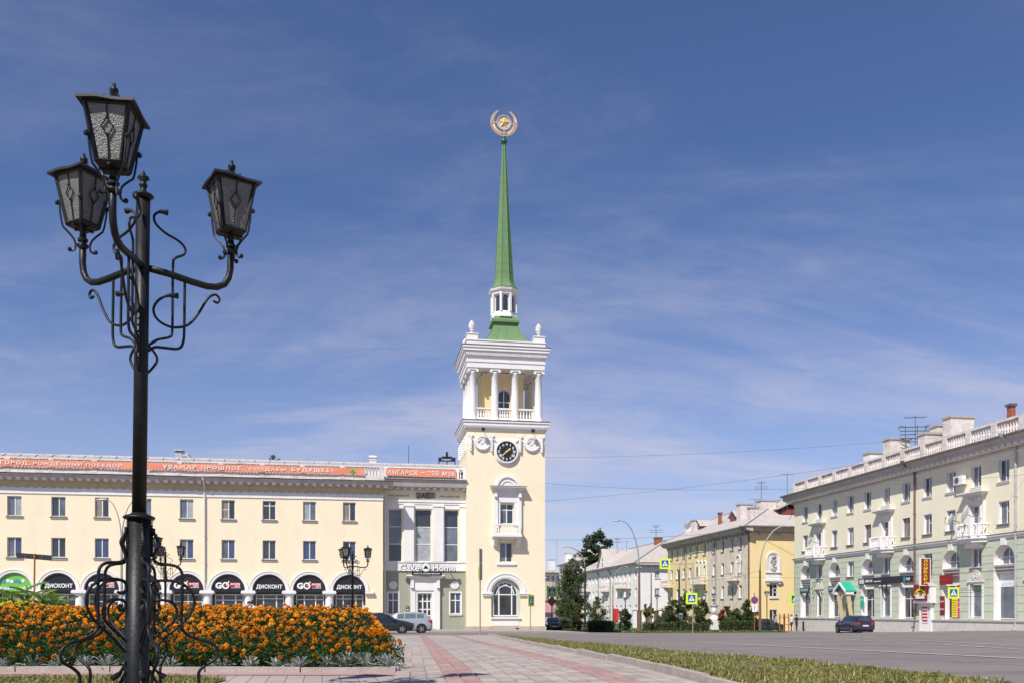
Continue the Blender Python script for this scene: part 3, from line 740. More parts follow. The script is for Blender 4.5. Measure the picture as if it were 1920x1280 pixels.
# dark rear wall of the arcade + floor behind glazing
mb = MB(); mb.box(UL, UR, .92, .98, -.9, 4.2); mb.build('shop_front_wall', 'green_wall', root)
ze = FL.z(655, 912); 
MB().box(UL, UR, -.02, .3, ZC+.0, ze+.02).build('frieze', 'frieze', root)
b = MB(); zb = FL.z(655, 936)
b.box(UL, UR+.03, -.07, 0.0, zb, ZC-.12).box(UL, UR+.06, -.13, 0.0, ZC-.12, ZC); b.build('string_course', 'white', root)
b = MB()
x = UL
while x < UR: b.box(x, x+.34, -.05, -.021, ZC+.02, ZC+.09); x += .66
b.build('frieze_blocks', 'white', root, kind='stuff')
# cornice with projecting blocks
zc0 = ze; zc1 = FL.z(655, 900, .9)
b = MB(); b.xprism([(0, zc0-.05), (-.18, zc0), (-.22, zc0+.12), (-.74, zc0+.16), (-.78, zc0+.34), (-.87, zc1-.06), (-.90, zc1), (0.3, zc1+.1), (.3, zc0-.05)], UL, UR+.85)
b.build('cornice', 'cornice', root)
b = MB(); x = UL
while x < UR+.4: b.box(x, x+.27, -.62, -.19, zc0-.02, zc0+.125); b.box(x-.02, x+.29, -.66, -.19, zc0+.125, zc0+.158); x += .655
b.build('cornice_blocks', 'white', root, kind='stuff')
b = MB(); x = UL; rr = random.Random(5)
while x < UR+.9:
    l = rr.uniform(1.2, 2.6); b.box(x, min(x+l, UR+.92), -.97, -.3, zc1+.02+rr.uniform(0, .04), zc1+.055+rr.uniform(0, .05)); x += l-.03
b.build('cornice_flashing', 'iron_sheet', root, kind='stuff')
# parapet: low wall, rail, balusters behind the banner
zp0 = zc1+.08; zpr = FL.z(655, 890); zp1 = FL.z(655, 871.5, -.2)
yp = .15
b = MB(); b.box(UL, UR+.1, yp-.12, yp+.22, zp0, zpr).box(UL, UR+.1, yp-.1, yp+.2, zp1-.14, zp1)
x = UR-.1
while x > UL: b.box(x-.2, x+.2, yp-.14, yp+.24, zp0+.22, zp1-.14+.02); x -= PITCH
b.build('parapet', 'worn_white', root)
b = MB(); pts_ = [(x, yp+.05, zpr) for x in np.arange(UL, UR, .26)]
balusters(b, pts_, zp1-.14-zpr, seg=6); b.build('balusters', 'white', root, smooth=True, kind='stuff')
# sheet roof behind the parapet, panel by panel
yr0, yr1 = 1.0, 6.5; zr0 = zp0+.3; zr1 = EYE+(HOR-861)/F*(82.5/ray(400)[1])
pw = 1.3
pmesh = MB().box(-pw/2+.03, pw/2-.03, 0, math.hypot(yr1-yr0, zr1-zr0), 0, .03).box(pw/2-.03, pw/2+.02, 0, math.hypot(yr1-yr0, zr1-zr0), 0, .09).mesh('roof_panel', 'roof_grey')
x = UL; aa = math.atan2(zr1-zr0, yr1-yr0)
while x < UR+7.2:
    place('roof_panel', pmesh, (x+pw/2, yr0+(1.3 if x > UR-1 else 0)*0, zr0), root, (aa, 0, 0)); x += pw
MB().box(UL, UR+7.2, yr1-.1, yr1+.2, zr1-.02, zr1+.1).build('roof_ridge', 'worn_white', root)
MB().poly([(UL, yr1+.2, zr1), (UR+7.2, yr1+.2, zr1), (UR+7.2, 12, 12.2), (UL, 12, 12.2)]).build('rear_roof', 'roof_grey', root)
# windows
for k, c in enumerate(WC):
    gl2 = [('glass_curtain', 'glass_mid'), ('glass_mid', 'glass_curtain'), ('glass_dark', 'glass_mid'), ('glass_dark', 'glass_dark')][(k*3+1) % 4] if k % 3 else ('glass_warm', 'glass_dark')
    rows_ = ((.5, 0, 0),) if k == 3 else (((.74,),) if k == 2 else ())
    window(root, c, z2b, WW, z2t-z2b, .13, rows=rows_, glass=gl2, sill='sill', cols=(.52,))
    gl1 = [('glass_dark', 'glass_blue'), ('glass_blue', 'glass_blue'), ('glass_dark', 'glass_dark'), ('glass_mid', 'glass_blue'), ('glass_mid', 'glass_blue')][k % 5]
    window(root, c, z1b, WW, z1t-z1b, .13, glass=gl1, sill='sill', cols=(.5,))
    # arch surround
    if 'arch' not in CACHE:
        b = MB(); b.ring(0, 0, RI, RI+.05, -.05, .02).ring(0, 0, RI+.05, RI+.24, -.09, 0).ring(0, 0, RI+.24, RI+.29, -.13, 0); CACHE['arch'] = b.mesh('arch_moulding', 'white')
        b = MB(); b.lathe([(.40, 0), (.40, .1), (.36, .14), (.34, 2.9), (.36, 3.0), (.42, 3.03), (.42, 3.1)], 0, 0, 0, 20); CACHE['col'] = b.mesh('column', 'white', smooth=False)
        b = MB(); b.box(-.5, .5, -.42, .35, 0, .06).box(-.57, .57, -.5, .38, .06, .22).box(-.53, .53, -.45, .35, .22, .30); CACHE['cap'] = b.mesh('capital', 'white')
    place('arch_moulding', CACHE['arch'], (c, 0, ZS), root)
    if k > 0:
        xx = c+PITCH/2
        cc = place('column', CACHE['col'], (xx, .02, -.9), root); place('capital', CACHE['cap'], (xx, .02, ZS-.30), cc)
b = MB().box(WC[0]+RI-.02, WC[0]+RI+.72, -.28, .02, ZS-.22, ZS-.04).box(WC[0]+RI-.02, WC[0]+RI+.65, -.2, .02, ZS-.30, ZS-.22); b.build('impost', 'white', root)
# storefronts
for k, c in enumerate(WC):
    if k in (3, 7): cols, rows_ = (.28, .72), ((.84,), )
    elif k in (1,): cols, rows_ = (.3, .7), ((.86,),)
    elif k in (4, 6): cols, rows_ = (.27, .5, .73), ((.80,),)
    else: cols, rows_ = (.27, .73), ((.88,),)
    window(root, c, -.85, 2.3, 3.05, .62, cols, rows_, glass=('glass_shop',), t=.075, name='shop_window')
    for s in (-1, 1): 
        me = cached('jamb', lambda: MB().box(-.10, .10, 0, .32, -.9, 1.3).mesh('jamb', 'green_wall2')); place('jamb', me, (c+s*1.24, .58, 0), root)
# downspouts
def downspout(parent, x, y, z0, z1, m, r=.06, elbow=.5, name='downspout', s=1):
    b = MB(); b.tube([(x, y-elbow-.3, z1), (x, y-elbow, z1-.25), (x, y-.12, z1-.75), (x, y-.12, z1-1.0), (x, y-.12, z0+.3), (x, y-.2, z0+.12), (x, y-.38, z0+.05)], r, 8)
    for zz_ in np.arange(z0+1.2, z1-1, 2.2): b.lathe([(r*1.35, 0), (r*1.35, .07)], x, y-.12, zz_, 8)
    b.lathe([(r, 0), (r*2.0, .22), (r*2.0, .3)], x, y-elbow-.3, z1-.1, 8)
    return b.build(name, m, parent, smooth=False)
downspout(root, FL.u(384), 0, -.85, zc1-.1, 'pipe_white', .075)
# rooftop bits of this building
def vent(px, D, pyt, pyb, label):
    x, y = at(px, D); z0 = EYE+(HOR-pyb)/F*D; z1 = EYE+(HOR-pyt)/F*D; h = z1-z0
    t = lthing('roof_vent', label, 'vent', (x, y, z0))
    MB().box(-.3, .3, -.3, .3, -.2, h*.8).build('duct', 'zinc', t)
    MB().box(-.42, .42, -.42, .42, h*.88, h).box(-.1, .1, -.1, .1, h*.8, h*.88).build('cap', 'zinc', t)
    MB().tube([(.3, 0, h*.5), (.7, 0, h*.55), (.95, 0, h*.2), (.95, 0, -.2)], .28, 10).build('elbow_pipe', 'zinc', t); return t
vent(336, 81, 843, 866, 'grey metal vent box with an elbow pipe on the roof of the arcade building')
x, y = at(699, 83); zz0 = EYE+(HOR-878)/F*83
t = lthing('chimney', 'small white capped chimney on the roof beside the parapet balusters, left of the connecting wing', 'chimney', (x, y, zz0))
MB().box(-.33, .33, -.3, .3, 0, .75).box(-.38, .38, -.35, .35, .75, .85).box(-.24, .24, -.22, .22, .85, 1.0).build('stack', 'white', t); MB().frustum(0, 0, 1.0, 1.2, .42, .38, .3, .28).build('cap', 'worn_white', t)
x, y = at(566-45, 86); t = None

# ---------------- banners on the parapet (each one hangs from the building)
def banner(label, u0, u1, z0, z1, y, words, host_y):
    t = thing('slogan_banner', label, 'banner', ((u0+u1)/2, host_y+y, z0))
    L = (u1-u0)/2; b = MB(); n = int(2*L/1.5)+1; vs = []
    for i in range(n+1):
        xx = -L+2*L*i/n; w_ = .02*math.sin(i*1.9)
        vs += [(xx, w_, z0+random.uniform(-.02, .02)), (xx, -w_, z1+random.uniform(-.015, .015))]
    b.add(vs+[(a, c+.012, d) for a, c, d in vs], [(2*i, 2*i+2, 2*i+3, 2*i+1) for i in range(n)]+[(2*i+2*n+2, 2*i+3+2*n, 2*i+5+2*n, 2*i+4+2*n)[::-1] for i in range(n)])
    b.build('cloth', 'orange_banner', t)
    for (s, a, b_) in words:
        text(t, s, (a+b_)/2-(u0+u1)/2, -.03, (z0+z1)/2-.01, b_-a, (z1-z0)*.62, 'sign_white', .012, bold=.014, space=1.32)
    return t
zb0, zb1 = FL.z(655, 888.5, .05), FL.z(655, 876.5, .05)
uu = lambda p: FL.u(p, .1)
banner('long orange banner on the left parapet reading ГОРОД, РОЖДЁННЫЙ ПОБЕДОЙ', UL+.5, uu(272), zb0, zb1, -.12,
       [('ГОРОД,', uu(1), uu(56)), ('РОЖДЁННЫЙ', uu(63), uu(154)), ('ПОБЕДОЙ', uu(162), uu(229))], 76)
t = banner('orange banner on the parapet reading УВАЖАЯ ПРОШЛОЕ, СОЗДАЁМ БУДУЩЕЕ!', uu(276), uu(683), zb0, zb1, -.12,
       [('УВАЖАЯ', uu(306), uu(368)), ('ПРОШЛОЕ,', uu(378), uu(457)), ('СОЗДАЁМ', uu(467), uu(536)), ('БУДУЩЕЕ!', uu(547), uu(624))], 76)
bx = uu(661)-(uu(276)+uu(683))/2; zm = (zb0+zb1)/2
b = MB()
for k in range(4): 
    a = k*PI/2; b.disc(bx+.12*math.cos(a), zm+.12*math.sin(a), .11, -.045, -.03, 10)
b.build('emblem', 'sign_green', t)

# ---------------- signs in the arches
def arch_sign(label, c, kind):
    t = thing('arch_sign', label, 'shop sign', (c, 76.10, ZS-.12))
    r = RI-.02; b = MB(); n = 24
    pts_ = [(r*math.cos(PI*i/n), ZS-.0+r*math.sin(PI*i/n)) for i in range(n+1)]
    pts_ = [(r, ZS-.12)]+pts_+[(-r, ZS-.12)]
    b.prism(pts_, 0, .1); b.build('sign_board', {'green': 'sign_green'}.get(kind, 'black_sign'), t)
    zc = ZS
    if kind == 'discount': text(t, 'ДИСКОНТ', 0.0, -.003, zc+.32, 2.1, .40, 'sign_white', .04, bold=.03)
    elif kind == 'go':
        text(t, 'G', -.78, -.003, zc+.42, .50, .52, 'sign_white', .04, bold=.05)
        b = MB(); b.ring(-.22, zc+.42, .17, .29, -.045, -.003, 0, 2*PI, 24); b.prism([(-.2, zc+.44), (.02, zc+.80), (.10, zc+.76), (-.10, zc+.42)], -.06, -.046); b.build('logo_ring', 'sign_white', t)
        MB().disc(-.22, zc+.40, .10, -.05, -.003, 14).build('logo_dot', 'red', t)
        MB().prism([(.12, zc+.33), (.95, zc+.33), (.95, zc+.66), (.12, zc+.66)], -.02, -.003).build('logo_panel', 'red', t)
        text(t, 'SHOES', .54, -.024, zc+.55, .74, .15, 'sign_white', .01, bold=.03)
        text(t, 'ШУЗ', .72, -.024, zc+.36, .40, .16, 'sign_white', .01, bold=.03)
        MB().box(.20, .95, -.02, -.003, zc+.22, zc+.25).build('logo_line', 'sign_white', t)
    else:
        for i in range(6):
            MB().box(-.9+i*.28, -.68+i*.28, -.03, -.003, zc+.55+.06*(i % 2), zc+.78+.06*(i % 2)).build('logo_square', 'cyan' if i in (0, 3, 4) else 'sign_white', t)
        text(t, 'возьми с собой', 0, -.003, zc+.15, 2.3, .30, 'sign_white', .03, bold=.03)
    return t
kinds = {0: 'discount', 1: 'go', 2: 'discount', 3: 'go', 4: 'go', 5: 'go', 6: 'go', 7: 'discount', 8: 'green', 9: 'discount', 10: 'go', 11: 'go', 12: 'discount'}
labs = {0: 'black arched sign reading ДИСКОНТ in the last arch, nearest the connecting wing', 1: 'black arched GO SHOES sign in the second arch from the connecting wing',
 2: 'black arched sign reading ДИСКОНТ in the third arch from the wing, between two GO signs', 3: 'black arched GO SHOES sign just right of the white downspout',
 4: 'black arched GO SHOES sign just left of the white downspout, beside the distant lanterns', 5: 'black arched GO SHOES sign half hidden behind the tall lamp post',
 6: 'black arched GO SHOES sign just left of the tall lamp post', 7: 'black arched sign reading ДИСКОНТ left of the tall lamp, beside the green sign',
 8: 'bright green arched shop sign with little squares above the canna leaves'}
for k in range(9): arch_sign(labs[k], WC[k], kinds[k])

# ================================================================ CONNECTING WING
FC = Fac(0, 77.7, 0); C0 = UR; C1 = FC.u(874)+.3
root = thing('connecting_wing', 'narrow wing with three tall windows and a green ground floor between arcade building and tower', 'building', (0, 77.7, -0.9))
zt = lambda p: FC.z(800, p)
def cu(p): return FC.u(p)
tall = [(728, 754), (778, 809), (833, 860)]
ops = [(cu(a), cu(b), zt(1052), zt(954)) for a, b in tall]
mb = MB(); wall(mb, C0, C1, zt(1069), zt(937), ops, depth=.35); mb.poly([(C0, 0, zt(1069)), (C1, 0, zt(1069)), (C1, .5, zt(1069)), (C0, .5, zt(1069))]); mb.build('upper_wall', 'cream', root)
ops = [(cu(727), cu(747), zt(1150), zt(1110)), (cu(844), cu(864), zt(1150), zt(1110)), (cu(782.5), cu(809), -.9, zt(1111))]
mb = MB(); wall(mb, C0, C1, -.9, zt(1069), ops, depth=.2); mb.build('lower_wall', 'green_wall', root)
MB().box(C0, C1, -.01, .4, zt(937), zt(919)).build('sign_frieze', 'cream2', root)
b = MB(); b.box(C0, C1, -.10, 0, zt(945), zt(941)).box(C0, C1, -.16, 0, zt(941), zt(937)).box(C0, C1, -.05, 0, zt(953), zt(945)); b.build('architrave', 'white', root)
b = MB(); b.box(C0, C1, -.07, 0, zt(1066), zt(1054)).box(C0, C1, -.13, 0, zt(1054), zt(1052.5)).box(C0, C1, -.10, 0, zt(1069.5), zt(1066)); b.build('floor_band', 'white', root)
for a, b_ in ((720.5, 727), (757, 776), (812, 831.5), (862.5, 874)):
    b = MB(); b.box(cu(a), cu(b_), -.12, 0, zt(1052), zt(949)).box(cu(a)-.06, cu(b_)+.06, -.18, 0, zt(949), zt(947)).box(cu(a)-.03, cu(b_)+.03, -.15, 0, zt(947), zt(945)); b.build('pilaster', 'white', root)
for i, (a, b_) in enumerate(tall):
    f = window(root, (cu(a)+cu(b_))/2, zt(1052), cu(b_)-cu(a), zt(954)-zt(1052), .3, cols=(), rows=((.335,), (.665,)), glass=('glass_dark', 'glass_mid', 'glass_curtain'), t=.06)
for a, b_ in ((727, 747), (844, 864)):
    b = window(root, (cu(a)+cu(b_))/2, zt(1150), cu(b_)-cu(a), zt(1110)-zt(1150), .1, cols=(.5,), rows=((.64,),), glass=('glass_dark', 'glass_blue'), t=.07, sill='white')
    xx = (cu(a)+cu(b_))/2; ww = (cu(b_)-cu(a))/2
    MB().box(xx-ww-.1, xx-ww, -.04, .02, zt(1150), zt(1110)+.1).box(xx+ww, xx+ww+.1, -.04, .02, zt(1150), zt(1110)+.1).box(xx-ww, xx+ww, -.04, .02, zt(1110), zt(1110)+.1).build('window_surround', 'white', b)
# door portal
xl, xr = cu(769.5), cu(824.5); dl, dr = cu(782.5), cu(809)
b = MB(); b.box(xl, dl-.18, -.28, 0, -.9, zt(1093)).box(dr+.18, xr, -.28, 0, -.9, zt(1093)).box(xl, xr, -.28, 0, zt(1093), zt(1084)).box(dl-.18, dr+.18, -.28, 0, zt(1106), zt(1093))
b.box(dl-.18, dl, -.20, 0, -.9, zt(1106)).box(dr, dr+.18, -.20, 0, -.9, zt(1106)).box(dl, dr, -.20, 0, zt(1111), zt(1106))
b.box(xl-.15, xr+.15, -.45, 0, zt(1084), zt(1082)).box(xl-.28, xr+.28, -.58, 0, zt(1082), zt(1079.5)).box(xl-.36, xr+.36, -.66, 0, zt(1079.5), zt(1077))
for xx in (xl+.15, xr-.15): b.box(xx-.13, xx+.13, -.42, -.28, zt(1097), zt(1084)).tube([(xx-.13, -.38, zt(1100)), (xx+.13, -.38, zt(1100))], .12, 10)
b.build('door_portal', 'white', root)
d = window(root, (dl+dr)/2, -.72, dr-dl, zt(1111)+.72, .08, cols=(.38, .70), rows=((.77,), (.20,), (.36,), (.54,)), glass=('glass_shop',), t=.09, name='door')
MB().box(dl-.3, dr+.3, -.7, .05, -.9, -.73).build('door_step', 'sidewalk', root)
for px in (737, 853):
    b = MB(); b.disc(0, 0, .36, -.06, 0, 24).ring(0, 0, .25, .31, -.09, -.06, 0, 2*PI, 24).ring(0, 0, .12, .17, -.09, -.06, 0, 2*PI, 16).disc(0, 0, .06, -.1, -.06, 8)
    place('medallion', b.mesh('medallion', 'white'), (cu(px), 0, zt(1096)), root)
ze2, zc2 = zt(917), zt(902)
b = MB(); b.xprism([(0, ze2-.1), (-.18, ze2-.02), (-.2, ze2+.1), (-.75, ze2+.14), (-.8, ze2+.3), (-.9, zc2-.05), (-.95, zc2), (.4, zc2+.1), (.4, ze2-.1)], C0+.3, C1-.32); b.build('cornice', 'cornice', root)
b = MB(); x = C0+.5
while x < C1-.5: b.box(x, x+.27, -.6, -.19, ze2-.04, ze2+.105); x += .64
b.build('cornice_blocks', 'white', root, kind='stuff')
b = MB(); b.box(C0+.25, C1-.32, -1.02, -.3, zc2+.02, zc2+.06); b.build('cornice_flashing', 'iron_sheet', root)
zpa, zpb = zt(897), zt(875.5)
b = MB(); b.box(C0-.1, C1-.35, -.05, .25, zpa-.2, zpa+.05).box(C0-.1, C1-.35, -.05, .25, zpb-.12, zpb)
for px in (724, 857, 872): b.box(cu(px)-.17, cu(px)+.17, -.08, .28, zpa+.05, zpb-.1)
b.build('parapet', 'white', root)
b = MB(); balusters(b, [(x, .1, zpa+.05) for x in np.arange(C0+.3, C1-.5, .26)], zpb-.12-zpa-.05); b.build('balusters', 'white', root, smooth=True, kind='stuff')
downspout(root, cu(722)-.02, -.35, -.85, zc2, 'pipe_white', .07, .3)
MB().poly([(C0, .2, zpb-.3), (C1-.3, .2, zpb-.3), (C1-.3, 8, zpb+.3), (C0, 8, zpb+.3)]).build('roof', 'roof_grey', root)
t = banner('short orange banner on the connecting wing reading АНГАРСК – ЭТО МЫ', cu(724), cu(855), zt(893.5), zt(879.5), -.18,
       [('АНГАРСК', cu(727), cu(783)), ('ЭТО', cu(801), cu(822)), ('МЫ', cu(829), cu(850))], 77.7)
MB().box(cu(789)-(cu(724)+cu(855))/2, cu(796)-(cu(724)+cu(855))/2, -.04, -.03, zt(887), zt(885.5)).build('dash', 'sign_white', t)
# Cake Home sign
t = thing('cafe_sign', 'cafe sign reading Cake Home with a round logo over the white door portal', 'sign', (cu(801), 77.0, zt(1072)))
cx0 = cu(801)
L = lambda p: cu(p)-cx0
text(t, 'Cake', (L(749)+L(785))/2+.03, .02, zt(1064)-.03, L(785)-L(749)+.08, .70, 'iron_sheet', .03, bold=.075)
text(t, 'Home', (L(810)+L(852))/2+.03, .02, zt(1064)-.03, L(852)-L(810)+.08, .66, 'iron_sheet', .03, bold=.075)
text(t, 'Cake', (L(749)+L(785))/2, 0, zt(1064), L(785)-L(749), .62, 'sign_white', .08, bold=.02)
text(t, 'Home', (L(810)+L(852))/2, 0, zt(1064), L(852)-L(810), .58, 'sign_white', .08, bold=.02)
MB().disc(L(797.5)+.02, zt(1063.5)-.02, .42, -.03, .03, 24).build('logo_rim', 'iron_sheet', t)
MB().disc(L(797.5), zt(1063.5), .36, -.06, 0, 24).build('logo_disc', 'sign_white', t)
b = MB(); b.prism([(L(797.5)-.24, zt(1063.5)-.1), (L(797.5)+.24, zt(1063.5)-.1), (L(797.5), zt(1063.5)+.2)], -.09, -.061); b.build('logo_roof', 'black_sign', t)
b = MB(); r = .15; b.box(L(771)+r, L(828)-r, .0, .08, zt(1075)-r, zt(1075)+r).disc(L(771)+r, zt(1075), r, 0, .08, 16).disc(L(828)-r, zt(1075), r, 0, .08, 16); b.build('sub_board', 'black_sign', t)
text(t, 'кафе & кондитерская', L(799.5), -.002, zt(1075), L(824)-L(775), .17, 'sign_white', .015, bold=.01)
b = MB(); b.box(L(752), L(850), .02, .07, zt(1069), zt(1067)).box(L(790), L(806), .04, .1, zt(1080), zt(1058))
for px in (760, 798, 842): b.box(L(px)-.03, L(px)+.03, .07, .62, zt(1068), zt(1067))
b.build('bracket', 'black_sign', t)
# Quasedo frieze letters
t = thing('bar_sign', 'narrow black letters with small script on the green frieze above the tall windows', 'sign', (cu(798), 77.69, zt(935)))
text(t, 'QUASEDO', 0, -.005, zt(929), cu(815)-cu(779), .62, 'black_sign', .07, bold=.015)
text(t, 'drink, smoke & talk', cu(748)-cu(798), -.005, zt(929), 1.8, .20, 'iron_sheet', .01)
text(t, 'drink, smoke & talk', cu(843)-cu(798), -.005, zt(929), 1.8, .20, 'iron_sheet', .01)
t = thing('wall_plaque', 'small dark notice plaque beside the white door portal', 'plaque', (cu(764.5), 77.69, zt(1143)))
MB().box(-.13, .13, -.04, 0, zt(1144), zt(1135.5)).build('board', 'black_sign', t); MB().disc(0, zt(1138), .04, -.05, -.041, 10).box(-.08, .08, -.05, -.041, zt(1143), zt(1141)).build('symbol', 'sign_white', t)

# ================================================================ CLOCK TOWER
FT = Fac(0, 76.9, 0); T0, T1 = FT.u(875), FT.u(1022); TC = (T0+T1)/2; TD = 6.1
root = thing('clock_tower', 'tall cream clock tower with white colonnade and green spire', 'tower', (0, 76.9, -0.9))
tz = lambda p, d=0: FT.z(950, p, d)
tu = lambda p, d=0: FT.u(p, d)
zb_top = tz(804)
au0, au1 = tu(926), tu(971)
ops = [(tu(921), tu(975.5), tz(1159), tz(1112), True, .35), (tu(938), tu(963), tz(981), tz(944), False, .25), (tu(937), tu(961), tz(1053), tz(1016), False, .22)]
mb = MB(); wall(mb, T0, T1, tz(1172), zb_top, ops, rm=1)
mb.m(0); wall(mb, T0, T1, -.9, tz(1172), (), 0)
for x in (T0, T1): mb.poly([(x, 0, -.9), (x, TD, -.9), (x, TD, zb_top), (x, 0, zb_top)])
mb.poly([(T0, TD, -.9), (T1, TD, -.9), (T1, TD, zb_top), (T0, TD, zb_top)])
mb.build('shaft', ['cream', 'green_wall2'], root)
b = MB(); e = .10; b.box(T0-e, T1+e, -e, TD+e, -.9, tz(1173)); b.build('base', 'plinth_tan', root)
MB().box(tu(920.5), tu(976), .352, .40, tz(1159), tz(1086)).build('window_backing', 'green_wall2', root)
b = MB(); b.box(tu(967), tu(972.5), -.115, -.1, tz(1181)+.12, tz(1176)); b.build('cellar_vent', 'black_sign', root)
# arched ground window
arch_window(root, (tu(925)+tu(971.5))/2, tz(1154), tu(971.5)-tu(925), tz(1113), .3, cols=(.24, .76), rows=(tz(1113)-tz(1154)-.03,), g='glass_shop', t=.09)
xx = (tu(925)+tu(971.5))/2
b = MB(); b.ring(xx, tz(1113), .72, .80, .24, .30, 0, PI, 16); b.ring(xx, tz(1091.5), .16, .22, .24, .30, 0, 2*PI, 12); b.build('window_tracery', 'pvc', root)
b = MB(); rc = (tu(921)+tu(975.5))/2; r = (tu(975.5)-tu(921))/2
b.ring(rc, tz(1112), r, r+.12, -.07, .02, 0, PI, 24).ring(rc, tz(1112), r+.12, r+.42, -.12, .0, 0, PI, 24).ring(rc, tz(1112), r+.42, r+.52, -.17, 0, 0, PI, 24)
for a, c in ((904, 924), (972.5, 993)): b.box(tu(a), tu(c), -.24, .02, tz(1113), tz(1110)).box(tu(a)+.05, tu(c)-.05, -.17, .02, tz(1116), tz(1113))
b.build('arch_moulding', 'white', root)
b = MB(); b.box(tu(920), tu(976), -.16, .3, tz(1159), tz(1156)).box(tu(921.5), tu(974.5), -.08, .3, tz(1161), tz(1159)).box(tu(923), tu(973), -.03, 0.0, tz(1172), tz(1161)); b.build('window_ledge', 'white', root)
# lower rectangular window
window(root, (tu(937)+tu(961))/2, tz(1053), tu(961)-tu(937), tz(1016)-tz(1053), .16, glass=('glass_mid', 'glass_dark'), t=.07)
b = MB(); b.box(tu(931), tu(968), -.12, .02, tz(1058), tz(1055)).box(tu(934), tu(965), -.07, .02, tz(1060), tz(1058)); b.build('window_ledge', 'white', root)
# balcony window with aedicule
window(root, (tu(938)+tu(963))/2, tz(981), tu(963)-tu(938), tz(944)-tz(981), .2, rows=((.70,),), glass=('glass_mid', 'glass_dark'), t=.07)
xm = tu(951.5)
b = MB(); y0 = -.2
b.box(tu(926), tu(933), -.26, 0, tz(990), tz(920)).box(tu(971), tu(977), -.26, 0, tz(990), tz(920)).box(tu(933), tu(971), -.16, 0, tz(941), tz(920))
b.box(tu(933), tu(937.5), -.14, 0, tz(984), tz(941)).box(tu(963.5), tu(971), -.14, 0, tz(984), tz(941))
b.box(tu(922), tu(981), -.42, 0, tz(920), tz(917)).box(tu(920.5), tu(983), -.58, 0, tz(917), tz(914.5)).box(tu(919), tu(985), -.72, 0, tz(914.5), tz(913))
for px in (928.5, 974): b.box(tu(px)-.12, tu(px)+.12, -.4, -.26, tz(931), tz(920)).tube([(tu(px)-.12, -.38, tz(931)), (tu(px)+.12, -.38, tz(931))], .09, 8)
b.build('window_surround', 'white', root)
b = MB(); rr_ = (tu(974)-tu(930))/2; b.ring(xm, tz(913), rr_*.82, rr_, -.2, 0, 0, PI, 22).ring(xm, tz(913), rr_*.5, rr_*.66, -.12, 0, 0, PI, 18).disc(xm, tz(913), rr_*.83, -.06, 0, 28); b.build('lunette', 'white', root)
MB().box(tu(918.5), tu(985.5), -.75, .0, tz(913), tz(912)+.0).build('surround_flashing', 'iron_sheet', root)
# balcony
zf = tz(1001, .8); zr = tz(982, .8); bl, br_ = tu(926, .9), tu(977, .9)
bal = MB().box(bl-.08, br_+.08, -.98, 0, zf-.2, zf).box(bl-.02, br_+.02, -.9, 0, zf-.32, zf-.2).build('balcony', 'white', root)
b = MB(); b.box(bl, br_, -.92, -.76, zr-.1, zr).box(bl, br_, -.92, -.76, zf, zf+.12)
for xx in (bl+.13, br_-.13): b.box(xx-.13, xx+.13, -.93, -.70, zf, zr+.01).box(xx-.08, xx+.08, -.7, 0, zr-.1, zr).box(xx-.1, xx+.1, -.7, 0, zf, zf+.5)
b.build('railing', 'white', bal)
me = MB(); balusters(me, [(0, 0, 0)], zr-zf-.22, seg=8, sc=1.1); me = me.mesh('baluster', 'white', smooth=True)
for i in range(7): place('baluster', me, (bl+.42+i*(br_-bl-.84)/6, -.84, zf+.12), bal)
for px in (930, 972.5):
    xx = tu(px, .5); b = MB(); b.xprism([(0, zf-.32), (-.72, zf-.32), (-.74, zf-.5), (-.6, zf-.62), (-.42, zf-.66), (-.36, zf-.85), (-.2, zf-.98), (0, zf-1.0)], xx-.17, xx+.17); b.build('bracket', 'white', bal)
# garland frieze
zq0, zq1 = tz(838), tz(817)
b = MB(); b.box(T0+.04, T1-.04, -.03, 0, zq0+.15, zq0+.75)
for px, r in ((904.5, .58), (997, .58)):
    b.ring(tu(px), tz(829), .42, .62, -.16, 0, 0, 2*PI, 22).disc(tu(px), tz(829), .40, -.05, 0, 20)
    for i in range(16):
        a = PI+PI*i/15; b.ball((tu(px)+.66*math.cos(a), -.10, tz(829)+.66*math.sin(a)), .13, 6, 4)
for px in (883, 922, 975.5, 1016):
    u_ = tu(px); b.box(u_-.14, u_+.14, -.12, 0, tz(845), tz(817)).box(u_-.2, u_+.2, -.17, 0, tz(819), tz(815))
    for i in range(7): b.ball((u_, -.16, tz(846)+.02+i*.19), .13-.008*abs(i-3), 6, 4)
for (a, c) in ((883, 904), (904, 922), (922, 949), (949, 975), (975, 997), (997, 1016)):
    for i in range(1, 9):
        t_ = i/9; u_ = tu(a)+(tu(c)-tu(a))*t_; b.ball((u_, -.08, tz(821)-.35*math.sin(PI*t_)), .10, 6, 4)
b.build('garland_relief', 'white', root, kind=None)
for px in (904.5, 997):
    st = []
    for i in range(10):
        r_ = .30 if i % 2 == 0 else .12; a = PI/2+i*PI/5; st.append((tu(px)+r_*math.cos(a), tz(829)+r_*math.sin(a)))
    MB().prism(st, -.11, -.05).build('star_relief', 'white', root)
# left side of frieze (seen obliquely)
b = MB()
for i in range(5):
    yy = .5+i*1.15; b.box(T0-.10, T0, yy-.15, yy+.15, tz(845), tz(816))
    for k in range(6): b.ball((T0-.14, yy, tz(844)+k*.2), .12, 6, 4)
b.build('side_garland_relief', 'white', root, kind='stuff')
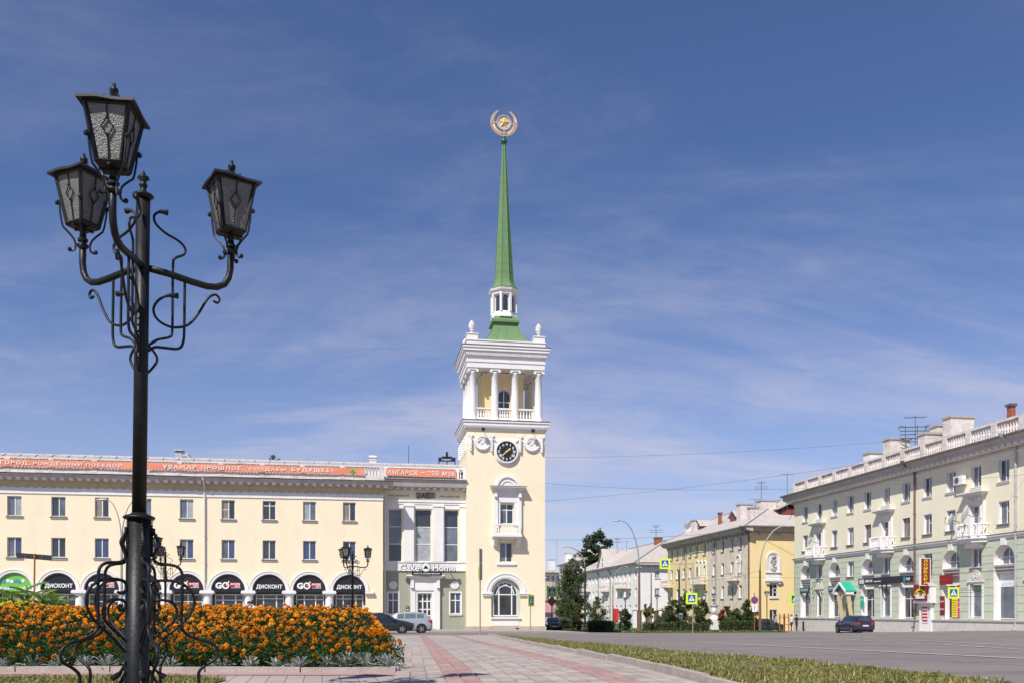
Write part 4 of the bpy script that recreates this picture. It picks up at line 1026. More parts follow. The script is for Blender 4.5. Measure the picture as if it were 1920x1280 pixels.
# clock
ck = MB(); cxk, czk = tu(949.5), tz(846.3); R1_ = .92
face = MB().disc(cxk, czk, R1_, -.12, 0, 40).build('clock_face', 'black_sign', root)
b = MB(); b.ring(cxk, czk, R1_-.02, R1_+.10, -.26, 0, 0, 2*PI, 40).ring(cxk, czk, R1_+.10, R1_+.20, -.18, 0, 0, 2*PI, 40); b.build('clock_ring', 'white', face)
nums = ['XII', 'I', 'II', 'III', 'IIII', 'V', 'VI', 'VII', 'VIII', 'IX', 'X', 'XI']
for i, s in enumerate(nums):
    a = PI/2-i*PI/6; w_ = {1: .05, 2: .12, 3: .2, 4: .26}[len(s)]
    if s in ('V', 'X'): w_ = .15
    if s in ('IX', 'XI'): w_ = .2
    text(face, s, cxk+.73*R1_*math.cos(a), -.125, czk+.73*R1_*math.sin(a), w_, .24, 'sign_white', .02, name='clock_numeral', bold=.02)
for ang, ln, wd_ in ((math.radians(-138), .80, .05), (math.radians(40), .46, .08)):
    dx, dz_ = math.cos(ang), math.sin(ang)
    p = [(-.12, -wd_), (ln*.75, -wd_*.8), (ln*.78, -wd_*1.6), (ln, 0), (ln*.78, wd_*1.6), (ln*.75, wd_*.8), (-.12, wd_)]
    MB().prism([(cxk+a*dx-c*dz_, czk+a*dz_+c*dx) for a, c in p], -.19 if ln > .5 else -.17, -.175 if ln > .5 else -.155).build('clock_hand', 'gold', face)
for px in (904, 996.5):
    t = thing('floodlight', 'black floodlight over the %s star medallion of the tower' % ('left' if px < 950 else 'right'), 'floodlight', (tu(px), 76.9-.8, tz(812)))
    MB().box(-.14, .14, -.1, .15, tz(812), tz(806)).build('housing', 'black_sign', t); MB().tube([(0, .1, tz(806)), (0, .45, tz(806)+.12), (0, .62, tz(806)+.15)], .03, 6).build('arm', 'iron_sheet', t)
# lower cornice (square ring all round)
def slab(b, e, z0, z1): b.box(T0-e, T1+e, -e, TD+e, z0, z1)
za, zb_ = tz(804), tz(790, .75)
b = MB(); slab(b, .12, za-.12, za+.02); slab(b, .22, za+.02, za+.22); slab(b, .30, za+.22, za+.5); slab(b, .38, za+.5, za+.66); b.build('lower_cornice', 'white', root)
b = MB(); slab(b, .42, za+.66, za+.72); b.build('cornice_flashing', 'iron_sheet', root)
b = MB()
for x in np.arange(T0-.1, T1+.1, .16): b.ball((x, -.26, za+.15), .07, 5, 4)
b.build('cornice_beading', 'white', root, kind='stuff')
zF = za+.72
# colonnade
ZK = tz(690); ci = .32                       # column centre inset
ce0, ce1 = T0+.02, T1-.02
cols_x = [tu(889)+.0, tu(929), tu(967), tu(1004)]
cols_x[0] = T0+ci+.25; cols_x[3] = T1-ci-.2
b = MB(); h = ZK-zF
prof = [(.42, 0), (.42, .12), (.37, .16), (.39, .24), (.34, .32), (.325, .5), (.32, h*.5), (.275, h-.45), (.30, h-.42), (.28, h-.36), (.30, h-.3)]
b.lathe(prof, 0, 0, 0, 20); colm = b.mesh('column', 'white', smooth=True)
b = MB(); b.box(-.36, .36, -.34, .34, -.12, 0).box(-.34, .34, -.3, .3, -.2, -.12)
for sx in (-1, 1):
    for sy in (-1, 1): b.tube([(sx*.37, sy*.36, -.24), (sx*.37, sy*.2, -.24)], .13, 10)
b.box(-.4, .4, -.32, -.22, -.2, -.13).box(-.4, .4, .22, .32, -.2, -.13); capm = b.mesh('capital', 'white')
cols_y = [ci+.1, ci+.1+(TD-2*ci-.2)/3, ci+.1+2*(TD-2*ci-.2)/3, TD-ci-.1]
for i, x in enumerate(cols_x):
    for j, y in enumerate(cols_y):
        if 0 < i < 3 and 0 < j < 3: continue
        c = place('column', colm, (x, y, zF), root); place('capital', capm, (x, y, ZK), c)
# corner piers behind corner columns on the left flank
# balustrades
b = MB(); zr_ = tz(763)
for y in (ci+.1, TD-ci-.1):
    b.box(T0+.3, T1-.3, y-.12, y+.12, zr_-.14, zr_).box(T0+.3, T1-.3, y-.12, y+.12, zF+.18, zF+.34)
for x in (cols_x[0], cols_x[3]): b.box(x-.12, x+.12, ci, TD-ci, zr_-.14, zr_).box(x-.12, x+.12, ci, TD-ci, zF+.18, zF+.34)
bk = b.build('balustrade', 'white', root)
for a, c in zip(cols_x, cols_x[1:]):
    n = 5
    for i in range(n):
        me = cached('towbal', lambda: (lambda q: (balusters(q, [(0, 0, 0)], zr_-.14-zF-.34, seg=8, sc=1.15), q)[1])(MB()).mesh('baluster', 'white', smooth=True))
        place('baluster', me, (a+.38+(c-a-.76)*(i+.5)/n, ci+.1, zF+.34), bk)
b = MB()
for x in (cols_x[0], cols_x[3]): balusters(b, [(x, y, zF+.34) for y in np.arange(.9, TD-.7, .3)], zr_-.14-zF-.34)
b.build('side_balusters', 'white', bk, smooth=True, kind='stuff')
# core with arched window
k0, k1 = T0+1.55, T1-1.7; ky = 1.45
awc = tu(945, -1.45); zw = tz(760, -1.45)
mb = MB(); wall(mb, k0, k1, zF, ZK+.1, [(awc-.58, awc+.58, zF, FT.z(945, 742, -1.45), True, .3)], y=ky, depth=.3)
for x in (k0, k1): mb.poly([(x, ky, zF), (x, TD-1.3, zF), (x, TD-1.3, ZK+.1), (x, ky, ZK+.1)])
mb.poly([(k0, TD-1.3, zF), (k1, TD-1.3, zF), (k1, TD-1.3, ZK+.1), (k0, TD-1.3, ZK+.1)])
mb.build('belfry_core', 'ochre', root)
arch_window(root, awc, zF, 1.16, FT.z(945, 742, -1.45), ky+.18, cols=(.5,), rows=(1.2, 2.0), g='glass_dark')
b = MB(); zs_ = FT.z(945, 742, -1.45); b.ring(awc, zs_, .60, .78, ky-.07, ky, 0, PI, 20).box(awc+.6, awc+.95, ky-.07, ky, zs_-.75, zs_-.05)
b.box(k0-.08, k1+.08, ky-.12, ky, ZK-.35, ZK-.1).box(k0-.12, k0, ky-.12, TD-1.3, ZK-.35, ZK-.1); b.build('core_moulding', 'white', root)
MB().box(T0-.3, T1+.3, -.3, TD+.3, zF-.05, zF+.02).build('gallery_floor', 'white', root)
# entablature + upper cornice
b = MB(); slab(b, -.02, ZK, tz(680)); slab(b, .04, tz(680), tz(676)); slab(b, -.02, tz(676), tz(668)); slab(b, .10, tz(668), tz(664.5)); slab(b, .20, tz(664.5), tz(660)+.0); slab(b, .32, tz(660), tz(660)+.25); slab(b, .40, tz(660)+.25, tz(660)+.42); b.build('entablature', 'white', root)
zU = tz(660)+.42
b = MB(); slab(b, .44, zU, zU+.06); b.build('roof_flashing', 'iron_sheet', root)
b = MB()
for x in np.arange(T0-.05, T1+.05, .16): b.box(x, x+.09, -.2, -.10, tz(668)+.0, tz(664.5))
for y in np.arange(0, TD, .16): b.box(T0-.2, T0-.10, y, y+.09, tz(668), tz(664.5))
b.build('dentils', 'white', root, kind='stuff')
zA = zU+.06
b = MB(); slab(b, .02, zA, zA+.42); slab(b, .08, zA+.42, zA+.52); b.build('attic', 'white', root)
zT = zA+.52
for x in (T0+.5, T1-.5):
    for y in (.45, TD-.45):
        p = MB().box(x-.48, x+.48, y-.45, y+.45, zA, zT+.45).box(x-.54, x+.54, y-.51, y+.51, zT+.45, zT+.53).build('pedestal', 'white', root)
        b = MB(); hc = tz(601)-(zT+.53); b.lathe([(.20, 0), (.22, .06), (.10, .16), (.09, .3), (.2, .36), (.16, .42), (.23, .5), (.25, hc*.5), (.22, hc*.68), (.12, hc*.9), (.02, hc)], x, y, zT+.53, 14)
        for k in range(8):
            for q in range(8):
                a = 2*PI*q/8+k*.39; rr_ = .24*math.sin(PI*(.25+.7*k/8)); b.ball((x+rr_*math.cos(a), y+rr_*math.sin(a), zT+.53+.5+(hc-.55)*k/8), .06, 5, 3)
        b.build('pine_cone_finial', 'white', p)
# upper roof
AX, AY = TC+.24, TD/2-.2
DA = 80.7
az = lambda p: EYE+(HOR-p)/F*DA
def oct_lathe(b, prof, seg=8, a0=PI/8): b.lathe(prof, AX, AY, 0, seg, a0)
b = MB(); zr1_ = az(610)
hw0 = 2.42; hw1 = 1.02
prev = None; n = 8; vs = []
for i in range(n+1):
    t_ = i/n; hw = hw1+(hw0-hw1)*(1-t_)**1.7; z = zT-.12+(zr1_-zT+.12)*t_
    vs += [(AX-hw, AY-hw*.93, z), (AX+hw, AY-hw*.93, z), (AX+hw, AY+hw*.93, z), (AX-hw, AY+hw*.93, z)]
b.add(vs, [(4*i+k, 4*i+(k+1) % 4, 4*i+4+(k+1) % 4, 4*i+4+k) for i in range(n) for k in range(4)]+[(4*n, 4*n+1, 4*n+2, 4*n+3)])
b.build('tent_roof', 'roof_green', root)
b = MB()
for fx in (-.5, 0, .5):
    pts_ = []
    for i in range(n+1):
        t_ = i/n; hw = hw1+(hw0-hw1)*(1-t_)**1.7; pts_.append((AX+fx*hw, AY-hw*.93-.01, zT-.12+(zr1_-zT+.12)*t_))
    b.tube(pts_, .018, 4)
for sx in (-1, 1):
    pts_ = []
    for i in range(n+1):
        t_ = i/n; hw = hw1+(hw0-hw1)*(1-t_)**1.7; pts_.append((AX+sx*hw, AY-hw*.93, zT-.12+(zr1_-zT+.12)*t_))
    b.tube(pts_, .03, 5)
b.build('roof_seams', 'roof_green', root, kind='stuff')
hwt = hw1+.22
b = MB(); b.frustum(AX, AY, zr1_-.08, zr1_+.12, hwt, hwt*.97, hwt, hwt*.97).frustum(AX, AY, zr1_+.12, az(600), hwt-.02, hwt*.95, hw1-.05, hw1-.05); b.build('roof_rim', 'roof_green', root)
# octagonal lantern
zl0, zl1 = az(601), az(549)
ro = ((tu(965)-tu(921))/2+.04)*DA/77.8/math.cos(PI/8)
b = MB(); oct_lathe(b, [(ro+.06, zl0), (ro+.06, zl0+.15), (ro, zl0+.2), (ro*.94, zl0+.5), (ro*.90, zl0+.55), (ro*.80, zl0+.56), (ro*.80, zl1-.1)])
for k in range(8):
    a = PI/8+k*PI/4; px_, py_ = AX+ro*.93*math.cos(a), AY+ro*.93*math.sin(a)
    b.lathe([(.13, 0), (.13, zl1-zl0-.6)], px_, py_, zl0+.5, 4, a+PI/4)
oct_lathe(b, [(ro*.80, zl1-.45), (ro*1.0, zl1-.42), (ro*1.02, zl1-.2), (ro*1.15, zl1-.12), (ro*1.2, zl1+.05), (ro*.9, zl1+.08)])
b.build('lantern_stage', 'white', root)
for k in range(8):
    a = k*PI/4; rr_ = ro*.80*math.cos(PI/8)+.015
    def lm():
        q = MB(); hh = zl1-zl0-1.35; q.box(-.20, .20, -.03, .0, 0, hh); q.ring(0, hh, 0.0, .20, -.03, 0, 0, PI, 8); return q.mesh('louvre', 'glass_dark')
    f_ = place('louvre', cached('louv', lm), (AX+rr_*math.cos(a), AY+rr_*math.sin(a), zl0+.62), root, (0, 0, a+PI/2))
# spire
zs0, zs1 = az(543.5), az(272)
def sr(px_half): return px_half/F*DA/math.cos(PI/8)
b = MB(); prof = [(sr(25), zs0-.1), (sr(24.5), zs0), (sr(21), zs0+.12), (sr(18.5), zs0+.35), (sr(17.0), zs0+.7), (sr(16.2), zs0+1.2), (sr(3.6), zs1-1.0), (sr(3.1), zs1)]
oct_lathe(b, prof); b.build('spire', 'roof_green', root)
b = MB()
for k in range(8):
    a = PI/8+k*PI/4; b.tube([(AX+r*math.cos(a), AY+r*math.sin(a), z) for r, z in prof[1:]], [.035]*5+[.03, .02], 4)
zz_ = zs0+1.4
while zz_ < zs1-1:
    t_ = (zz_-zs0-1.2)/(zs1-1.0-zs0-1.2); r_ = sr(16.2)+(sr(3.6)-sr(16.2))*t_; oct_lathe(b, [(r_+.006, zz_), (r_+.012, zz_+.012), (r_+.006, zz_+.024)]); zz_ += .75
b.build('spire_seams', 'seam_green', root, kind='stuff')
zbll = az(266); b = MB(); b.ball((AX, AY, zbll), .30, 16, 10); b.lathe([(.16, -.42), (.16, -.25), (.10, .25), (.17, .3), (.17, .4), (.09, .45)], AX, AY, zbll, 12); b.build('spire_ball', 'dark_green_paint', root, smooth=True)
# wreath emblem
ez = az(231.5); Rw = 24.5/F*DA
em = MB(); 
for sgn in (-1, 1):
    n = 22
    for rr_, w_ in ((1.0, .06), (.74, .055)):
        pts_ = []
        for i in range(n+1):
            a = -PI/2+sgn*(.06+i/n*2.62); tt = max(0, (i/n-.35)/.65); rad = Rw*(rr_ if rr_ == 1.0 else .74+.24*tt**1.6)
            pts_.append((AX+rad*math.cos(a), AY, ez+rad*math.sin(a)))
        em.tube(pts_, w_, 6)
    for i in range(1, n):
        a = -PI/2+sgn*(.06+i/n*2.62); tt = max(0, (i/n-.35)/.65); ri = .74+.24*tt**1.6; rm_ = Rw*(ri+1)/2; hw_ = Rw*(1-ri)/2*.95
        if hw_ < .03: continue
        for q in (-1, 1):
            c0 = Vector((AX+rm_*math.cos(a), AY, ez+rm_*math.sin(a))); rd = Vector((math.cos(a), 0, math.sin(a))); tg = Vector((-math.sin(a), 0, math.cos(a)))*sgn
            em.add([c0, c0+rd*q*hw_*.5+tg*.02+Vector((0, -.05, 0)), c0+rd*q*hw_+tg*.13, c0+rd*q*hw_*.5+tg*.08+Vector((0, .05, 0))], [(0, 1, 2, 3)])
            em.tube([c0-tg*.03, c0+rd*q*hw_*.9+tg*.12], .045, 5)
emo = em.build('wreath', 'gold_pale', root)
b = MB(); b.ring(AX, ez+.02, Rw*.50, Rw*.57, AY-.07, AY+.07, 0, 2*PI, 36); b.box(AX-Rw*.76, AX-Rw*.54, AY-.03, AY+.03, ez-.03, ez+.05).box(AX+Rw*.54, AX+Rw*.76, AY-.03, AY+.03, ez-.03, ez+.05).box(AX-.05, AX+.05, AY-.04, AY+.04, zbll+.4, ez-Rw*.5); b.build('star_ring', 'gold_pale', emo)
b = MB(); st = []
for i in range(10):
    r_ = Rw*.50 if i % 2 == 0 else Rw*.21; a = PI/2+i*PI/5-.08; st.append((AX+r_*math.cos(a), AY, ez+.02+r_*math.sin(a)))
for s in (-1, 1):
    b.add(st+[(AX, AY+s*.2, ez+.02)], [(i, (i+1) % 10, 10) for i in range(10)])
b.build('star', 'gold', emo)
b = MB(); b.disc(AX, ez+.02, Rw*.5, AY+.0, AY+.02, 30); b.build('star_backing', 'cornice', emo)

# ================================================================ RIGHT-HAND STREET
XR = 47.5
FR = Fac(XR, 93.6, -PI/2)
def V(px): return FR.u(px)
root = thing('green_cream_building', 'four storey house with cream upper floors over a green ground floor, on the right', 'building', (XR, 93.6, -1.5), -PI/2)
LR = 46.0
zBelt = 6.5; zPl = .05; zStr = 12.52; zCor = 13.75
RC = [93.6-(91.1-3.085*i) for i in range(14)]            # window axes, local x
RC = [c for c in RC if c < LR-1]
z3, z4 = 7.42, 9.12; z5, z6 = 10.62, 12.28
W3 = 1.15
opsU = []; opsL = []
for i, c in enumerate(RC):
    opsU.append((c-W3/2, c+W3/2, z5, z6))
    if i in (1, 5, 9): opsU.append((c-W3/2, c+W3/2, zBelt+.12, z4+.0))
    else: opsU.append((c-W3/2, c+W3/2, z3, z4))
    if i % 2 == 0: opsL.append((c-1.1, c+1.1, .12, 4.72, True, .62))
    else:
        opsL.append((c-.62, c+.62, 4.25, 5.75))
        if i not in (3, 7): opsL.append((c-.68, c+.68, .25, 2.95, False, .3))
        else: opsL.append((c-.6, c+.6, -1.2 if i == 3 else -.9, 2.3, False, .4))
mb = MB(); wall(mb, 0, LR, zBelt, zCor-.5, opsU, depth=.3, rm=1); mb.poly([(0, 0, zBelt), (0, 13, zBelt), (0, 13, zCor-.4), (0, 0, zCor-.4)]); mb.poly([(LR, 0, zBelt), (LR, 13, zBelt), (LR, 13, zCor-.4), (LR, 0, zCor-.4)])
mb.build('upper_wall', ['cream2', 'white'], root)
gv = [.75+.62*k for k in range(9)]
mb = MB(); wall(mb, 0, LR, zPl, zBelt, opsL, depth=.3, grooves=gv, rm=1); mb.poly([(0, 0, zPl), (0, 13, zPl), (0, 13, zBelt), (0, 0, zBelt)])
mb.build('lower_wall', ['green_wall2', 'white'], root)
# plinth follows the falling ground
b = MB(); b.box(-.1, LR, -.12, .3, -1.7, zPl-.06); b.build('plinth', 'plinth', root)
MB().box(-.14, LR, -.2, .1, zPl-.08, zPl+.03).build('plinth_ledge', 'sill', root)
b = MB(); b.box(-.05, LR, -.10, 0, zBelt-.18, zBelt+.02).box(-.08, LR, -.2, 0, zBelt+.02, zBelt+.14); b.build('belt_course', 'white', root)
MB().box(-.1, LR, -.24, 0, zBelt+.14, zBelt+.18).build('belt_flashing', 'iron_sheet', root)
b = MB(); b.box(-.03, LR, -.07, 0, zStr-.02, zStr+.16).box(-.05, LR, -.11, 0, zStr+.16, zStr+.21); b.build('string_course', 'white', root)
e0 = 13.02
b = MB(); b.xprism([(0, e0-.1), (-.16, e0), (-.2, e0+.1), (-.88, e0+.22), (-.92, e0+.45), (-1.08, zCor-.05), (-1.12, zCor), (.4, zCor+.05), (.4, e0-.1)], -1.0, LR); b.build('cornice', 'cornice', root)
b = MB(); x = -.6
while x < LR: b.box(x, x+.34, -.74, -.17, e0-.02, e0+.2); x += .69
b.build('cornice_blocks', 'white', root, kind='stuff')
b = MB(); b.box(-1.15, LR, -1.2, -.2, zCor+.03, zCor+.10); b.tube([(-1.1, -1.17, zCor-.02), (LR, -1.17, zCor-.02)], .07, 6); b.build('gutter', 'iron_sheet', root)
# rooftop balustrade
b = MB(); yb = .05; b.box(0, LR, yb-.16, yb+.16, zCor+.05, zCor+.42).box(-.02, LR, yb-.18, yb+.18, 15.10, 15.28)
x = -.02; posts = []
while x < LR:
    b.box(x-.28, x+.28, yb-.22, yb+.22, zCor+.05, 15.10); posts.append(x); x += 3.085/2*1.0 if False else 2.95
b.build('roof_balustrade', 'worn_white', root)
b = MB()
for p, q in zip(posts, posts[1:]):
    balusters(b, [(p+.28+(q-p-.56)*(k+.5)/8, yb, zCor+.42) for k in range(8)], 15.10-zCor-.42, seg=7, sc=1.5)
b.build('balusters', 'worn_white', root, smooth=True, kind='stuff')
MB().poly([(0, .3, zCor+.4), (LR, .3, zCor+.4), (LR, 7, 16.0), (0, 7, 16.0)]).poly([(0, 7, 16.0), (LR, 7, 16.0), (LR, 13.2, zCor), (0, 13.2, zCor)]).poly([(0, 0, zCor), (0, 7, 16), (0, 13.2, zCor)]).build('roof', 'slate', root)
# windows
for i, c in enumerate(RC):
    g = [('glass_mid', 'glass_dark'), ('glass_dark', 'glass_mid'), ('glass_curtain', 'glass_dark')][i % 3]
    fr = 'wood_frame' if i in (4, 6) else 'pvc'
    window(root, c, z5, W3, z6-z5, .22, cols=(.5,), glass=g, frame='pvc', sill='white', sd=.12)
    if i in (1, 5, 9):
        window(root, c, zBelt+.2, W3, z4-zBelt-.2, .22, cols=(.5,), rows=((.74,),), glass=('glass_mid', 'glass_dark'), frame='pvc', name='balcony_door')
        s = MB(); s.box(c-1.0, c-.62, -.12, 0, zBelt+.18, z4+.75).box(c+.62, c+1.0, -.12, 0, zBelt+.18, z4+.75).box(c-.62, c+.62, -.12, 0, z4+.12, z4+.75)
        s.box(c-.74, c-.6, -.16, -.0, zBelt+.18, z4+.2).box(c+.6, c+.74, -.16, 0, zBelt+.18, z4+.2)
        s.box(c-1.15, c+1.15, -.35, 0, z4+.75, z4+.86).box(c-1.3, c+1.3, -.6, 0, z4+.86, z4+.98).box(c-1.42, c+1.42, -.72, 0, z4+.98, z4+1.08)
        for k in range(4): s.ball((c-.6+.4*k, -.2, z4+.5), .13, 6, 4)
        s.build('window_surround', 'white', root)
        # canted balcony
        bl_ = MB(); P = [(-1.5, 0), (-1.25, -.75), (-.8, -1.15), (.8, -1.15), (1.25, -.75), (1.5, 0)]
        def extr(b_, P, z0, z1): n = len(P); b_.add([(c+p[0], p[1], z0) for p in P]+[(c+p[0], p[1], z1) for p in P], [list(range(n))[::-1], list(range(n, 2*n))]+[(k, (k+1) % n, (k+1) % n+n, k+n) for k in range(n)])
        extr(bl_, P, zBelt-.05, zBelt+.14); extr(bl_, [(p[0]*.9, p[1]*.85) for p in P], zBelt-.32, zBelt-.05); extr(bl_, [(p[0]*.55, p[1]*.6) for p in P], zBelt-.7, zBelt-.32)
        bal = bl_.build('balcony', 'white', root); rb = MB(); bb = MB()
        for p, q in zip(P, P[1:]):
            rb.tube([(c+p[0]*.96, p[1]*.96, zBelt+1.05), (c+q[0]*.96, q[1]*.96, zBelt+1.05)], .09, 4); rb.tube([(c+p[0]*.96, p[1]*.96, zBelt+.2), (c+q[0]*.96, q[1]*.96, zBelt+.2)], .08, 4)
            rb.box(c+p[0]*.96-.12, c+p[0]*.96+.12, p[1]*.96-.12, p[1]*.96+.12, zBelt+.14, zBelt+1.15)
            n = max(1, int(math.hypot(q[0]-p[0], q[1]-p[1])/.26))
            balusters(bb, [(c+(p[0]+(q[0]-p[0])*(k+.5)/n)*.96, (p[1]+(q[1]-p[1])*(k+.5)/n)*.96, zBelt+.25) for k in range(n)], .74)
        rb.build('railing', 'white', bal); bb.build('balusters', 'white', bal, smooth=True, kind='stuff')
        cb = MB(); cb.box(c-.9, c+.9, -.35, 0, 5.78, 5.95); cb.build('bracket', 'white', bal)
    else:
        window(root, c, z3, W3, z4-z3, .22, cols=(.42,) if i % 2 else (.58,), rows=((.55, 1, 1),) if i > 6 else (), glass=('glass_mid', 'glass_dark'), frame=fr, sill='sill', sd=.16)
    if i % 2 == 0:
        # deep white niche: upper arched window, panel, ground floor window
        arch_window(root, c, 4.35, 1.5, 4.95, .5, cols=(.5,), rows=(.55,), g='glass_mid')
        s = MB(); s.box(c-1.1, c-.75, .48, .62, 4.3, 5.6).box(c+.75, c+1.1, .48, .62, 4.3, 5.6)
        s.box(c-1.08, c+1.08, .50, .66, 2.9, 4.3)
        n = 12
        for k in range(n):
            a0, a1 = PI*k/n, PI*(k+1)/n
            s.add([(c+.75*math.cos(a0), .52, 4.95+.75*math.sin(a0)), (c+.75*math.cos(a1), .52, 4.95+.75*math.sin(a1)), (c+1.12*math.cos(a1), .52, 4.72+1.12*math.sin(a1)), (c+1.12*math.cos(a0), .52, 4.72+1.12*math.sin(a0))], [(0, 1, 2, 3)])
        s.build('niche_panel', 'white', root)
        s = MB(); s.box(c-1.13, c+1.13, .02, .52, 4.18, 4.32).box(c-1.09, c+1.09, .10, .52, 3.95, 4.18).box(c-1.09, c+1.09, .2, .52, 3.7, 3.95); s.build('niche_sill', 'sill', root)
        s = MB(); s.box(c-.26, c+.26, -.10, .02, 5.80, zBelt-.18); s.build('keystone', 'white', root)
        if i != 10: window(root, c, .2, 1.75, 2.75, .45, cols=(.5,), rows=((.62,),), glass=('glass_shop', 'glass_dark'), name='shop_window')
        else: window(root, c, .2, 1.9, 2.5, .42, cols=(), glass=('glass_mid',), name='shop_window')
        s = MB(); s.box(c-1.08, c-.88, .43, .56, .12, 2.95).box(c+.88, c+1.08, .43, .56, .12, 2.95); s.build('window_surround', 'white', root)
    else:
        window(root, c, 4.25, 1.24, 1.5, .22, cols=(.5,), glass=('glass_mid', 'glass_dark'), sill='sill', sd=.14)
        if i not in (3, 7):
            window(root, c, .3, 1.30, 2.6, .24, cols=(.5,) if i < 5 else (), glass=('glass_dark',) if i < 5 else ('glass_mid',), name='shop_window')
            s = MB(); s.box(c-.85, c-.68, -.05, .05, .15, 2.95).box(c+.68, c+.85, -.05, .05, .15, 2.95).box(c-.85, c+.85, -.05, .05, 2.95, 3.1).box(c-.95, c+.95, -.16, .05, 3.1, 3.22); s.build('window_surround', 'white' if i > 2 else 'green_wall2', root)
# oval and round reliefs
for px, zc_, rx_, w_ in ((1533.5, 2.9, .36, 1), (1831, 3.55, .42, 0)):
    s = MB(); s.ring(V(px), 3.65 if w_ == 0 else 3.45, rx_-.1, rx_, -.1, 0, 0, 2*PI, 20, sx=1.0).disc(V(px), 3.65 if w_ == 0 else 3.45, rx_-.08, -.04, 0, 20)
    for k in range(5): s.ball((V(px)+.12*math.cos(k*1.3), -.06, (3.65 if w_ == 0 else 3.45)+.16*math.sin(k*1.3)), .1, 6, 4)
    s.build('medallion', 'worn_white', root)
s = MB()                                                  # ribbon relief round the oval
for sg in (-1, 1):
    for q in range(3):
        pts_ = [(V(1533.5)+sg*(.35+.12*k), -.05, 3.9-.5*q+.35*math.sin(k*.6+q)-.05*k) for k in range(9)]
        s.tube(pts_, [.05, .07, .06, .05, .07, .05, .04, .03, .02], 5)
s.build('ribbon_relief', 'green_wall2', root)
for px in (1717, 1907): downspout(root, V(px), 0, -.7, zCor, 'brown_metal' if px < 1800 else 'zinc', .09, 1.0)
# ---- doors
def door(parent, u, z0, wd, ht, y, m='white'):
    d = MB().box(u-wd/2, u+wd/2, y, y+.08, z0, z0+ht).build('door', m, parent)
    MB().box(u-wd/2+.12, u+wd/2-.12, y-.02, y, z0+1.0, z0+ht-.2).build('pane', 'glass_dark', d)
    MB().box(u+wd/2-.14, u+wd/2-.1, y-.06, y, z0+.9, z0+1.2).build('handle', 'zinc', d); return d
door(root, RC[3], -1.15, 1.15, 3.0, -.24, 'poster_pale'); door(root, RC[7], -.95, 1.15, 2.45, -.24, 'pvc')
# green entrance canopy (col 3)
t = thing('entrance_canopy', 'entrance porch with a turquoise gabled roof on raking supports', 'porch', (XR, 93.6-RC[3], -1.2), -PI/2)
zc_ = 2.75; hw = 1.12; dpt = 1.15
b = MB(); b.add([(-hw, 0, zc_), (0, 0, zc_+.85), (0, -dpt, zc_+.85), (-hw, -dpt, zc_), (-hw, 0, zc_+.08), (0, 0, zc_+.93), (0, -dpt, zc_+.93), (-hw, -dpt, zc_+.08)], [(0,1,2,3), (7,6,5,4), (3,2,6,7), (0,3,7,4)])
b.add([(hw, 0, zc_), (0, 0, zc_+.85), (0, -dpt, zc_+.85), (hw, -dpt, zc_), (hw, 0, zc_+.08), (0, 0, zc_+.93), (0, -dpt, zc_+.93), (hw, -dpt, zc_+.08)], [(0,3,2,1), (4,5,6,7), (2,3,7,6), (3,0,4,7)])
b.build('gable_roof', 'turquoise', t)
b = MB()
for s in (-1, 1): b.add([(s*hw, -dpt-.02, zc_-.12), (0, -dpt-.02, zc_+.75), (0, -dpt-.02, zc_+.96), (s*hw*1.04, -dpt-.02, zc_+.08), (s*hw, -dpt-.12, zc_-.12), (0, -dpt-.12, zc_+.75), (0, -dpt-.12, zc_+.96), (s*hw*1.04, -dpt-.12, zc_+.08)], [(4,5,6,7), (0,1,2,3), (0,4,7,3), (3,7,6,2), (0,1,5,4)])
b.build('barge_board', 'sign_white', t)
b = MB(); b.prism([(-hw*.85, zc_), (hw*.85, zc_), (0, zc_+.72)], -dpt+.3, -dpt+.4); b.build('gable_panel', 'green_wall', t)
MB().disc(0, zc_+.4, .18, -dpt+.24, -dpt+.3, 12).build('gable_roundel', 'bottle_green', t)
b = MB(); b.box(-hw*.95, -hw*.7, -dpt, 0, zc_-.3, zc_).box(hw*.7, hw*.95, -dpt, 0, zc_-.3, zc_).box(-hw*.95, hw*.95, -.25, 0, zc_-.35, zc_-.05); b.build('beam', 'white', t)
b = MB()
for s in (-1, 1): b.xprism([(-.05, -1.1), (-.40, -1.1), (-1.0, zc_-.3), (-.55, zc_-.3)], s*.88-.06, s*.88+.06)
b.build('side_wall', 'frieze', t)
# signs, each a thing
def wall_sign(label, u, z0, wd, ht, board, words=(), y=-.12, dep=.1, cat='shop sign'):
    t = thing('shop_sign', label, cat, (XR+y, 93.6-u, z0), -PI/2)
    MB().box(-wd/2, wd/2, 0, dep, z0, z0+ht).build('sign_board', board, t)
    for (s, cx, cz, w_, h_, m) in words:
        if s[0] == '#': glyphs(t, cx, z0+cz, w_, h_, m, int(s[1:]), len(label)+int(z0*10)); continue
        text(t, s, cx, -.004, z0+cz, w_, h_, m, .02, bold=.01)
    return t
wall_sign('dark green sign in the first niche by the house corner', RC[0], 2.75, 2.1, .62, 'bottle_green', (('#6', 0, .36, 1.6, .3, 'poster_pale'),), y=-.10)
wall_sign('dark green sign in the niche left of the turquoise porch', RC[2], 2.75, 2.1, .66, 'bottle_green', (('#5', 0, .38, 1.7, .32, 'poster_pale'),), y=-.10)
t = wall_sign('long black sign over the windows right of the turquoise porch', RC[4]+3.0, 3.35, 8.6, .62, 'black_sign', (('#7', -2.4, .32, 1.3, .24, 'sign_white'), ('#9', -1.0, .24, 1.1, .12, 'sign_white')), y=-.2)
b = MB(); b.box(-4.1, -3.3, -.01, 0, 3.45, 3.85); b.build('logo_square', 'poster_pale', t); MB().box(3.1, 3.3, -.01, 0, 3.42, 3.9).build('logo_stripe', 'cyan', t)
glyphs(t, 3.8, 3.66, .6, .24, 'sign_white', 4, 5)
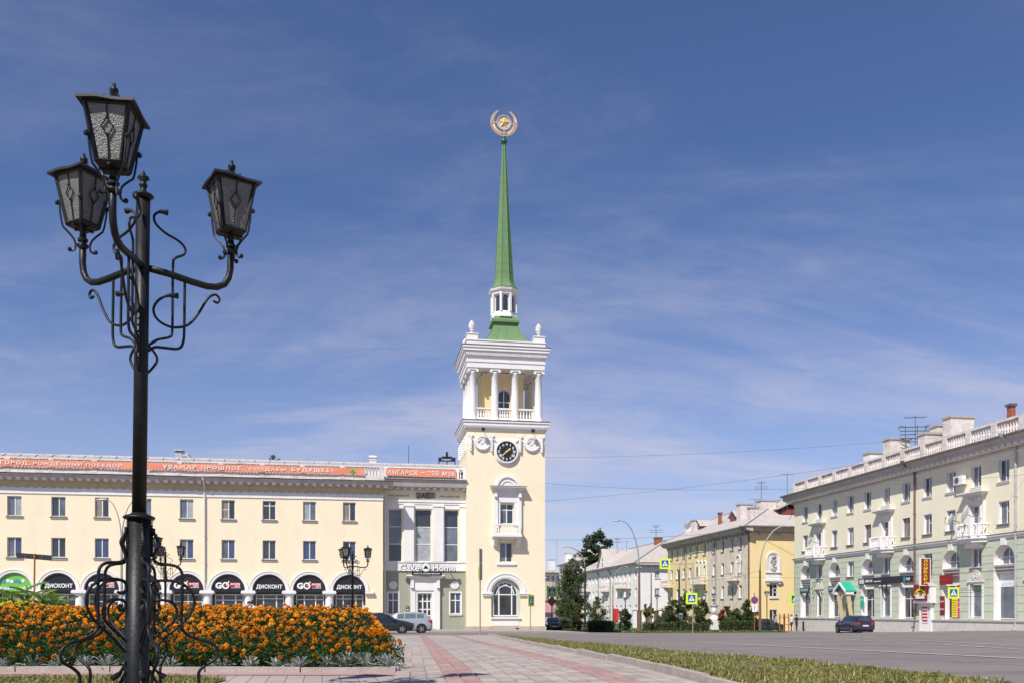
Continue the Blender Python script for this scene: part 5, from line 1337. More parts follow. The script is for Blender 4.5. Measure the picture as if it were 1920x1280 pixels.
b = MB(); b.ring(RC[5]-RC[4]-3.0, 3.1, .34, .42, -.05, .05, 0, 2*PI, 20); b.build('ring_ornament', 'black_sign', t)
wall_sign('turquoise plate on the wall right of the porch', RC[3]+2.15, 1.15, .55, 1.1, 'turquoise', (('#3', 0, .75, .3, .15, 'sign_white'),), y=-.06, dep=.05, cat='sign')
# projecting vertical sign
uv = V(1749)
t = thing('vertical_sign', 'tall red sign with yellow letters ЛОМБАРД standing out from the wall', 'shop sign', (XR-.75, 93.6-uv, 2.6), -PI/2)
z0 = 3.0; hgt = 2.25
MB().box(-.1, .1, -.42, .42, z0, z0+hgt).build('sign_board', 'dark_red', t)
MB().box(-.13, .13, -.47, -.42, z0-.04, z0+hgt+.04).box(-.13, .13, .42, .47, z0-.04, z0+hgt+.04).box(-.13, .13, -.42, .42, z0-.05, z0).box(-.13, .13, -.42, .42, z0+hgt, z0+hgt+.05).build('frame', 'sign_white', t)
for s_ in (-1, 1):
    for k, ch in enumerate('ЛОМБАРД'):
        o = text(t, ch, s_*.105, 0, z0+hgt-.19-k*.31, .34, .24, 'yellow', .012, bold=.02); o.rotation_euler = (0, 0, s_*PI/2)
MB().tube([(0, .45, z0+.3), (0, .75, z0+.3)], .03, 6).tube([(0, .45, z0+hgt-.3), (0, .75, z0+hgt-.3)], .03, 6).build('bracket', 'iron_sheet', t)
# pawnshop entrance sign and pediment
ud = RC[7]
s = MB(); s.prism([(ud-1.15, 2.9), (ud+1.15, 2.9), (ud, 4.0)], -.6, 0); s.build('door_pediment', 'sill', root)
s = MB(); s.box(ud-1.1, ud-.88, -.5, 0, 1.7, 2.9).box(ud+.88, ud+1.1, -.5, 0, 1.7, 2.9).box(ud-1.1, ud+1.1, -.6, 0, 1.5, 1.7).box(ud-.80, ud-.62, -.26, 0, -.95, 1.49).box(ud+.62, ud+.80, -.26, 0, -.95, 1.49); s.build('door_pilaster', 'white', root)
t = wall_sign('red sign with a yellow bridge over the pawnshop door', ud, 1.75, 1.75, 1.35, 'dark_red', (), y=-.72, dep=.1)
b = MB(); b.ring(0, 1.95, .62, .80, -.03, 0, .2, PI-.2, 14); b.box(-.7, .7, -.03, 0, 2.32, 2.40); b.prism([(-.1, 2.75), (.1, 2.75), (0, 3.0)], -.03, 0); b.build('bridge_drawing', 'yellow', t)
b = MB()
for k in range(7): b.box(-.55+k*.17, -.45+k*.17, -.03, 0, 1.95, 2.2+.08*(k % 3))
b.box(-.6, .65, -.03, 0, 1.87, 1.96); b.build('building_drawing', 'sign_white', t)
t = wall_sign('red and white striped notice on the pawnshop door', ud+.05, -.2, .75, 1.5, 'sign_white', (), y=-.29, dep=.03, cat='poster')
b = MB()
for k in range(5): b.box(-.34, .34, -.01, 0, -.1+k*.28, .06+k*.28)
b.build('stripes', 'red', t)
wall_sign('two dark red posters stacked on the wall right of the pawnshop door', ud+2.0, .45, .62, 1.6, 'dark_red', (('#6', 0, 1.15, .5, .12, 'poster_pale'), ('#6', 0, .5, .5, .12, 'poster_pale')), y=-.03, dep=.025, cat='poster')
wall_sign('small dark red sign box above the yellow poster window', RC[8]-.45, 3.0, 1.5, .8, 'dark_red', (('#8', 0, .4, 1.2, .16, 'red'),), y=-.2, dep=.15)
t = wall_sign('yellow poster in the right-hand niche under the crossing sign', RC[8]+.05, .3, .72, 1.75, 'yellow', (), y=.30, dep=.03, cat='poster')
b = MB()
for k in range(7): b.box(-.25, .25-.05*(k % 2), -.008, 0, .45+.2*k, .49+.2*k)
b.build('text_lines', 'iron_sheet', t)
t = wall_sign('magenta poster beside the yellow poster in the niche', RC[8]+.75, .3, .62, 2.0, 'magenta', (('#5', 0, 1.6, .5, .16, 'sign_white'), ('#3', 0, 1.2, .3, .14, 'sign_white'), ('#5', 0, .8, .48, .13, 'sign_white')), y=.30, dep=.03, cat='poster')
t = wall_sign('small red and yellow poster above the magenta poster', RC[8]+.75, 2.35, .62, .6, 'red', (('#4', 0, .3, .5, .16, 'yellow'),), y=.30, dep=.03, cat='poster')
wall_sign('narrow lime band sign inside the single shop window right of the medallion', RC[9], 2.55, 1.1, .2, 'sign_green', (('', 0, 0, 1, 1, 'red'),)[:0], y=.20, dep=.02, cat='sign')
# air conditioner and satellite dishes
t = thing('air_conditioner', 'white air conditioner box on the upper wall with a long shadow', 'air conditioner', (XR, 93.6-V(1806), 10.9), -PI/2)
MB().box(-.5, .5, -.5, -.1, 11.0, 11.7).build('case', 'pvc', t); b = MB(); b.ring(-.12, 11.35, .2, .26, -.53, -.5, 0, 2*PI, 16).disc(-.12, 11.35, .2, -.515, -.5, 16); b.build('fan_grille', 'iron_sheet', t)
MB().box(-.45, -.4, -.45, 0, 10.93, 11.0).box(.4, .45, -.45, 0, 10.93, 11.0).build('bracket', 'galv', t)
def dish(label, px, zc, r, d, loc=None, az=.5):
    if loc is None: loc = (XR, 93.6-V(px), zc-.6)
    t = lthing('satellite_dish', label, 'satellite dish', loc, -PI/2)
    c = Vector((0, -d, .6)); nrm = Vector((-.75, -.62, .28)).normalized() if True else None
    a = nrm.cross(Vector((0, 0, 1))).normalized(); u = a.cross(nrm)
    b = MB(); vs = [c-nrm*.0]; rings = 5; seg = 20
    for i in range(1, rings+1):
        for j in range(seg):
            q = 2*PI*j/seg; rr = r*i/rings; vs.append(c+(a*math.cos(q)+u*math.sin(q))*rr+nrm*(.22*r*(i/rings)**2))
    fs = [(0, 1+j, 1+(j+1) % seg) for j in range(seg)]+[(1+(i-1)*seg+j, 1+i*seg+j, 1+i*seg+(j+1) % seg, 1+(i-1)*seg+(j+1) % seg) for i in range(1, rings) for j in range(seg)]
    b.add(vs, fs); b.build('reflector', 'sign_white', t, smooth=True)
    MB().tube([c-u*r, c-u*r*.9+nrm*r*.9, c+nrm*r*1.0], .02, 5).ball(c+nrm*r, .06, 6, 4).build('feed_arm', 'iron_sheet', t)
    MB().tube([c-nrm*.05, c-nrm*.2+Vector((0, .1, -.1)), Vector((0, 0, .3))], .035, 6).build('mount', 'galv', t); return t
dish('large white satellite dish in front of the right-hand balcony door', 1842, 8.35, .72, 1.35)
dish('smaller white satellite dish left of the right-hand balcony', 1799, 8.25, .48, .7)
dish('small pale dish at the left-hand balcony door of the green and cream house', 1537, 8.3, .42, 1.0)
# chimneys and roof gear on this house
def chimney(label, px, pyt, pyb, wpx, D, m='worn_white', name='chimney', dy=1.1, cap=True, off=0):
    x, y = at(px, D); z0 = EYE+(HOR-pyb)/F*D; z1 = EYE+(HOR-pyt)/F*D; hw = wpx/F*D/2
    t = lthing(name, label, 'chimney', (x, y, z0), -PI/2)
    MB().box(-dy/2, dy/2, -hw, hw, -1.0, z1-z0-.18).build('stack', m, t)
    if cap: MB().box(-dy/2-.1, dy/2+.1, -hw-.1, hw+.1, z1-z0-.18, z1-z0).build('cap', 'sill' if m != 'brick_red' else 'iron_sheet', t)
    return t
def DR(px, back=3.0): return (XR+back)/ray(px)[0]
chimney('long low white chimney at the far end of the green and cream roof', 1640, 848, 870, 34, DR(1640), 'white')
chimney('weathered white chimney left of the rooftop aerials', 1681, 822, 850, 42, DR(1681))
chimney('broad low white chimney right behind the aerials', 1745, 812, 850, 38, DR(1745, 3.5))
chimney('mid height white chimney beside the tallest chimney', 1761, 797, 830, 24, DR(1761, 5))
chimney('tallest wide white chimney on the green and cream house', 1797, 781, 825, 48, DR(1797, 4.5))
t = chimney('slim red pipe chimney with a dark cowl near the right edge', 1896, 757, 800, 10, DR(1896), 'brick_red', dy=.45)
def aerial(label, px, pyt, pyb, D, kind=0, tilt=0, sc=1.0):
    x, y = at(px, D); z0 = EYE+(HOR-pyb)/F*D; h = (pyb-pyt)/F*D
    t = lthing('aerial', label, 'aerial', (x, y, z0), rotz=-.3)
    MB().tube([(0, 0, -.8), (tilt, 0, h)], .035*sc, 6).build('mast', 'iron_sheet', t)
    b = MB()
    if kind == 1:
        for k, zf in enumerate((.98, .90, .72, .6)):
            L_ = (.5, .35, .8, .9)[k]*sc; b.tube([(-L_, 0, h*zf), (L_, 0, h*zf)], .025*sc, 4)
    elif kind == 2:
        for k in range(7): b.tube([(-.9+.3*k, -.5, h*.96), (-.9+.3*k, .5, h*.96)], .02, 4)
        b.tube([(-1, 0, h*.96), (1, 0, h*.96)], .025, 4)
        for k in range(5): b.tube([(-1.4, 0, h*(.3+.1*k)), (1.4, .2*(k % 2), h*(.3+.1*k))], .045, 4)
        for q in (-.9, .2, .9): b.tube([(q, 0, h*.05), (q, 0, h*.75)], .035, 4)
        for q in (-1.3, 1.2): b.ring(q, h*.68, .18, .24, -.03, .03, 0, PI*1.3, 10)
    elif kind == 3:
        b.tube([(-.8, 0, h), (.8, 0, h-.05)], .02, 4)
        for k in range(6): b.tube([(-.7+.28*k, -.3, h), (-.7+.28*k, .3, h)], .015, 4)
    if b.v: b.build('elements', 'iron_sheet', t)
    return t
aerial('dark rack of aerials on the roof between the white chimneys', 1716, 779, 848, DR(1716, 4), 2)

# ================================================================ OCHRE HOUSE
FO = Fac(XR, 105.4, -PI/2); OY = 105.4; OL = 31.0
root = thing('ochre_house', 'three storey ochre yellow house with a weathered grey patch and hipped pale roof', 'building', (XR, OY, -1.7), -PI/2)
# local x: 0 at near corner, negative towards the far end
oz = 11.35
OC = [FO.u(p) for p in (1388, 1372.5, 1355, 1338.5, 1321, 1306, 1294, 1282, 1270, 1259.5)]
ow = .95; zA1, zB1 = 8.5, 10.6; zA2, zB2 = 5.25, 7.0; zA3, zB3 = 1.95, 3.6
zO = lambda px, py: FO.z(px, py)
zT1, zT0 = zO(1372, 1007), zO(1372, 1030.5); zM1, zM0 = zO(1355, 1055), zO(1355, 1076); zL1, zL0 = zO(1355, 1098), zO(1355, 1121)
ops = []
for c in OC:
    for a, b_ in ((zT0, zT1), (zM0, zM1), (zL0, zL1)): ops.append((c-ow/2, c+ow/2, a, b_))
# worn part near the corner, clean part further
sp_ = FO.u(1327)
mb = MB(); wall(mb, sp_, 0, -1.7, oz-.7, [o for o in ops if o[0] > sp_], depth=.25, rm=1); mb.build('weathered_wall', ['ochre_worn', 'white'], root)
mb = MB(); wall(mb, -OL, sp_, -1.7, oz-.7, [o for o in ops if o[1] < sp_], depth=.25, rm=1)
# gable end facing the square: local x=0 plane, runs along local y 0..14; openings by hand
GL = 13.5
FG = Fac(0, OY, 0)
gy_ = lambda px: FG.u(px)-XR
gw0, gw1 = gy_(1443), gy_(1457.5); gz0, gz1 = FG.z(1450, 1118), FG.z(1450, 1094)
gd0, gd1 = FG.z(1450, 1172), FG.z(1450, 1142)
for y0, y1, z0, z1 in ((0, gw0, -1.7, oz-.6), (gw1, GL, -1.7, oz-.6), (gw0, gw1, gz1, oz-.6), (gw0, gw1, gd1, gz0), (gw0, gw1, -1.7, gd0)):
    mb.poly([(0, y0, z0), (0, y1, z0), (0, y1, z1), (0, y0, z1)])
for z0, z1 in ((gz0, gz1), (gd0, gd1)):
    mb.m(1); mb.poly([(0, gw0, z0), (-.25, gw0, z0), (-.25, gw0, z1), (0, gw0, z1)]); mb.poly([(0, gw0, z0), (-.25, gw0, z0), (-.25, gw1, z0), (0, gw1, z0)]); mb.poly([(0, gw0, z1), (-.25, gw0, z1), (-.25, gw1, z1), (0, gw1, z1)]); mb.m(0)
mb.build('wall', ['ochre', 'white'], root)
# ochre frieze, white string under it
b = MB(); zs = zO(1406, 1003)
b.box(-OL, .02, -.06, 0, zs, zs+.14).box(0, .06, 0, GL, zs, zs+.14); b.build('string_course', 'white', root)
b = MB()
for k in range(24): x = -.9-k*1.28; b.box(x-.14, x+.14, -.35, 0, oz-.95, oz-.4)
for k in range(5): y = 1.2+k*2.6; b.box(0, .3, y-.14, y+.14, oz-.95, oz-.4)
b.build('frieze_brackets', 'cornice', root, kind='stuff')
ec = 1.0
b = MB(); b.xprism([(0, oz-.55), (-.3, oz-.5), (-.85, oz-.35), (-ec, oz+.1), (0, oz+.1)], -OL-.5, ec)
b.add([(0, GL, oz-.55), (.3, GL, oz-.5), (.85, GL, oz-.35), (ec, GL, oz+.1), (0, GL, oz+.1), (0, 0, oz-.55), (.3, 0, oz-.5), (.85, -.05, oz-.35), (ec, -ec+.02, oz+.1), (0, 0, oz+.1)],
      [(0,1,6,5), (1,2,7,6), (2,3,8,7), (3,4,9,8)])
b.build('cornice', 'cornice', root)
# hipped roof
rz_ = FO.z(1406, 960); ax = -.5; ridge_y = GL/2; RH = 15.6
b = MB(); E = ec+.1
x0_, x1_, y0_, y1_ = -OL-.6, E, -E, GL+.6; rx0, rx1 = -OL+5, -5.5
b.add([(x0_, y0_, oz+.12), (x1_, y0_, oz+.12), (x1_, y1_, oz+.12), (x0_, y1_, oz+.12), (rx0, ridge_y, RH), (rx1, ridge_y, RH)], [(0,1,5,4), (1,2,5), (2,3,4,5), (3,0,4)])
b.build('roof', 'slate', root)
b = MB(); b.tube([(x1_, y0_, oz+.18), (rx1, ridge_y, RH+.04)], .09, 5).tube([(x0_, y0_, oz+.18), (rx0, ridge_y, RH+.04)], .09, 5).tube([(rx0, ridge_y, RH+.04), (rx1, ridge_y, RH+.04)], .09, 5)
b.tube([(x0_, y0_, oz+.1), (x1_, y0_, oz+.1), (x1_, y1_, oz+.1)], .09, 6); b.build('ridge_and_gutter', 'galv', root)
def dormer(parent, px, back=2.2, s=1.0):
    u_ = FO.u(px, -back); zb = oz+.2+(RH-oz)*(back+1)/(ridge_y+1)
    d = MB(); d.add([(u_-1.2*s, back-.2, zb-.2), (u_+1.2*s, back-.2, zb-.2), (u_+1.2*s, back-.2, zb+.35), (u_, back-.2, zb+1.25*s), (u_-1.2*s, back-.2, zb+.35),
           (u_-1.2*s, back+2.6, zb+.35), (u_, back+2.8, zb+1.25*s), (u_+1.2*s, back+2.6, zb+.35), (u_-1.2*s, back+2.4, zb), (u_+1.2*s, back+2.4, zb)],
           [(0,1,2,3,4), (1,9,7,2), (0,4,5,8)]); o = d.build('dormer', 'dormer_red', parent)
    r = MB(); r.add([(u_-1.4*s, back-.5, zb+.25), (u_, back-.5, zb+1.3*s), (u_+1.4*s, back-.5, zb+.25), (u_-1.4*s, back+2.8, zb+.25), (u_, back+3, zb+1.3*s), (u_+1.4*s, back+2.8, zb+.25)], [(0,1,4,3), (1,2,5,4)]); r.build('dormer_roof', 'slate', o)
    MB().box(u_-.3, u_+.3, back-.23, back-.2, zb-.05, zb+.55).build('dormer_window', 'glass_dark', o)
dormer(root, 1312, 2.3); dormer(root, 1378, 2.3)
o = MB().xprism([(5.0, oz+1.9), (8.4, oz+1.9), (8.2, 13.9), (5.2, 13.9)], -3.6, -1.6); o = o.build('dormer', 'dormer_red', root)
MB().xprism([(4.4, 13.85), (6.7, 14.9), (9.0, 13.85), (9.0, 14.0), (6.7, 15.05), (4.4, 14.0)], -4.8, -1.2).build('dormer_roof', 'slate', o)
# windows
for i, c in enumerate(OC):
    for (a, b_), kind in (((zT0, zT1), 0), ((zM0, zM1), 1), ((zL0, zL1), 2)):
        window(root, c, a, ow, b_-a, .2, cols=(.5,), glass=('glass_dark', 'glass_mid'), sill='sill', sd=.12, t=.06)
# balconies on this facade
def small_balcony(parent, u_, z, wd, dep=1.0, m='worn_white'):
    b = MB(); b.box(u_-wd/2, u_+wd/2, -dep, 0, z-.16, z).xprism([(0, z-.16), (-dep*.8, z-.16), (-dep*.5, z-.5), (0, z-.95)], u_-wd*.35, u_+wd*.35); o = b.build('balcony', m, parent)
    r = MB(); r.box(u_-wd/2, u_+wd/2, -dep, -dep+.12, z+.8, z+.92)
    for xx in (u_-wd/2, u_+wd/2-.14): r.box(xx, xx+.14, -dep, 0, z+.8, z+.92).box(xx, xx+.14, -dep, -dep+.14, z, z+.8)
    r.build('railing', m, o); bb = MB()
    n = int(wd/.3); balusters(bb, [(u_-wd/2+.25+(wd-.5)*k/max(1, n-1), -dep+.06, z) for k in range(n)], .8, seg=5)
    for xx in (u_-wd/2+.07, u_+wd/2-.07): balusters(bb, [(xx, -dep*.3, z), (xx, -dep*.6, z)], .8, seg=5)
    bb.build('balusters', m, o, kind='stuff'); return o
small_balcony(root, FO.u(1379), zO(1379, 1086), 2.6, 1.0); small_balcony(root, FO.u(1314), zO(1314, 1093), 4.2, 1.0); small_balcony(root, FO.u(1256), zO(1256, 1099), 3.0, 1.0)
b = MB(); u_ = FO.u(1384.5); z_ = zO(1384, 1050); b.ring(u_, z_, .62, .8, -.12, 0, 0, PI, 14).box(u_-.8, u_-.6, -.1, 0, z_-2.0, z_).box(u_+.6, u_+.8, -.1, 0, z_-2.0, z_).box(u_-.6, u_+.6, -.04, 0, z_-.3, z_)
for k, p in enumerate((1308, 1314.5, 1321.5)):
    u_ = FO.u(p); z_ = zO(p, 1058); b.ring(u_, z_, .5, .66, -.12, 0, 0, PI, 12).box(u_-.66, u_-.5, -.1, 0, z_-2.2, z_).box(u_+.5, u_+.66, -.1, 0, z_-2.2, z_)
b.build('arch_mouldings', 'white', root)
for px in (1343, 1287): downspout(root, FO.u(px), 0, -1.6, oz, 'galv', .09, .9)
downspout(root, -.15, 0, -1.6, oz, 'brown_metal', .09, .9)
# gable end: relief niche
F2 = lambda px, py: (gy_(px), FG.z(1450, py))
b = MB()
def gbox(b, y0, y1, z0, z1, d): b.box(.0, d, y0, y1, z0, z1)
ya, yb_ = gy_(1436), gy_(1463); zc = FG.z(1450, 1047)
gbox(b, ya, yb_, FG.z(1450, 1085), zc, .05)
r = (yb_-ya)/2; ym = (ya+yb_)/2; n = 18
for i in range(n):
    A, B = PI*i/n, PI*(i+1)/n
    P = [(ym+q*math.cos(t_), zc+q*math.sin(t_)) for q, t_ in ((r*.78, A), (r, A), (r, B), (r*.78, B))]
    b.add([(.0, p[0], p[1]) for p in P]+[(.14, p[0], p[1]) for p in P], [(0,1,2,3), (4,5,6,7), (1,5,6,2), (0,3,7,4)])
    b.add([(.05, ym, zc), (.05, ym+r*.8*math.cos(A), zc+r*.8*math.sin(A)), (.05, ym+r*.8*math.cos(B), zc+r*.8*math.sin(B))], [(0,1,2)])
gbox(b, ya, ya+.2, FG.z(1450, 1073), zc, .14); gbox(b, yb_-.2, yb_, FG.z(1450, 1073), zc, .14); gbox(b, ya-.08, yb_+.08, FG.z(1450, 1073), FG.z(1450, 1071.5), .2)
gbox(b, ya-.15, yb_+.15, FG.z(1450, 1089), FG.z(1450, 1085), .4); gbox(b, ya-.05, yb_+.05, FG.z(1450, 1091.5), FG.z(1450, 1089), .3); gbox(b, ya, ya+.35, FG.z(1450, 1094), FG.z(1450, 1091.5), .25); gbox(b, yb_-.35, yb_, FG.z(1450, 1094), FG.z(1450, 1091.5), .25)
gbox(b, gw0-.1, gw1+.1, FG.z(1450, 1121), gz0, .15)
b.build('niche_surround', 'white', root)
b = MB(); rr = random.Random(9)
for k in range(60):
    t_ = rr.random(); zz_ = FG.z(1450, 1070)+t_*2.3; hw_ = .42*(1-.3*t_)*(.55+.45*abs(math.sin(t_*9))); yy = ym+rr.choice((-1, 1))*rr.uniform(.15, 1)*hw_; b.ball((.1, yy, zz_), rr.uniform(.06, .13), 5, 3)
b.lathe([(.12, 0), (.05, .5), (.14, .8), (.05, 1.4), (.22, 1.6), (.2, 1.9), (.05, 2.0)], .1, ym, FG.z(1450, 1069), 8)
b.build('floral_relief', 'sill', root)
f = MB(); w_ = (gw1-gw0); 
def gwin(z0, z1):
    t_ = .07; q = MB(); q.box(-.18, -.12, gw0, gw1, z0, z0+t_).box(-.18, -.12, gw0, gw1, z1-t_, z1).box(-.18, -.12, gw0, gw0+t_, z0, z1).box(-.18, -.12, gw1-t_, gw1, z0, z1).box(-.18, -.12, gw0+w_*.42, gw0+w_*.42+t_*1.4, z0, z1).box(-.18, -.12, gw0+w_*.42, gw1, z0+(z1-z0)*.66, z0+(z1-z0)*.66+t_).box(-.18, -.12, gw0+w_*.42, gw1, z0+(z1-z0)*.36, z0+(z1-z0)*.36+t_)
    o = q.build('window', 'pvc', root); MB().box(-.165, -.155, gw0, gw1, z0, z1).build('pane', 'glass_dark', o)
gwin(gz0, gz1); gwin(gd0, gd1)
# roof gear
DO = lambda px, back: (XR+back)/ray(px)[0]
chimney('large pale chimney stub near the hip of the ochre house roof', 1437, 937, 962, 30, 116, 'worn_white', dy=1.4)
chimney('worn pale chimney beside the right dormer of the ochre house', 1396, 944, 964, 24, 119, 'worn_white', dy=1.3)
chimney('narrow white chimney stub just in front of the worn pale chimney', 1412, 950, 968, 16, 114, 'worn_white', dy=1.0)
chimney('wide pale chimney behind the left dormer of the ochre house', 1311, 974, 994, 26, 136, 'worn_white', dy=1.6)
chimney('thin white chimney next to the far dish of the ochre house', 1291, 984, 1000, 9, 140, 'white', dy=1.0)
chimney('small red brick chimney with a metal cap on the ochre roof slope', 1350, 960, 975, 5, 127, 'brick_red', dy=.5)
aerial('tall aerial with stacked bars on the ochre house chimney', 1427.5, 902, 936, 116, 1, sc=1.1)
aerial('short aerial mast left of the big pale chimney', 1416, 935, 948, 118, 3)
aerial('thin tall mast behind the near corner of the green and cream roof', 1476, 888, 945, 112, 3)
dish('small grey dish tilted on the far end of the ochre roof', 0, 0, .8, .4, (at(1297, 138)[0], at(1297, 138)[1], EYE+(HOR-990)/F*138))

# ================================================================ WHITE HOUSE
FW = Fac(XR, 151.9, -PI/2); WY = 151.9; WL = 46.0
root = thing('white_house', 'long white three storey house with a steep central gable and pale slate roof', 'building', (XR, WY, -1.7), -PI/2)
wz = 9.3
wr = [p for p in (1183, 1166, 1155.5, 1146.5, 1137, 1128, 1120, 1113, 1106, 1100, 1094)]
WCx = [FW.u(p) for p in (1192, 1181, 1172, 1164, 1156, 1149)]+[FW.u(1144)-1.5]+[FW.u(p) for p in (1136, 1130)]+[FW.u(p) for p in (1119, 1112, 1106, 1100, 1095, 1090)]
zr_s = [(FW.z(1192, 1084), FW.z(1192, 1069)), (FW.z(1192, 1116), FW.z(1192, 1101)), (FW.z(1192, 1148), FW.z(1192, 1133))]
ops = [(c-.55, c+.55, a, b_) for c in WCx for a, b_ in zr_s]
mb = MB(); wall(mb, -WL, 0, -1.7, wz, ops, depth=.3)
FG = Fac(0, WY, 0); gq = lambda px: FG.u(px)-XR
gl = []; GLW = 15
gwins = [(gq(1228), gq(1237), FG.z(1230, 1083), FG.z(1230, 1070)), (gq(1228), gq(1237), FG.z(1230, 1115), FG.z(1230, 1102))]
ys_ = sorted({0, GLW, gwins[0][0], gwins[0][1]}); zs_ = sorted({-1.7, wz}|{g[2] for g in gwins}|{g[3] for g in gwins})
for i in range(len(ys_)-1):
    for j in range(len(zs_)-1):
        yc, zc = (ys_[i]+ys_[i+1])/2, (zs_[j]+zs_[j+1])/2
        if any(g[0] < yc < g[1] and g[2] < zc < g[3] for g in gwins): continue
        mb.poly([(0, ys_[i], zs_[j]), (0, ys_[i+1], zs_[j]), (0, ys_[i+1], zs_[j+1]), (0, ys_[i], zs_[j+1])])
mb.build('wall', 'white_wall', root)
for g in gwins:
    q = MB(); q.box(-.25, -.15, g[0], g[1], g[2], g[2]+.1).box(-.25, -.15, g[0], g[1], g[3]-.1, g[3])
    for yy in (g[0], g[0]+(g[1]-g[0])*.3, g[0]+(g[1]-g[0])*.64, g[1]-.12): q.box(-.25, -.15, yy, yy+.12, g[2], g[3])
    o = q.build('window', 'pvc', root); MB().box(-.22, -.2, g[0], g[1], g[2], g[3]).build('pane', 'glass_dark', o)
    MB().box(0, .12, g[0]-.15, g[1]+.15, g[2]-.12, g[2]).build('sill', 'white', o)
for c in WCx:
    for a, b_ in zr_s: window(root, c, a, 1.1, b_-a, .22, cols=(.5,), glass=('glass_dark', 'glass_mid'), t=.08)
b = MB(); b.xprism([(0, wz-.3), (-.3, wz-.2), (-.9, wz-.05), (-.95, wz+.12), (0, wz+.12)], -WL, .95).xprism([(0, wz-.3), (GLW, wz-.3), (GLW, wz+.12), (0, wz+.12)], 0, .9)
for k in range(12): b.box(0, .55, .5+k*1.2, .75+k*1.2, wz-.6, wz-.3)
b.build('cornice', 'cornice', root)
gc0, gc1 = FW.u(1121), FW.u(1144); gm = (gc0+gc1)/2; gt = FW.z(1133, 1028)
gp0, gp1 = FW.u(1125), FW.u(1141)
MB().prism([(gp0, wz-.2), (gp1, wz-.2), (gp1, wz+.3), ((gp0+gp1)/2, gt-.1), (gp0, wz+.3)], -.35, .1).build('gable', 'white_wall', root)
zrg = 14.0; b = MB()
b.add([(-WL-.5, -1.0, wz+.14), (1.0, -1.0, wz+.14), (1.0, GLW+.8, wz+.14), (-WL-.5, GLW+.8, wz+.14), (-WL+6, GLW/2, zrg), (-7, GLW/2, zrg)], [(0,1,5,4), (1,2,5), (2,3,4,5), (3,0,4)])
m_ = (gp0+gp1)/2
b.add([(gp0-.5, -.7, wz+.1), (m_, -.7, gt), (gp1+.5, -.7, wz+.1), (gp0-.5, 2, wz+.5), (m_, 7, gt), (gp1+.5, 2, wz+.5)], [(0,1,4,3), (1,2,5,4)])
b.build('roof', 'slate', root)
b = MB(); b.tube([(1.0, -1.0, wz+.2), (-7, GLW/2, zrg+.05)], .12, 5).tube([(-7, GLW/2, zrg+.05), (-WL+6, GLW/2, zrg+.05)], .12, 5); b.build('ridge', 'galv', root)
MB().ring(m_, wz+2.0, .0, .3, -.4, -.36, 0, 2*PI, 10).box(m_-.25, m_+.25, -.4, -.36, wz+.5, wz+1.3).build('gable_window', 'glass_dark', root)
for p, w__ in ((1180, 2.4), (1166, 4.0), (1137, 4.5), (1101, 4.5)): small_balcony(root, FW.u(p), FW.z(p, 1101 if p > 1150 else 1107), w__, 1.0)
for px in (1145, 1123): downspout(root, FW.u(px), 0, -1.6, wz, 'galv', .12, .8)
MB().box(-20, -2, -.4, 0, -1.7, -1.3).build('plinth', 'plinth', root)
def shop(px0, px1, py0, py1, m, nm):
    a, b_ = FW.u(px1), FW.u(px0); MB().box(min(a, b_), max(a, b_), -.5, 0, FW.z(px0, py1), FW.z(px0, py0)).build(nm, m, root)
shop(1153, 1160, 1140, 1164, 'red', 'shop_door')
# low white annex wall with dark gates before its gable end
x, y = at(1222, 128)
t = lthing('annex_wall', 'low white wall with rusty gates between the white and the ochre house', 'wall', (x, y, -1.7), 0)
hw = 40/F*128/2; zt_ = EYE+1.7+(HOR-1145+1)/F*128
L_ = (1262-1196)/F*128/2; hh = .78+1.7+(1145-1139)/F*128
b = MB()
for k in range(5): xx = -L_+2*L_*k/4; b.box(xx-.26, xx+.26, -.2, .2, 0, hh-.25)
b.box(-L_-.6, L_+.6, -.3, .3, hh-.25, hh); b.build('piers', 'white_wall', t)
for k in range(4): xx = -L_+2*L_*(k+.5)/4; MB().box(xx-.40, xx+.40, -.10, -.02, .1, hh-.35).build('gate', 'brown_metal', t)
chimney('red brick chimney stub on the white house ridge', 1234, 1007, 1016, 12, 168, 'brick_red', dy=1.4)
aerial('tall stacked aerial rising over the white house ridge', 1230, 984, 1016, 168, 1, sc=1.5)
aerial('aerial mast on the white roof behind the pine', 1157, 1008, 1028, 180, 1, sc=1.2)
aerial('short forked aerial on the white roof ridge', 1175, 1014, 1027, 178, 3)
aerial('leaning aerial mast left of the pine', 1104, 993, 1018, 190, 0, tilt=1.0)
aerial('thin tall mast over the farthest houses', 1044, 1010, 1052, 235, 0)

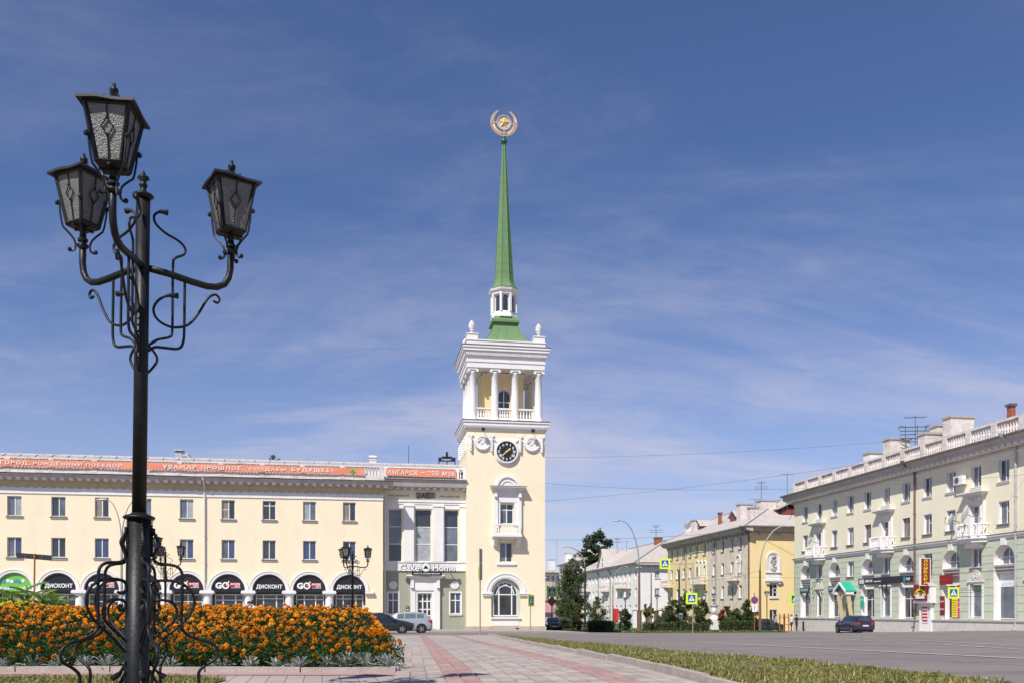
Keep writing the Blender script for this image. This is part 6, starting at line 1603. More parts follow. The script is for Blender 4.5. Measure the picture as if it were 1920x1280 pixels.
# further houses
def far_house(name, label, px0, px1, D0, D1, pyc, pyr, m, rows, cols, face=0, pyg=1172):
    """box with its long face between two ground points"""
    p, q = Vector(at(px0, D0)), Vector(at(px1, D1)); L = (q-p).length; ang = math.atan2(q.y-p.y, q.x-p.x)
    t = lthing(name, label, 'building', (p.x, p.y, -1.7), ang); H = EYE+1.7+(HOR-pyc)/F*D0; RH_ = EYE+1.7+(HOR-pyr)/F*D0
    wls = []; dx = L/cols; ops = []
    for i in range(cols):
        for j in range(rows):
            zc = H-1.6-j*3.1; ops.append((dx*(i+.5)-.55, dx*(i+.5)+.55, zc-.8, zc+.8))
    b = MB(); wall(b, 0, L, 0, H, ops, depth=.25); b.box(0, L, .3, 12, 0, H-.05).build('wall', m, t)
    for o in ops: window(t, (o[0]+o[1])/2, o[2], 1.1, 1.6, .15, cols=(.5,), glass=('glass_dark', 'glass_mid'), t=.09)
    b = MB(); b.box(-.6, L+.6, -.8, 12.6, H-.15, H+.1); b.build('cornice', 'cornice', t)
    b = MB(); b.add([(-.7, -.9, H+.1), (L+.7, -.9, H+.1), (L+.7, 12.7, H+.1), (-.7, 12.7, H+.1), (4, 6, RH_), (L-4, 6, RH_)], [(0,1,5,4), (1,2,5), (2,3,4,5), (3,0,4)]); b.build('roof', 'slate', t); return t
far_house('far_white_house', 'white house behind the tall leafy tree, seen over the parked sedan', 1049, 1083, 235, 212, 1060, 1034, 'white_wall', 3, 8)
far_house('far_cream_house', 'farthest cream house closing the street beside the tower', 1004, 1051, 262, 268, 1072, 1054, 'cream2', 3, 5)
x, y = at(1025, 230)
t = lthing('kiosk', 'small pink street kiosk far off beside the tower corner', 'kiosk', (x, y, -1.7), .1)
MB().box(-2, 2, -1.2, 1.2, 0, 5.0).build('body', 'cloth_pink', t); MB().box(-2.2, 2.2, -1.4, 1.4, 5.0, 5.3).build('roof', 'red', t); MB().box(-1.5, 1.5, -1.24, -1.2, 1, 2.2).build('window', 'glass_dark', t)
chimney('white chimney block on the far white house', 1065, 1036, 1052, 11, 228, 'white', dy=1.5)
chimney('pale chimney on the farthest cream house', 1034, 1048, 1062, 12, 262, 'white', dy=1.5)

# ================================================================ THE TALL LAMP IN FRONT
LX, LY = at(262, 7.0)
right_v = Vector((CA, -SA, 0)); fwd_v = Vector((SA, CA, 0))
def lp_build(name, label, loc, group, full=True, rot=0.0, lean=0.0):
    t = lthing(name, label, 'street lamp', loc, -YAW+rot, group)     # local x = picture right, y = away
    blk = 'black_paint'
    zz = lambda py, D=7.0: EYE+(HOR-py)*D/F
    # post
    b = MB(); b.lathe([(.15, -.05), (.15, .03), (.105, .06), (.096, .12), (.091, zz(975))], 0, 0, 0, 24); b.build('lower_post', blk, t, smooth=True)
    b = MB(); b.lathe([(.085, -.02), (.115, -.008), (.122, .0), (.115, .012), (.065, .03), (.056, .04)], 0, 0, zz(970), 28); b.build('collar', blk, t, smooth=True)
    b = MB(); b.lathe([(.054, zz(968)), (.053, zz(370))], 0, 0, 0, 20); b.build('upper_post', blk, t, smooth=True)
    b = MB(); b.lathe([(.055, -.02), (.082, 0), (.074, .012), (.035, .03), (.022, .05), (.026, .075), (.034, .085), (.026, .10), (.018, .115), (.046, .14), (.04, .155), (.018, .165), (.016, .18), (.006, .2)], 0, 0, zz(371)+.01, 16); b.build('post_finial', blk, t, smooth=True)
    # arms + lanterns
    zj = zz(503)
    for ang in (-84, 34, 154):
        a = math.radians(ang); d = Vector((math.cos(a), math.sin(a), 0)); R = .69
        def W(r, z): return Vector((d.x*r, d.y*r, z))
        pts = [W(.03, zj+.01), W(.2, zj-.0), (W(.38, zj-.025)), W(.50, zj-.035), W(.58, zj-.025), W(.64, zj+.01), W(.675, zj+.07), W(R, zj+.15), W(R, zj+.38)]
        arm = MB(); arm.tube(pts, .027, 12); arm.lathe([(.027, 0), (.045, .01), (.045, .03), (.027, .04)], d.x*R, d.y*R, zj+.27, 12); arm.build('arm', blk, t, smooth=True)
        zl = zj+.41
        ln = link(bpy.data.objects.new('lantern', None)); ln.parent = t; ln.location = (d.x*R, d.y*R, zl); ln.rotation_euler = (0, 0, a); ln.scale = (.80, .80, .86); ln.empty_display_size = .1
        ORG[ln] = Vector((0, 0, 0))
        H0, H1, hb, ht = .05, .50, .105, .185
        key = 'lant_full' if full else 'lant_far'
        if key not in CACHE:
            fr = MB()
            fr.frustum(0, 0, H0-.018, H0, hb+.004, hb+.004, hb+.008, hb+.008)
            for sx in (-1, 1):
                for sy in (-1, 1): fr.tube([(sx*hb, sy*hb, H0), (sx*ht, sy*ht, H1)], .023, 4)
            for s in (-1, 1):
                for q in (0, 1):
                    def P(u, v, o=0.0):      # point on face: u -1..1, v 0..1
                        h = hb+(ht-hb)*v; z = H0+(H1-H0)*v; n_ = h+o
                        return (s*n_, u*h, z) if q == 0 else (u*h, s*n_, z)
                    fr.tube([P(0, 0, .006), P(0, .42, .006)], .006, 5); fr.tube([P(0, .74, .006), P(0, 1, .006)], .006, 5)
                    fr.tube([P(0, .42, .008), P(.34, .58, .008), P(0, .74, .008), P(-.34, .58, .008), P(0, .42, .008)], .0065, 5)
                    fr.ball(P(.0, .44, .012), .012, 6, 4); fr.ball(P(.0, .73, .012), .012, 6, 4)
                    fr.tube([P(-1, .01, .004), P(1, .01, .004)], .021, 4); fr.tube([P(-1, .99, .0), P(1, .99, .0)], .014, 4)
            fm = fr.mesh('frame', blk)
            gl = []
            for s in (-1, 1):
                for q in (0, 1):
                    g_ = MB(); e = .004
                    def P2(u, v, o): h = hb+(ht-hb)*v; z = H0+(H1-H0)*v; return (s*(h+o), u*h, z) if q == 0 else (u*h, s*(h+o), z)
                    g_.add([P2(-.93, .02, -e), P2(.93, .02, -e), P2(.93, .98, -e), P2(-.93, .98, -e), P2(-.93, .02, -.008), P2(.93, .02, -.008), P2(.93, .98, -.008), P2(-.93, .98, -.008)], [(0,1,2,3), (7,6,5,4), (0,1,5,4), (1,2,6,5), (2,3,7,6), (3,0,4,7)])
                    gl.append(g_.mesh('pane', 'lantern_glass'))
            rf = MB(); R_ = .242; wv = lambda k: .006*math.cos(k*PI/2)
            n = 8; ring_t = []
            cs = [(-1, -1), (1, -1), (1, 1), (-1, 1)]
            outer = []
            for k in range(4):
                for i in range(n):
                    u = i/n; x = cs[k][0]*(1-u)+cs[(k+1) % 4][0]*u; y = cs[k][1]*(1-u)+cs[(k+1) % 4][1]*u
                    outer.append((x*R_*(1-.03*math.sin(PI*u)), y*R_*(1-.03*math.sin(PI*u)), H1+.018+.010*math.sin(PI*u*2)*math.sin(PI*u)+.008*math.sin(PI*u)))
            N_ = len(outer); top = [(p[0]*.2, p[1]*.2, H1+.10) for p in outer]
            rf.add(outer+[(p[0], p[1], p[2]-.022) for p in outer]+top, [(i, (i+1) % N_, 2*N_+(i+1) % N_, 2*N_+i) for i in range(N_)]+[(i+N_, (i+1) % N_+N_, (i+1) % N_, i) for i in range(N_)]+[list(range(2*N_, 3*N_))])
            inn = [(p[0]*.74, p[1]*.74, H1+.005) for p in outer]
            rf.add([(p[0], p[1], p[2]-.022) for p in outer]+inn, [(i, (i+1) % N_, (i+1) % N_+N_, i+N_) for i in range(N_)]+[list(range(N_, 2*N_))])
            rm_ = rf.mesh('roof', 'roof_rust' if not full else 'black_paint_rough')
            fi = MB(); fi.lathe([(.02, .10), (.014, .13), (.03, .165), (.04, .18), (.036, .20), (.018, .215), (.012, .225), (.018, .235), (.006, .25)], 0, 0, H1, 12)
            for k in range(4):
                a_ = k*PI/2+PI/4; c_, s_ = math.cos(a_), math.sin(a_); fi.tube([(c_*r, s_*r, H1+z) for r, z in ((.012, .15), (.035, .165), (.04, .15), (.02, .12), (.05, .10), (.085, .095), (.098, .108), (.09, .12))], [.006]*8, 5)
            fim = fi.mesh('finial', blk, smooth=True)
            sc = MB()
            for k in range(4):
                a_ = k*PI/2+PI/4; c_, s_ = math.cos(a_), math.sin(a_)
                prof = [(.245, .24), (.235, .265), (.222, .25), (.215, .16), (.198, .06), (.185, .02), (.125, -.035), (.085, -.08), (.066, -.13), (.072, -.18), (.10, -.20), (.125, -.185)]
                sc.tube([(c_*r, s_*r, z) for r, z in prof], .0105, 6); sc.ball((c_*.245, s_*.245, .24), .022, 8, 5); sc.ball((c_*.122, s_*.122, -.185), .022, 8, 5)
            sc.lathe([(.03, -.10), (.05, -.095), (.05, -.07), (.03, -.065), (.032, .03)], 0, 0, 0, 12); sc.box(-.12, .12, -.012, .012, .025, .04).box(-.012, .012, -.12, .12, .024, .041)
            scm = sc.mesh('scroll_bracket', blk, smooth=False)
            CACHE[key] = (fm, gl, rm_, fim, scm)
        fm, gl, rm_, fim, scm = CACHE[key]
        for me in (fm, *gl, rm_, fim, scm):
            o = link(bpy.data.objects.new(me.name.split('.')[0], me)); o.parent = ln
        # flat scrollwork in the plane of the arm
        k_ = .00385/.83
        def C(pts, w_, flat=None, r=None, leaf=0):
            q = MB(); P = [W((x-263)*k_, EYE+(HOR-y)*.00427) for x, y in pts]
            P2 = []                                        # Catmull-Rom smoothing
            for i in range(len(P)-1):
                p0, p1, p2, p3 = P[max(i-1, 0)], P[i], P[i+1], P[min(i+2, len(P)-1)]
                for s in range(4):
                    u = s/4; P2.append(.5*((2*p1)+(p2-p0)*u+(2*p0-5*p1+4*p2-p3)*u*u+(3*p1-p0-3*p2+p3)*u**3))
            P2.append(P[-1]); rr_ = [w_]*len(P2)
            if leaf:
                for i in range(leaf): rr_[i] = w_*(1+1.4*(1-i/leaf))
            q.tube(P2, rr_, 8); return q
        C([(303,398),(290,400),(281,410),(284,424),(300,437),(322,446),(333,458),(330,470),(316,480),(313,495),(313,560),(313,618),(308,630),(290,638),(276,650)], .0105, leaf=5).build('scroll', blk, t, smooth=True)
        C([(333,512),(333,560),(333,600),(332,632),(324,648),(300,651),(285,653),(274,662)], .0115).build('scroll', blk, t, smooth=True)
        C([(322,550),(305,553),(290,565),(282,582),(286,598),(300,608),(318,610),(340,600),(357,575),(370,548),(378,537),(387,533),(393,540),(389,548),(382,545)], .0105, leaf=5).build('scroll', blk, t, smooth=True)
        C([(274,652),(285,664),(289,676),(283,690),(273,704)], .010).build('scroll', blk, t, smooth=True)
        b = MB()
        for i in range(9): u = i/8; b.tube([W(.052, zz(600+u*95)), W(.075+.01*math.sin(u*PI), zz(590+u*95)), W(.062, zz(575+u*95))], .009, 5)
        if ang == -84: b.build('grain_ear', blk, t)
    # base scrollwork in five planes
    kb = .001212
    for ang in (18, 90, 162, 234, -54):
        a = math.radians(ang); d = Vector((math.cos(a), math.sin(a), 0))
        def crv(pts, w_, ends=()):
            P = [Vector((d.x*max(.088, (X-470)*kb), d.y*max(.088, (X-470)*kb), EYE+(HOR-(930+Y/3.657))*.00421)) for X, Y in pts]; P2 = []
            for i in range(len(P)-1):
                p0, p1, p2, p3 = P[max(i-1, 0)], P[i], P[i+1], P[min(i+2, len(P)-1)]
                for s in range(4):
                    u = s/4; P2.append(.5*((2*p1)+(p2-p0)*u+(2*p0-5*p1+4*p2-p3)*u*u+(3*p1-p0-3*p2+p3)*u**3))
            P2.append(P[-1]); q = MB(); q.tube(P2, w_, 8); return q
        crv([(560,215),(563,250),(588,300),(592,330),(572,375),(562,410),(570,438),(600,456),(660,462),(705,474),(732,505),(740,560),(740,700),(738,870),(760,930),(830,972),(920,1000),(965,1045),(960,1110),(890,1160),(850,1210),(855,1290),(880,1370),(890,1455)], .0125).build('scroll', blk, t, smooth=True)
        crv([(612,655),(590,665),(562,650),(552,620),(565,590),(610,572),(690,575),(760,605),(806,660),(816,730),(790,805),(730,880),(660,945),(600,1010),(556,1060)], .0115).build('scroll', blk, t, smooth=True)
        crv([(592,742),(606,760),(590,782),(562,765),(556,735),(580,712),(640,708),(690,735),(708,790),(690,850),(640,905),(590,950),(550,990)], .0105).build('scroll', blk, t, smooth=True)
        crv([(548,1120),(570,1170),(600,1210),(640,1240)], [.010]*8+[.014, .019, .022, .024, .024]).build('leaf', blk, t)
        crv([(548,1190),(575,1250),(600,1300),(575,1380),(550,1440)], .011).build('scroll', blk, t, smooth=True)
        b = MB()
        for i in range(12):
            u = i/11; r_ = .008*math.sin(PI*(.12+.86*u)); p = Vector((d.x*.096, d.y*.096, zz(1040)+u*.26)); b.ball(p, r_+.006, 6, 4, 1.5)
        b.build('grain_ear', blk, t)
    if lean:
        t.rotation_mode = 'QUATERNION'; from mathutils import Quaternion
        t.rotation_quaternion = Quaternion(fwd_v, lean) @ Quaternion((0, 0, 1), -YAW+rot)
    return t
lamp = lp_build('street_lamp', 'tall black wrought iron lamp with three lanterns, large in the foreground', (*at(256, 7.0), 0), 'wrought iron lamps on the square', lean=math.radians(.75))
def far_lamp(px, pyb_top, D, rot, label, sc=1.0):
    c = copy_tree(lamp); x, y = at(px, D); c.rotation_mode = 'XYZ'; c.rotation_euler = (0, 0, -YAW+rot); z = zg(x, y)
    want = EYE+(HOR-pyb_top)/F*D-z; s = want/4.28; c.location = (x, y, z); c.scale = (s*sc, s*sc, s); c['label'] = label; return c
far_lamp(661, 1030, 36, math.radians(-18), 'distant black three lantern lamp in front of the last ДИСКОНТ arch', 1.05)
far_lamp(310, 1026, 37, math.radians(95), 'distant black lamp with lanterns just right of the foreground post')
far_lamp(276, 1012, 38.5, math.radians(50), 'distant black lamp almost hidden behind the foreground post')

# ================================================================ FLOWER BED
BC = [(gp(-700, 1262)), gp(744, 1262), (gp(744, 1262)[0]+.05, 24.0), (gp(-700, 1262)[0]-2, 24.0)]
fl, frt = Vector(gp(-700, 1262)), Vector(gp(744, 1262)); fdir = (frt-fl).normalized(); fn = Vector((-fdir.y, fdir.x))
bx1 = frt.x
edge = link(bpy.data.objects.new('bed_kerb', None)); edge['kind'] = 'structure'
kme = MB().box(-.59, .59, -.05, .05, -.02, .085).mesh('kerb_stone', 'kerb')
L = (frt-fl).length; n = int(L/1.2)
for i in range(n):
    c = frt-fdir*(.6+1.2*i); 
    if c.x < -9: break
    o = link(bpy.data.objects.new('kerb_stone', kme)); o.parent = edge; o.location = (c.x, c.y, rp.uniform(-.006, .006)); o.rotation_euler = (0, rp.uniform(-.006, .006), math.atan2(fdir.y, fdir.x)+rp.uniform(-.006, .006))
for i in range(10):
    y = frt.y+.62+1.2*i; o = link(bpy.data.objects.new('kerb_stone', kme)); o.parent = edge; o.location = (bx1-.03, y, zg(0, y)+rp.uniform(-.006, .006)); o.rotation_euler = (0, 0, PI/2+rp.uniform(-.006, .006))
# red paving strip along the front of the bed
b = MB()
v0, v1 = frt-fn*.05+fdir*.25, frt-fn*.50+fdir*.25
b.add([(fl.x-fn.x*.05, fl.y-fn.y*.05, .018), (v0.x+.0, v0.y, .018), (v1.x, v1.y, .018), (fl.x-fn.x*.50, fl.y-fn.y*.50, .018)], [(0,1,2,3)]); o = b.build('red_paving_strip', 'paver_red2'); o['kind'] = 'structure'
def bed_t(x, y):
    """distance inside the bed edge"""
    p = Vector((x, y)); t1 = (p-frt).dot(fn); return min(t1, bx1-x, 23.5-y)
def soil_z(x, y):
    t_ = bed_t(x, y); left = sm((-x-1)/6)*.07
    return zg(x, y)+.05+(.50+left)*sm(min((Vector((x, y))-frt).dot(fn)/2.7, (bx1-x)/.60+.10))+.06*math.sin(x*1.9)*math.sin(y*1.3)*sm(t_)
b = MB(); vs = []; nxx, nyy = 40, 34
for j in range(nyy+1):
    for i in range(nxx+1):
        x = -11+(bx1-.08+11)*i/nxx; yf = (frt+fdir*((x-frt.x)/fdir.x)).y; y = yf+.06+(23.4-yf)*(j/nyy)**1.5; vs.append((x, y, soil_z(x, y)))
b.add(vs, [(j*(nxx+1)+i, j*(nxx+1)+i+1, (j+1)*(nxx+1)+i+1, (j+1)*(nxx+1)+i) for j in range(nyy) for i in range(nxx)])
o = b.build('flower_bed_soil', 'soil', smooth=True); o['kind'] = 'structure'
# marigold bloom
def bloom_geo(rs, R=.036, layers=((1, .0), (.78, .013), (.52, .022)), n=9):
    V_, F_ = [], []
    for (s, h) in layers:
        b0 = len(V_); V_.append((0, 0, h-.012)); ph = rs.random()*6
        for k in range(n*2):
            a = ph+PI*k/n; r = R*s*(1.0 if k % 2 == 0 else .80)*rs.uniform(.9, 1.08); V_.append((r*math.cos(a), r*math.sin(a), h+(.004 if k % 2 else -.006)*rs.uniform(.5, 1.5)))
        for k in range(n*2): F_.append((b0, b0+1+k, b0+1+(k+1) % (n*2)))
    b0 = len(V_)
    for k in range(6): a = k*PI/3; V_.append((R*.24*math.cos(a), R*.24*math.sin(a), .026))
    V_.append((0, 0, .033)); F_ += [(b0+k, b0+(k+1) % 6, b0+6) for k in range(6)]
    return V_, F_
rs = random.Random(21)
blooms = []
for k in range(6):
    V_, F_ = bloom_geo(rs); me = bpy.data.meshes.new('bloom'); me.from_pydata(V_, [], F_); setmats(me, ['petal', 'petal', 'petal', 'petal_deep', 'petal', 'petal_deep'][k]); blooms.append(me)
def leaf_mesh(name, seed, n, rad, h, m, size=.03, dens=1.0, base=.0):
    r = random.Random(seed); b = MB()
    for i in range(n):
        a = r.random()*2*PI; u = r.random(); rr_ = rad*math.sqrt(r.random()); z = base+h*u*(1-.35*(rr_/rad)**2)
        c = Vector((rr_*math.cos(a), rr_*math.sin(a), z)); d = Vector((r.gauss(0, 1), r.gauss(0, 1), r.gauss(.3, .6))).normalized(); s = d.cross(Vector((r.gauss(0, 1), r.gauss(0, 1), r.gauss(0, 1)))).normalized()
        L_ = size*r.uniform(.7, 1.5); w_ = L_*.20
        b.add([c, c+d*L_*.5+s*w_, c+d*L_, c+d*L_*.5-s*w_], [(0,1,2,3)])
    return b.mesh(name, m)
fol = [leaf_mesh('foliage', 40+k, 420, .17, .36, 'leaf_marigold', .042) for k in range(4)]
plants = 0; bc = 0
for row in range(4):
    t_ = .34+.25*row; s = .12+(.13 if row % 2 else 0)
    while s < 6.9:
        p = frt-fdir*s+fn*t_; px_ok = True
        x, y = p.x-.10+rs.uniform(-.04, .04), p.y+rs.uniform(-.05, .05); z = soil_z(x, y)-.03
        rl = ('sparse orange marigold plant in the lowest row, right behind the silver ragwort', 'orange marigold plant in the second row up from the bed kerb', 'well flowered marigold plant in the third row up the bank', 'densely flowered marigold plant in the fourth row up the bank')[row]
        if s < .3: rl = ('lowest', 'second', 'third', 'fourth')[row]+' row marigold plant at the right-hand corner of the flower bed'
        t = lthing('marigold_plant', rl, 'marigold', (x, y, z), rs.random()*6, 'marigold plants in the front rows of the bed')
        if row == 0: t.scale = (1, 1, rs.uniform(.8, .98))
        o = link(bpy.data.objects.new('foliage', fol[rs.randrange(4)])); o.parent = t
        nb = {0: rs.choice((2, 3, 3, 4, 5)), 1: rs.choice((4, 5, 6)), 2: 6, 3: 6}[row]
        if bc+nb > 480: nb = 0
        for k in range(nb):
            a = rs.random()*2*PI; r_ = .15*math.sqrt(rs.random()); zb = .37-.25*(r_/.16)**2*.5-(rs.random()*.16 if row < 2 else rs.random()*.05)
            if rs.random() < .4: a = rs.uniform(-2.4, -.7)-t.rotation_euler.z; r_ = .15; zb = rs.uniform(.14, .34)
            o = link(bpy.data.objects.new('bloom', blooms[rs.randrange(6)])); o.parent = t
            o.location = (r_*math.cos(a), r_*math.sin(a), zb); tl_ = .25+.9*r_/.16; sc = rs.uniform(.62, 1.25); o.scale = (sc, sc, sc)
            o.rotation_euler = (-tl_*math.sin(a)*-1 if False else tl_*math.cos(a+PI/2)*1.0, tl_*math.sin(a+PI/2)*1.0, 0)
            bc += 1
        plants += 1; s += .25
# remaining mass of marigolds: foliage and blooms
r_ = np.random.RandomState(5)
FV, FF, BV, BF, BM = [], [], [], [], []
def add_leafcloud(c, n, rad, h, size):
    for i in range(n):
        a = rs.random()*2*PI; q = rad*math.sqrt(rs.random()); P = Vector((c[0]+q*math.cos(a), c[1]+q*math.sin(a), c[2]+h*(.35+.65*rs.random())*(1-.3*(q/rad)**2)))
        d = Vector((rs.gauss(0, 1), rs.gauss(0, 1), rs.gauss(.3, .6))).normalized(); s_ = d.cross(Vector((rs.gauss(0, 1), rs.gauss(0, 1), rs.gauss(0, 1)))).normalized(); L_ = size*rs.uniform(.7, 1.4); w_ = L_*.24
        k = len(FV); FV.extend([tuple(P), tuple(P+d*L_*.5+s_*w_), tuple(P+d*L_), tuple(P+d*L_*.5-s_*w_)]); FF.append((k, k+1, k+2, k+3))
bg3 = [bloom_geo(rs, layers=((1, 0), (.7, .016)), n=7) for _ in range(4)]
def add_bloom(x, y, z, sc, m, tilt):
    V_, F_ = bg3[rs.randrange(4)]; k = len(BV); ax, ay = tilt; ca, sa = math.cos(ax), math.sin(ax)
    for (a, b_, c) in V_: BV.append((x+a*sc, y+(b_*ca-c*sa)*sc, z+(b_*sa+c*ca)*sc))
    for f in F_: BF.append(tuple(i+k for i in f)); BM.append(m)
y = frt.y
gridp = []
yy = frt.y+.3
while yy < 20:
    xx = -8.5 if yy < 16 else -11
    while xx < bx1-.12:
        t_ = bed_t(xx, yy); tf = (Vector((xx, yy))-frt).dot(fn); sR = bx1-xx
        if t_ > .12 and not (tf < 1.12 and sR < 7.0 and sR > -.1 and tf > .2):
            gridp.append((xx+rs.uniform(-.06, .06), yy+rs.uniform(-.06, .06), t_))
        xx += .24
    yy += .24 if yy < 15 else .30
for (x, y, t_) in gridp:
    z = soil_z(x, y)-.03; near = y < 15.5
    add_leafcloud((x, y, z), 80 if near else 22, .17, .36 if t_ > .25 else .28, .05)
    nb = (6 if near else 6) if t_ > .8 else 3
    if bx1-x < .6 and (Vector((x, y))-frt).dot(fn) > .5: nb = 5
    if x < -3.9 and y > 15 and rs.random() < .55: mcol = 2
    else: mcol = None
    for k in range(nb):
        a = rs.random()*2*PI; q = .17*math.sqrt(rs.random()); cl3 = math.sin(x*2.1+1)*math.sin(y*1.7)
        if cl3 < -.6 and rs.random() < .35 and near: continue
        add_bloom(x+q*math.cos(a), y+q*math.sin(a), z+.36-.10*(q/.17)**2-rs.random()*.05+(.05 if rs.random() < .15 else 0), rs.uniform(.65, 1.3), mcol if mcol is not None else (0 if rs.random() < .66 else (1 if rs.random() < .93 else 3)), (rs.uniform(0, .75), 0))
me = bpy.data.meshes.new('marigold_foliage'); me.from_pydata(FV, [], FF); setmats(me, 'leaf_marigold'); o = link(bpy.data.objects.new('marigold_foliage', me)); o['kind'] = 'stuff'; tag(o, 'dense dark green foliage of the mass of marigolds filling the bed', 'foliage')
me = bpy.data.meshes.new('marigold_blooms'); me.from_pydata(BV, [], BF); setmats(me, ['petal', 'petal_deep', 'petal_yellow', 'petal_faded']); me.polygons.foreach_set('material_index', BM); o = link(bpy.data.objects.new('marigold_blooms', me)); o['kind'] = 'stuff'; tag(o, 'carpet of orange marigold heads filling the middle and back of the bed', 'flowers')
# silver ragwort along the edge
def silver(seed):
    r = random.Random(seed); b = MB()
    for i in range(40):
        a = r.random()*2*PI; el = r.uniform(.0, 1.4); L_ = r.uniform(.12, .20); d = Vector((math.cos(a)*math.cos(el), math.sin(a)*math.cos(el), math.sin(el))); sd_ = Vector((-math.sin(a), math.cos(a), 0)); up = d.cross(sd_)*-1
        base = d*.03
        n = 6
        pts = [base+d*L_*k/n+Vector((0, 0, -.10*(k/n)**2*L_*2)) for k in range(n+1)]
        for k in range(n): w1, w2 = .003+.003*math.sin(PI*k/n), .003+.003*math.sin(PI*(k+1)/n); b.add([pts[k]-sd_*w1, pts[k]+sd_*w1, pts[k+1]+sd_*w2, pts[k+1]-sd_*w2], [(0,1,2,3)])
        for k in range(1, n+1):
            for q in (-1, 1):
                l2 = .042*(1-.10*k)*r.uniform(.7, 1.2); e = (sd_*q+d*.9+up*r.uniform(-.3, .3)).normalized(); c = pts[k]; wv_ = d*.0065
                b.add([c-wv_, c+e*l2*.6-wv_*1.2+up*.006, c+e*l2+up*.012, c+e*l2*.6+wv_*1.2+up*.006, c+wv_], [(0,1,2,3,4)])
    return b.mesh('silver_ragwort', 'leaf_silver')
sil = [silver(k) for k in range(5)]
def put_silver(x, y, s, lab_='silvery white ragwort plant edging the front of the bed above the kerb'):
    o = link(bpy.data.objects.new('silver_ragwort', sil[rs.randrange(5)])); o.location = (x, y, zg(x, y)+.06); o.rotation_euler = (0, 0, rs.random()*6); o.scale = (s, s, s*rs.uniform(.9, 1.1))
    tag(o, lab_, 'ragwort', 'silver ragwort plants along the bed edge')
s = .15
while s < 6.6:
    if rs.random() < .93: p = frt-fdir*s+fn*(.17+rs.uniform(-.03, .03)); put_silver(p.x, p.y, rs.uniform(.8, 1.15))
    s += rs.uniform(.24, .50)
y = frt.y+.4
while y < 20: put_silver(bx1-.17+rs.uniform(-.04, .03), y, rs.uniform(.85, 1.25), 'silvery ragwort plant in the row down the right side of the bed, along the walk'); y += .26
# canna plants at the left end
def canna(px, D, ztop, seed, label, lit=True):
    r = random.Random(seed); x, y = at(px, D); z0 = soil_z(x, y); t = lthing('canna_plant', label, 'canna', (x, y, z0)); H = ztop-z0
    MB().tube([(0, 0, 0), (.02, .02, H*.6), (.0, .03, H)], [.018, .014, .008], 6).build('stem', 'leaf_canna', t)
    for i in range(9):
        a = i*2.4+r.random(); hz = H*(.25+.65*i/9); L_ = r.uniform(.28, .42); el = r.uniform(.35, 1.0); b = MB(); n = 6
        d = Vector((math.cos(a), math.sin(a), 0)); sd_ = Vector((-math.sin(a), math.cos(a), 0)); rows = []
        for k in range(n+1):
            u = k/n; p = Vector((0, 0, hz))+d*L_*u*math.cos(el*(1-.5*u))+Vector((0, 0, L_*u*math.sin(el)-.25*L_*u*u)); w_ = .075*math.sin(PI*min(1, u*.93+.05))**.8
            rows.append((p-sd_*w_+Vector((0, 0, .03)), p, p+sd_*w_+Vector((0, 0, .03))))
        for k in range(n): b.add([*rows[k], *rows[k+1]], [(0,1,4,3), (1,2,5,4)])
        b.build('leaf', 'leaf_canna', t, smooth=True)
    return t
canna(14, 15.5, 1.15, 1, 'broad leaved canna plant at the very left edge of the bed')
canna(48, 15.0, 1.22, 2, 'tall canna plant with the signpost rising behind it')
canna(78, 15.8, 1.10, 3, 'canna plant with wide bright leaves left of the thin signpost')
canna(104, 15.2, .98, 4, 'low canna plant at the right end of the canna group')

# ================================================================ ROAD SIGNS, POSTS, STREET LIGHTS
def zat(py, D): return EYE+(HOR-py)/F*D
def crossing_sign(parent, cx, y, cz, s, faces=(-1,)):
    """square pedestrian crossing sign, s = outer size"""
    b = MB(); h = s/2; b.box(cx-h, cx+h, y, y+.04, cz-h, cz+h); o = b.build('backing', 'lime', parent)
    k = s*.33
    MB().box(cx-k, cx+k, y-.012, y, cz-k, cz+k).build('blue_panel', 'sign_blue', o)
    MB().prism([(cx-k*.86, cz-k*.72), (cx+k*.86, cz-k*.72), (cx, cz+k*.86)], y-.02, y-.012).build('white_triangle', 'sign_white', o)
    q = MB(); f = k/.33
    def L_(p, w_):
        for a, b_ in zip(p, p[1:]):
            d = Vector((b_[0]-a[0], b_[1]-a[1])); n_ = Vector((-d.y, d.x)).normalized()*w_*f
            q.prism([(cx+a[0]*f-n_.x, cz+a[1]*f-n_.y), (cx+b_[0]*f-n_.x, cz+b_[1]*f-n_.y), (cx+b_[0]*f+n_.x, cz+b_[1]*f+n_.y), (cx+a[0]*f+n_.x, cz+a[1]*f+n_.y)], y-.028, y-.020)
    q.disc(cx+.0*f, cz+.10*f, .028*f, y-.028, y-.020, 8)
    L_([(.0, .07), (-.01, -.04)], .022); L_([(-.01, -.04), (-.05, -.11), (-.09, -.19)], .014); L_([(-.01, -.04), (.04, -.11), (.05, -.19)], .014); L_([(.0, .05), (-.06, -.0), (-.07, -.04)], .010); L_([(.0, .05), (.05, .0), (.08, -.02)], .010)
    for i in range(4): q.box(cx-.22*f+i*.13*f, cx-.15*f+i*.13*f, y-.028, y-.020, cz-.225*f, cz-.205*f)
    q.build('pedestrian_symbol', 'black_sign', o); return o
def signpost(name, label, px, pyb, D=None, pyt=None, mt='galv', r=.045, cat='sign post', lean=0):
    if D is None: x, y = gp(px, pyb)
    else: x, y = at(px, D)
    D_ = x*SA+y*CA; z = zg(x, y)
    t = thing(name, label, cat, (x, y, z), -YAW); zt_ = zat(pyt, D_)
    MB().tube([(lean, 0, z-.1), (0, 0, zt_)], r, 8).build('post', mt, t); return t, D_
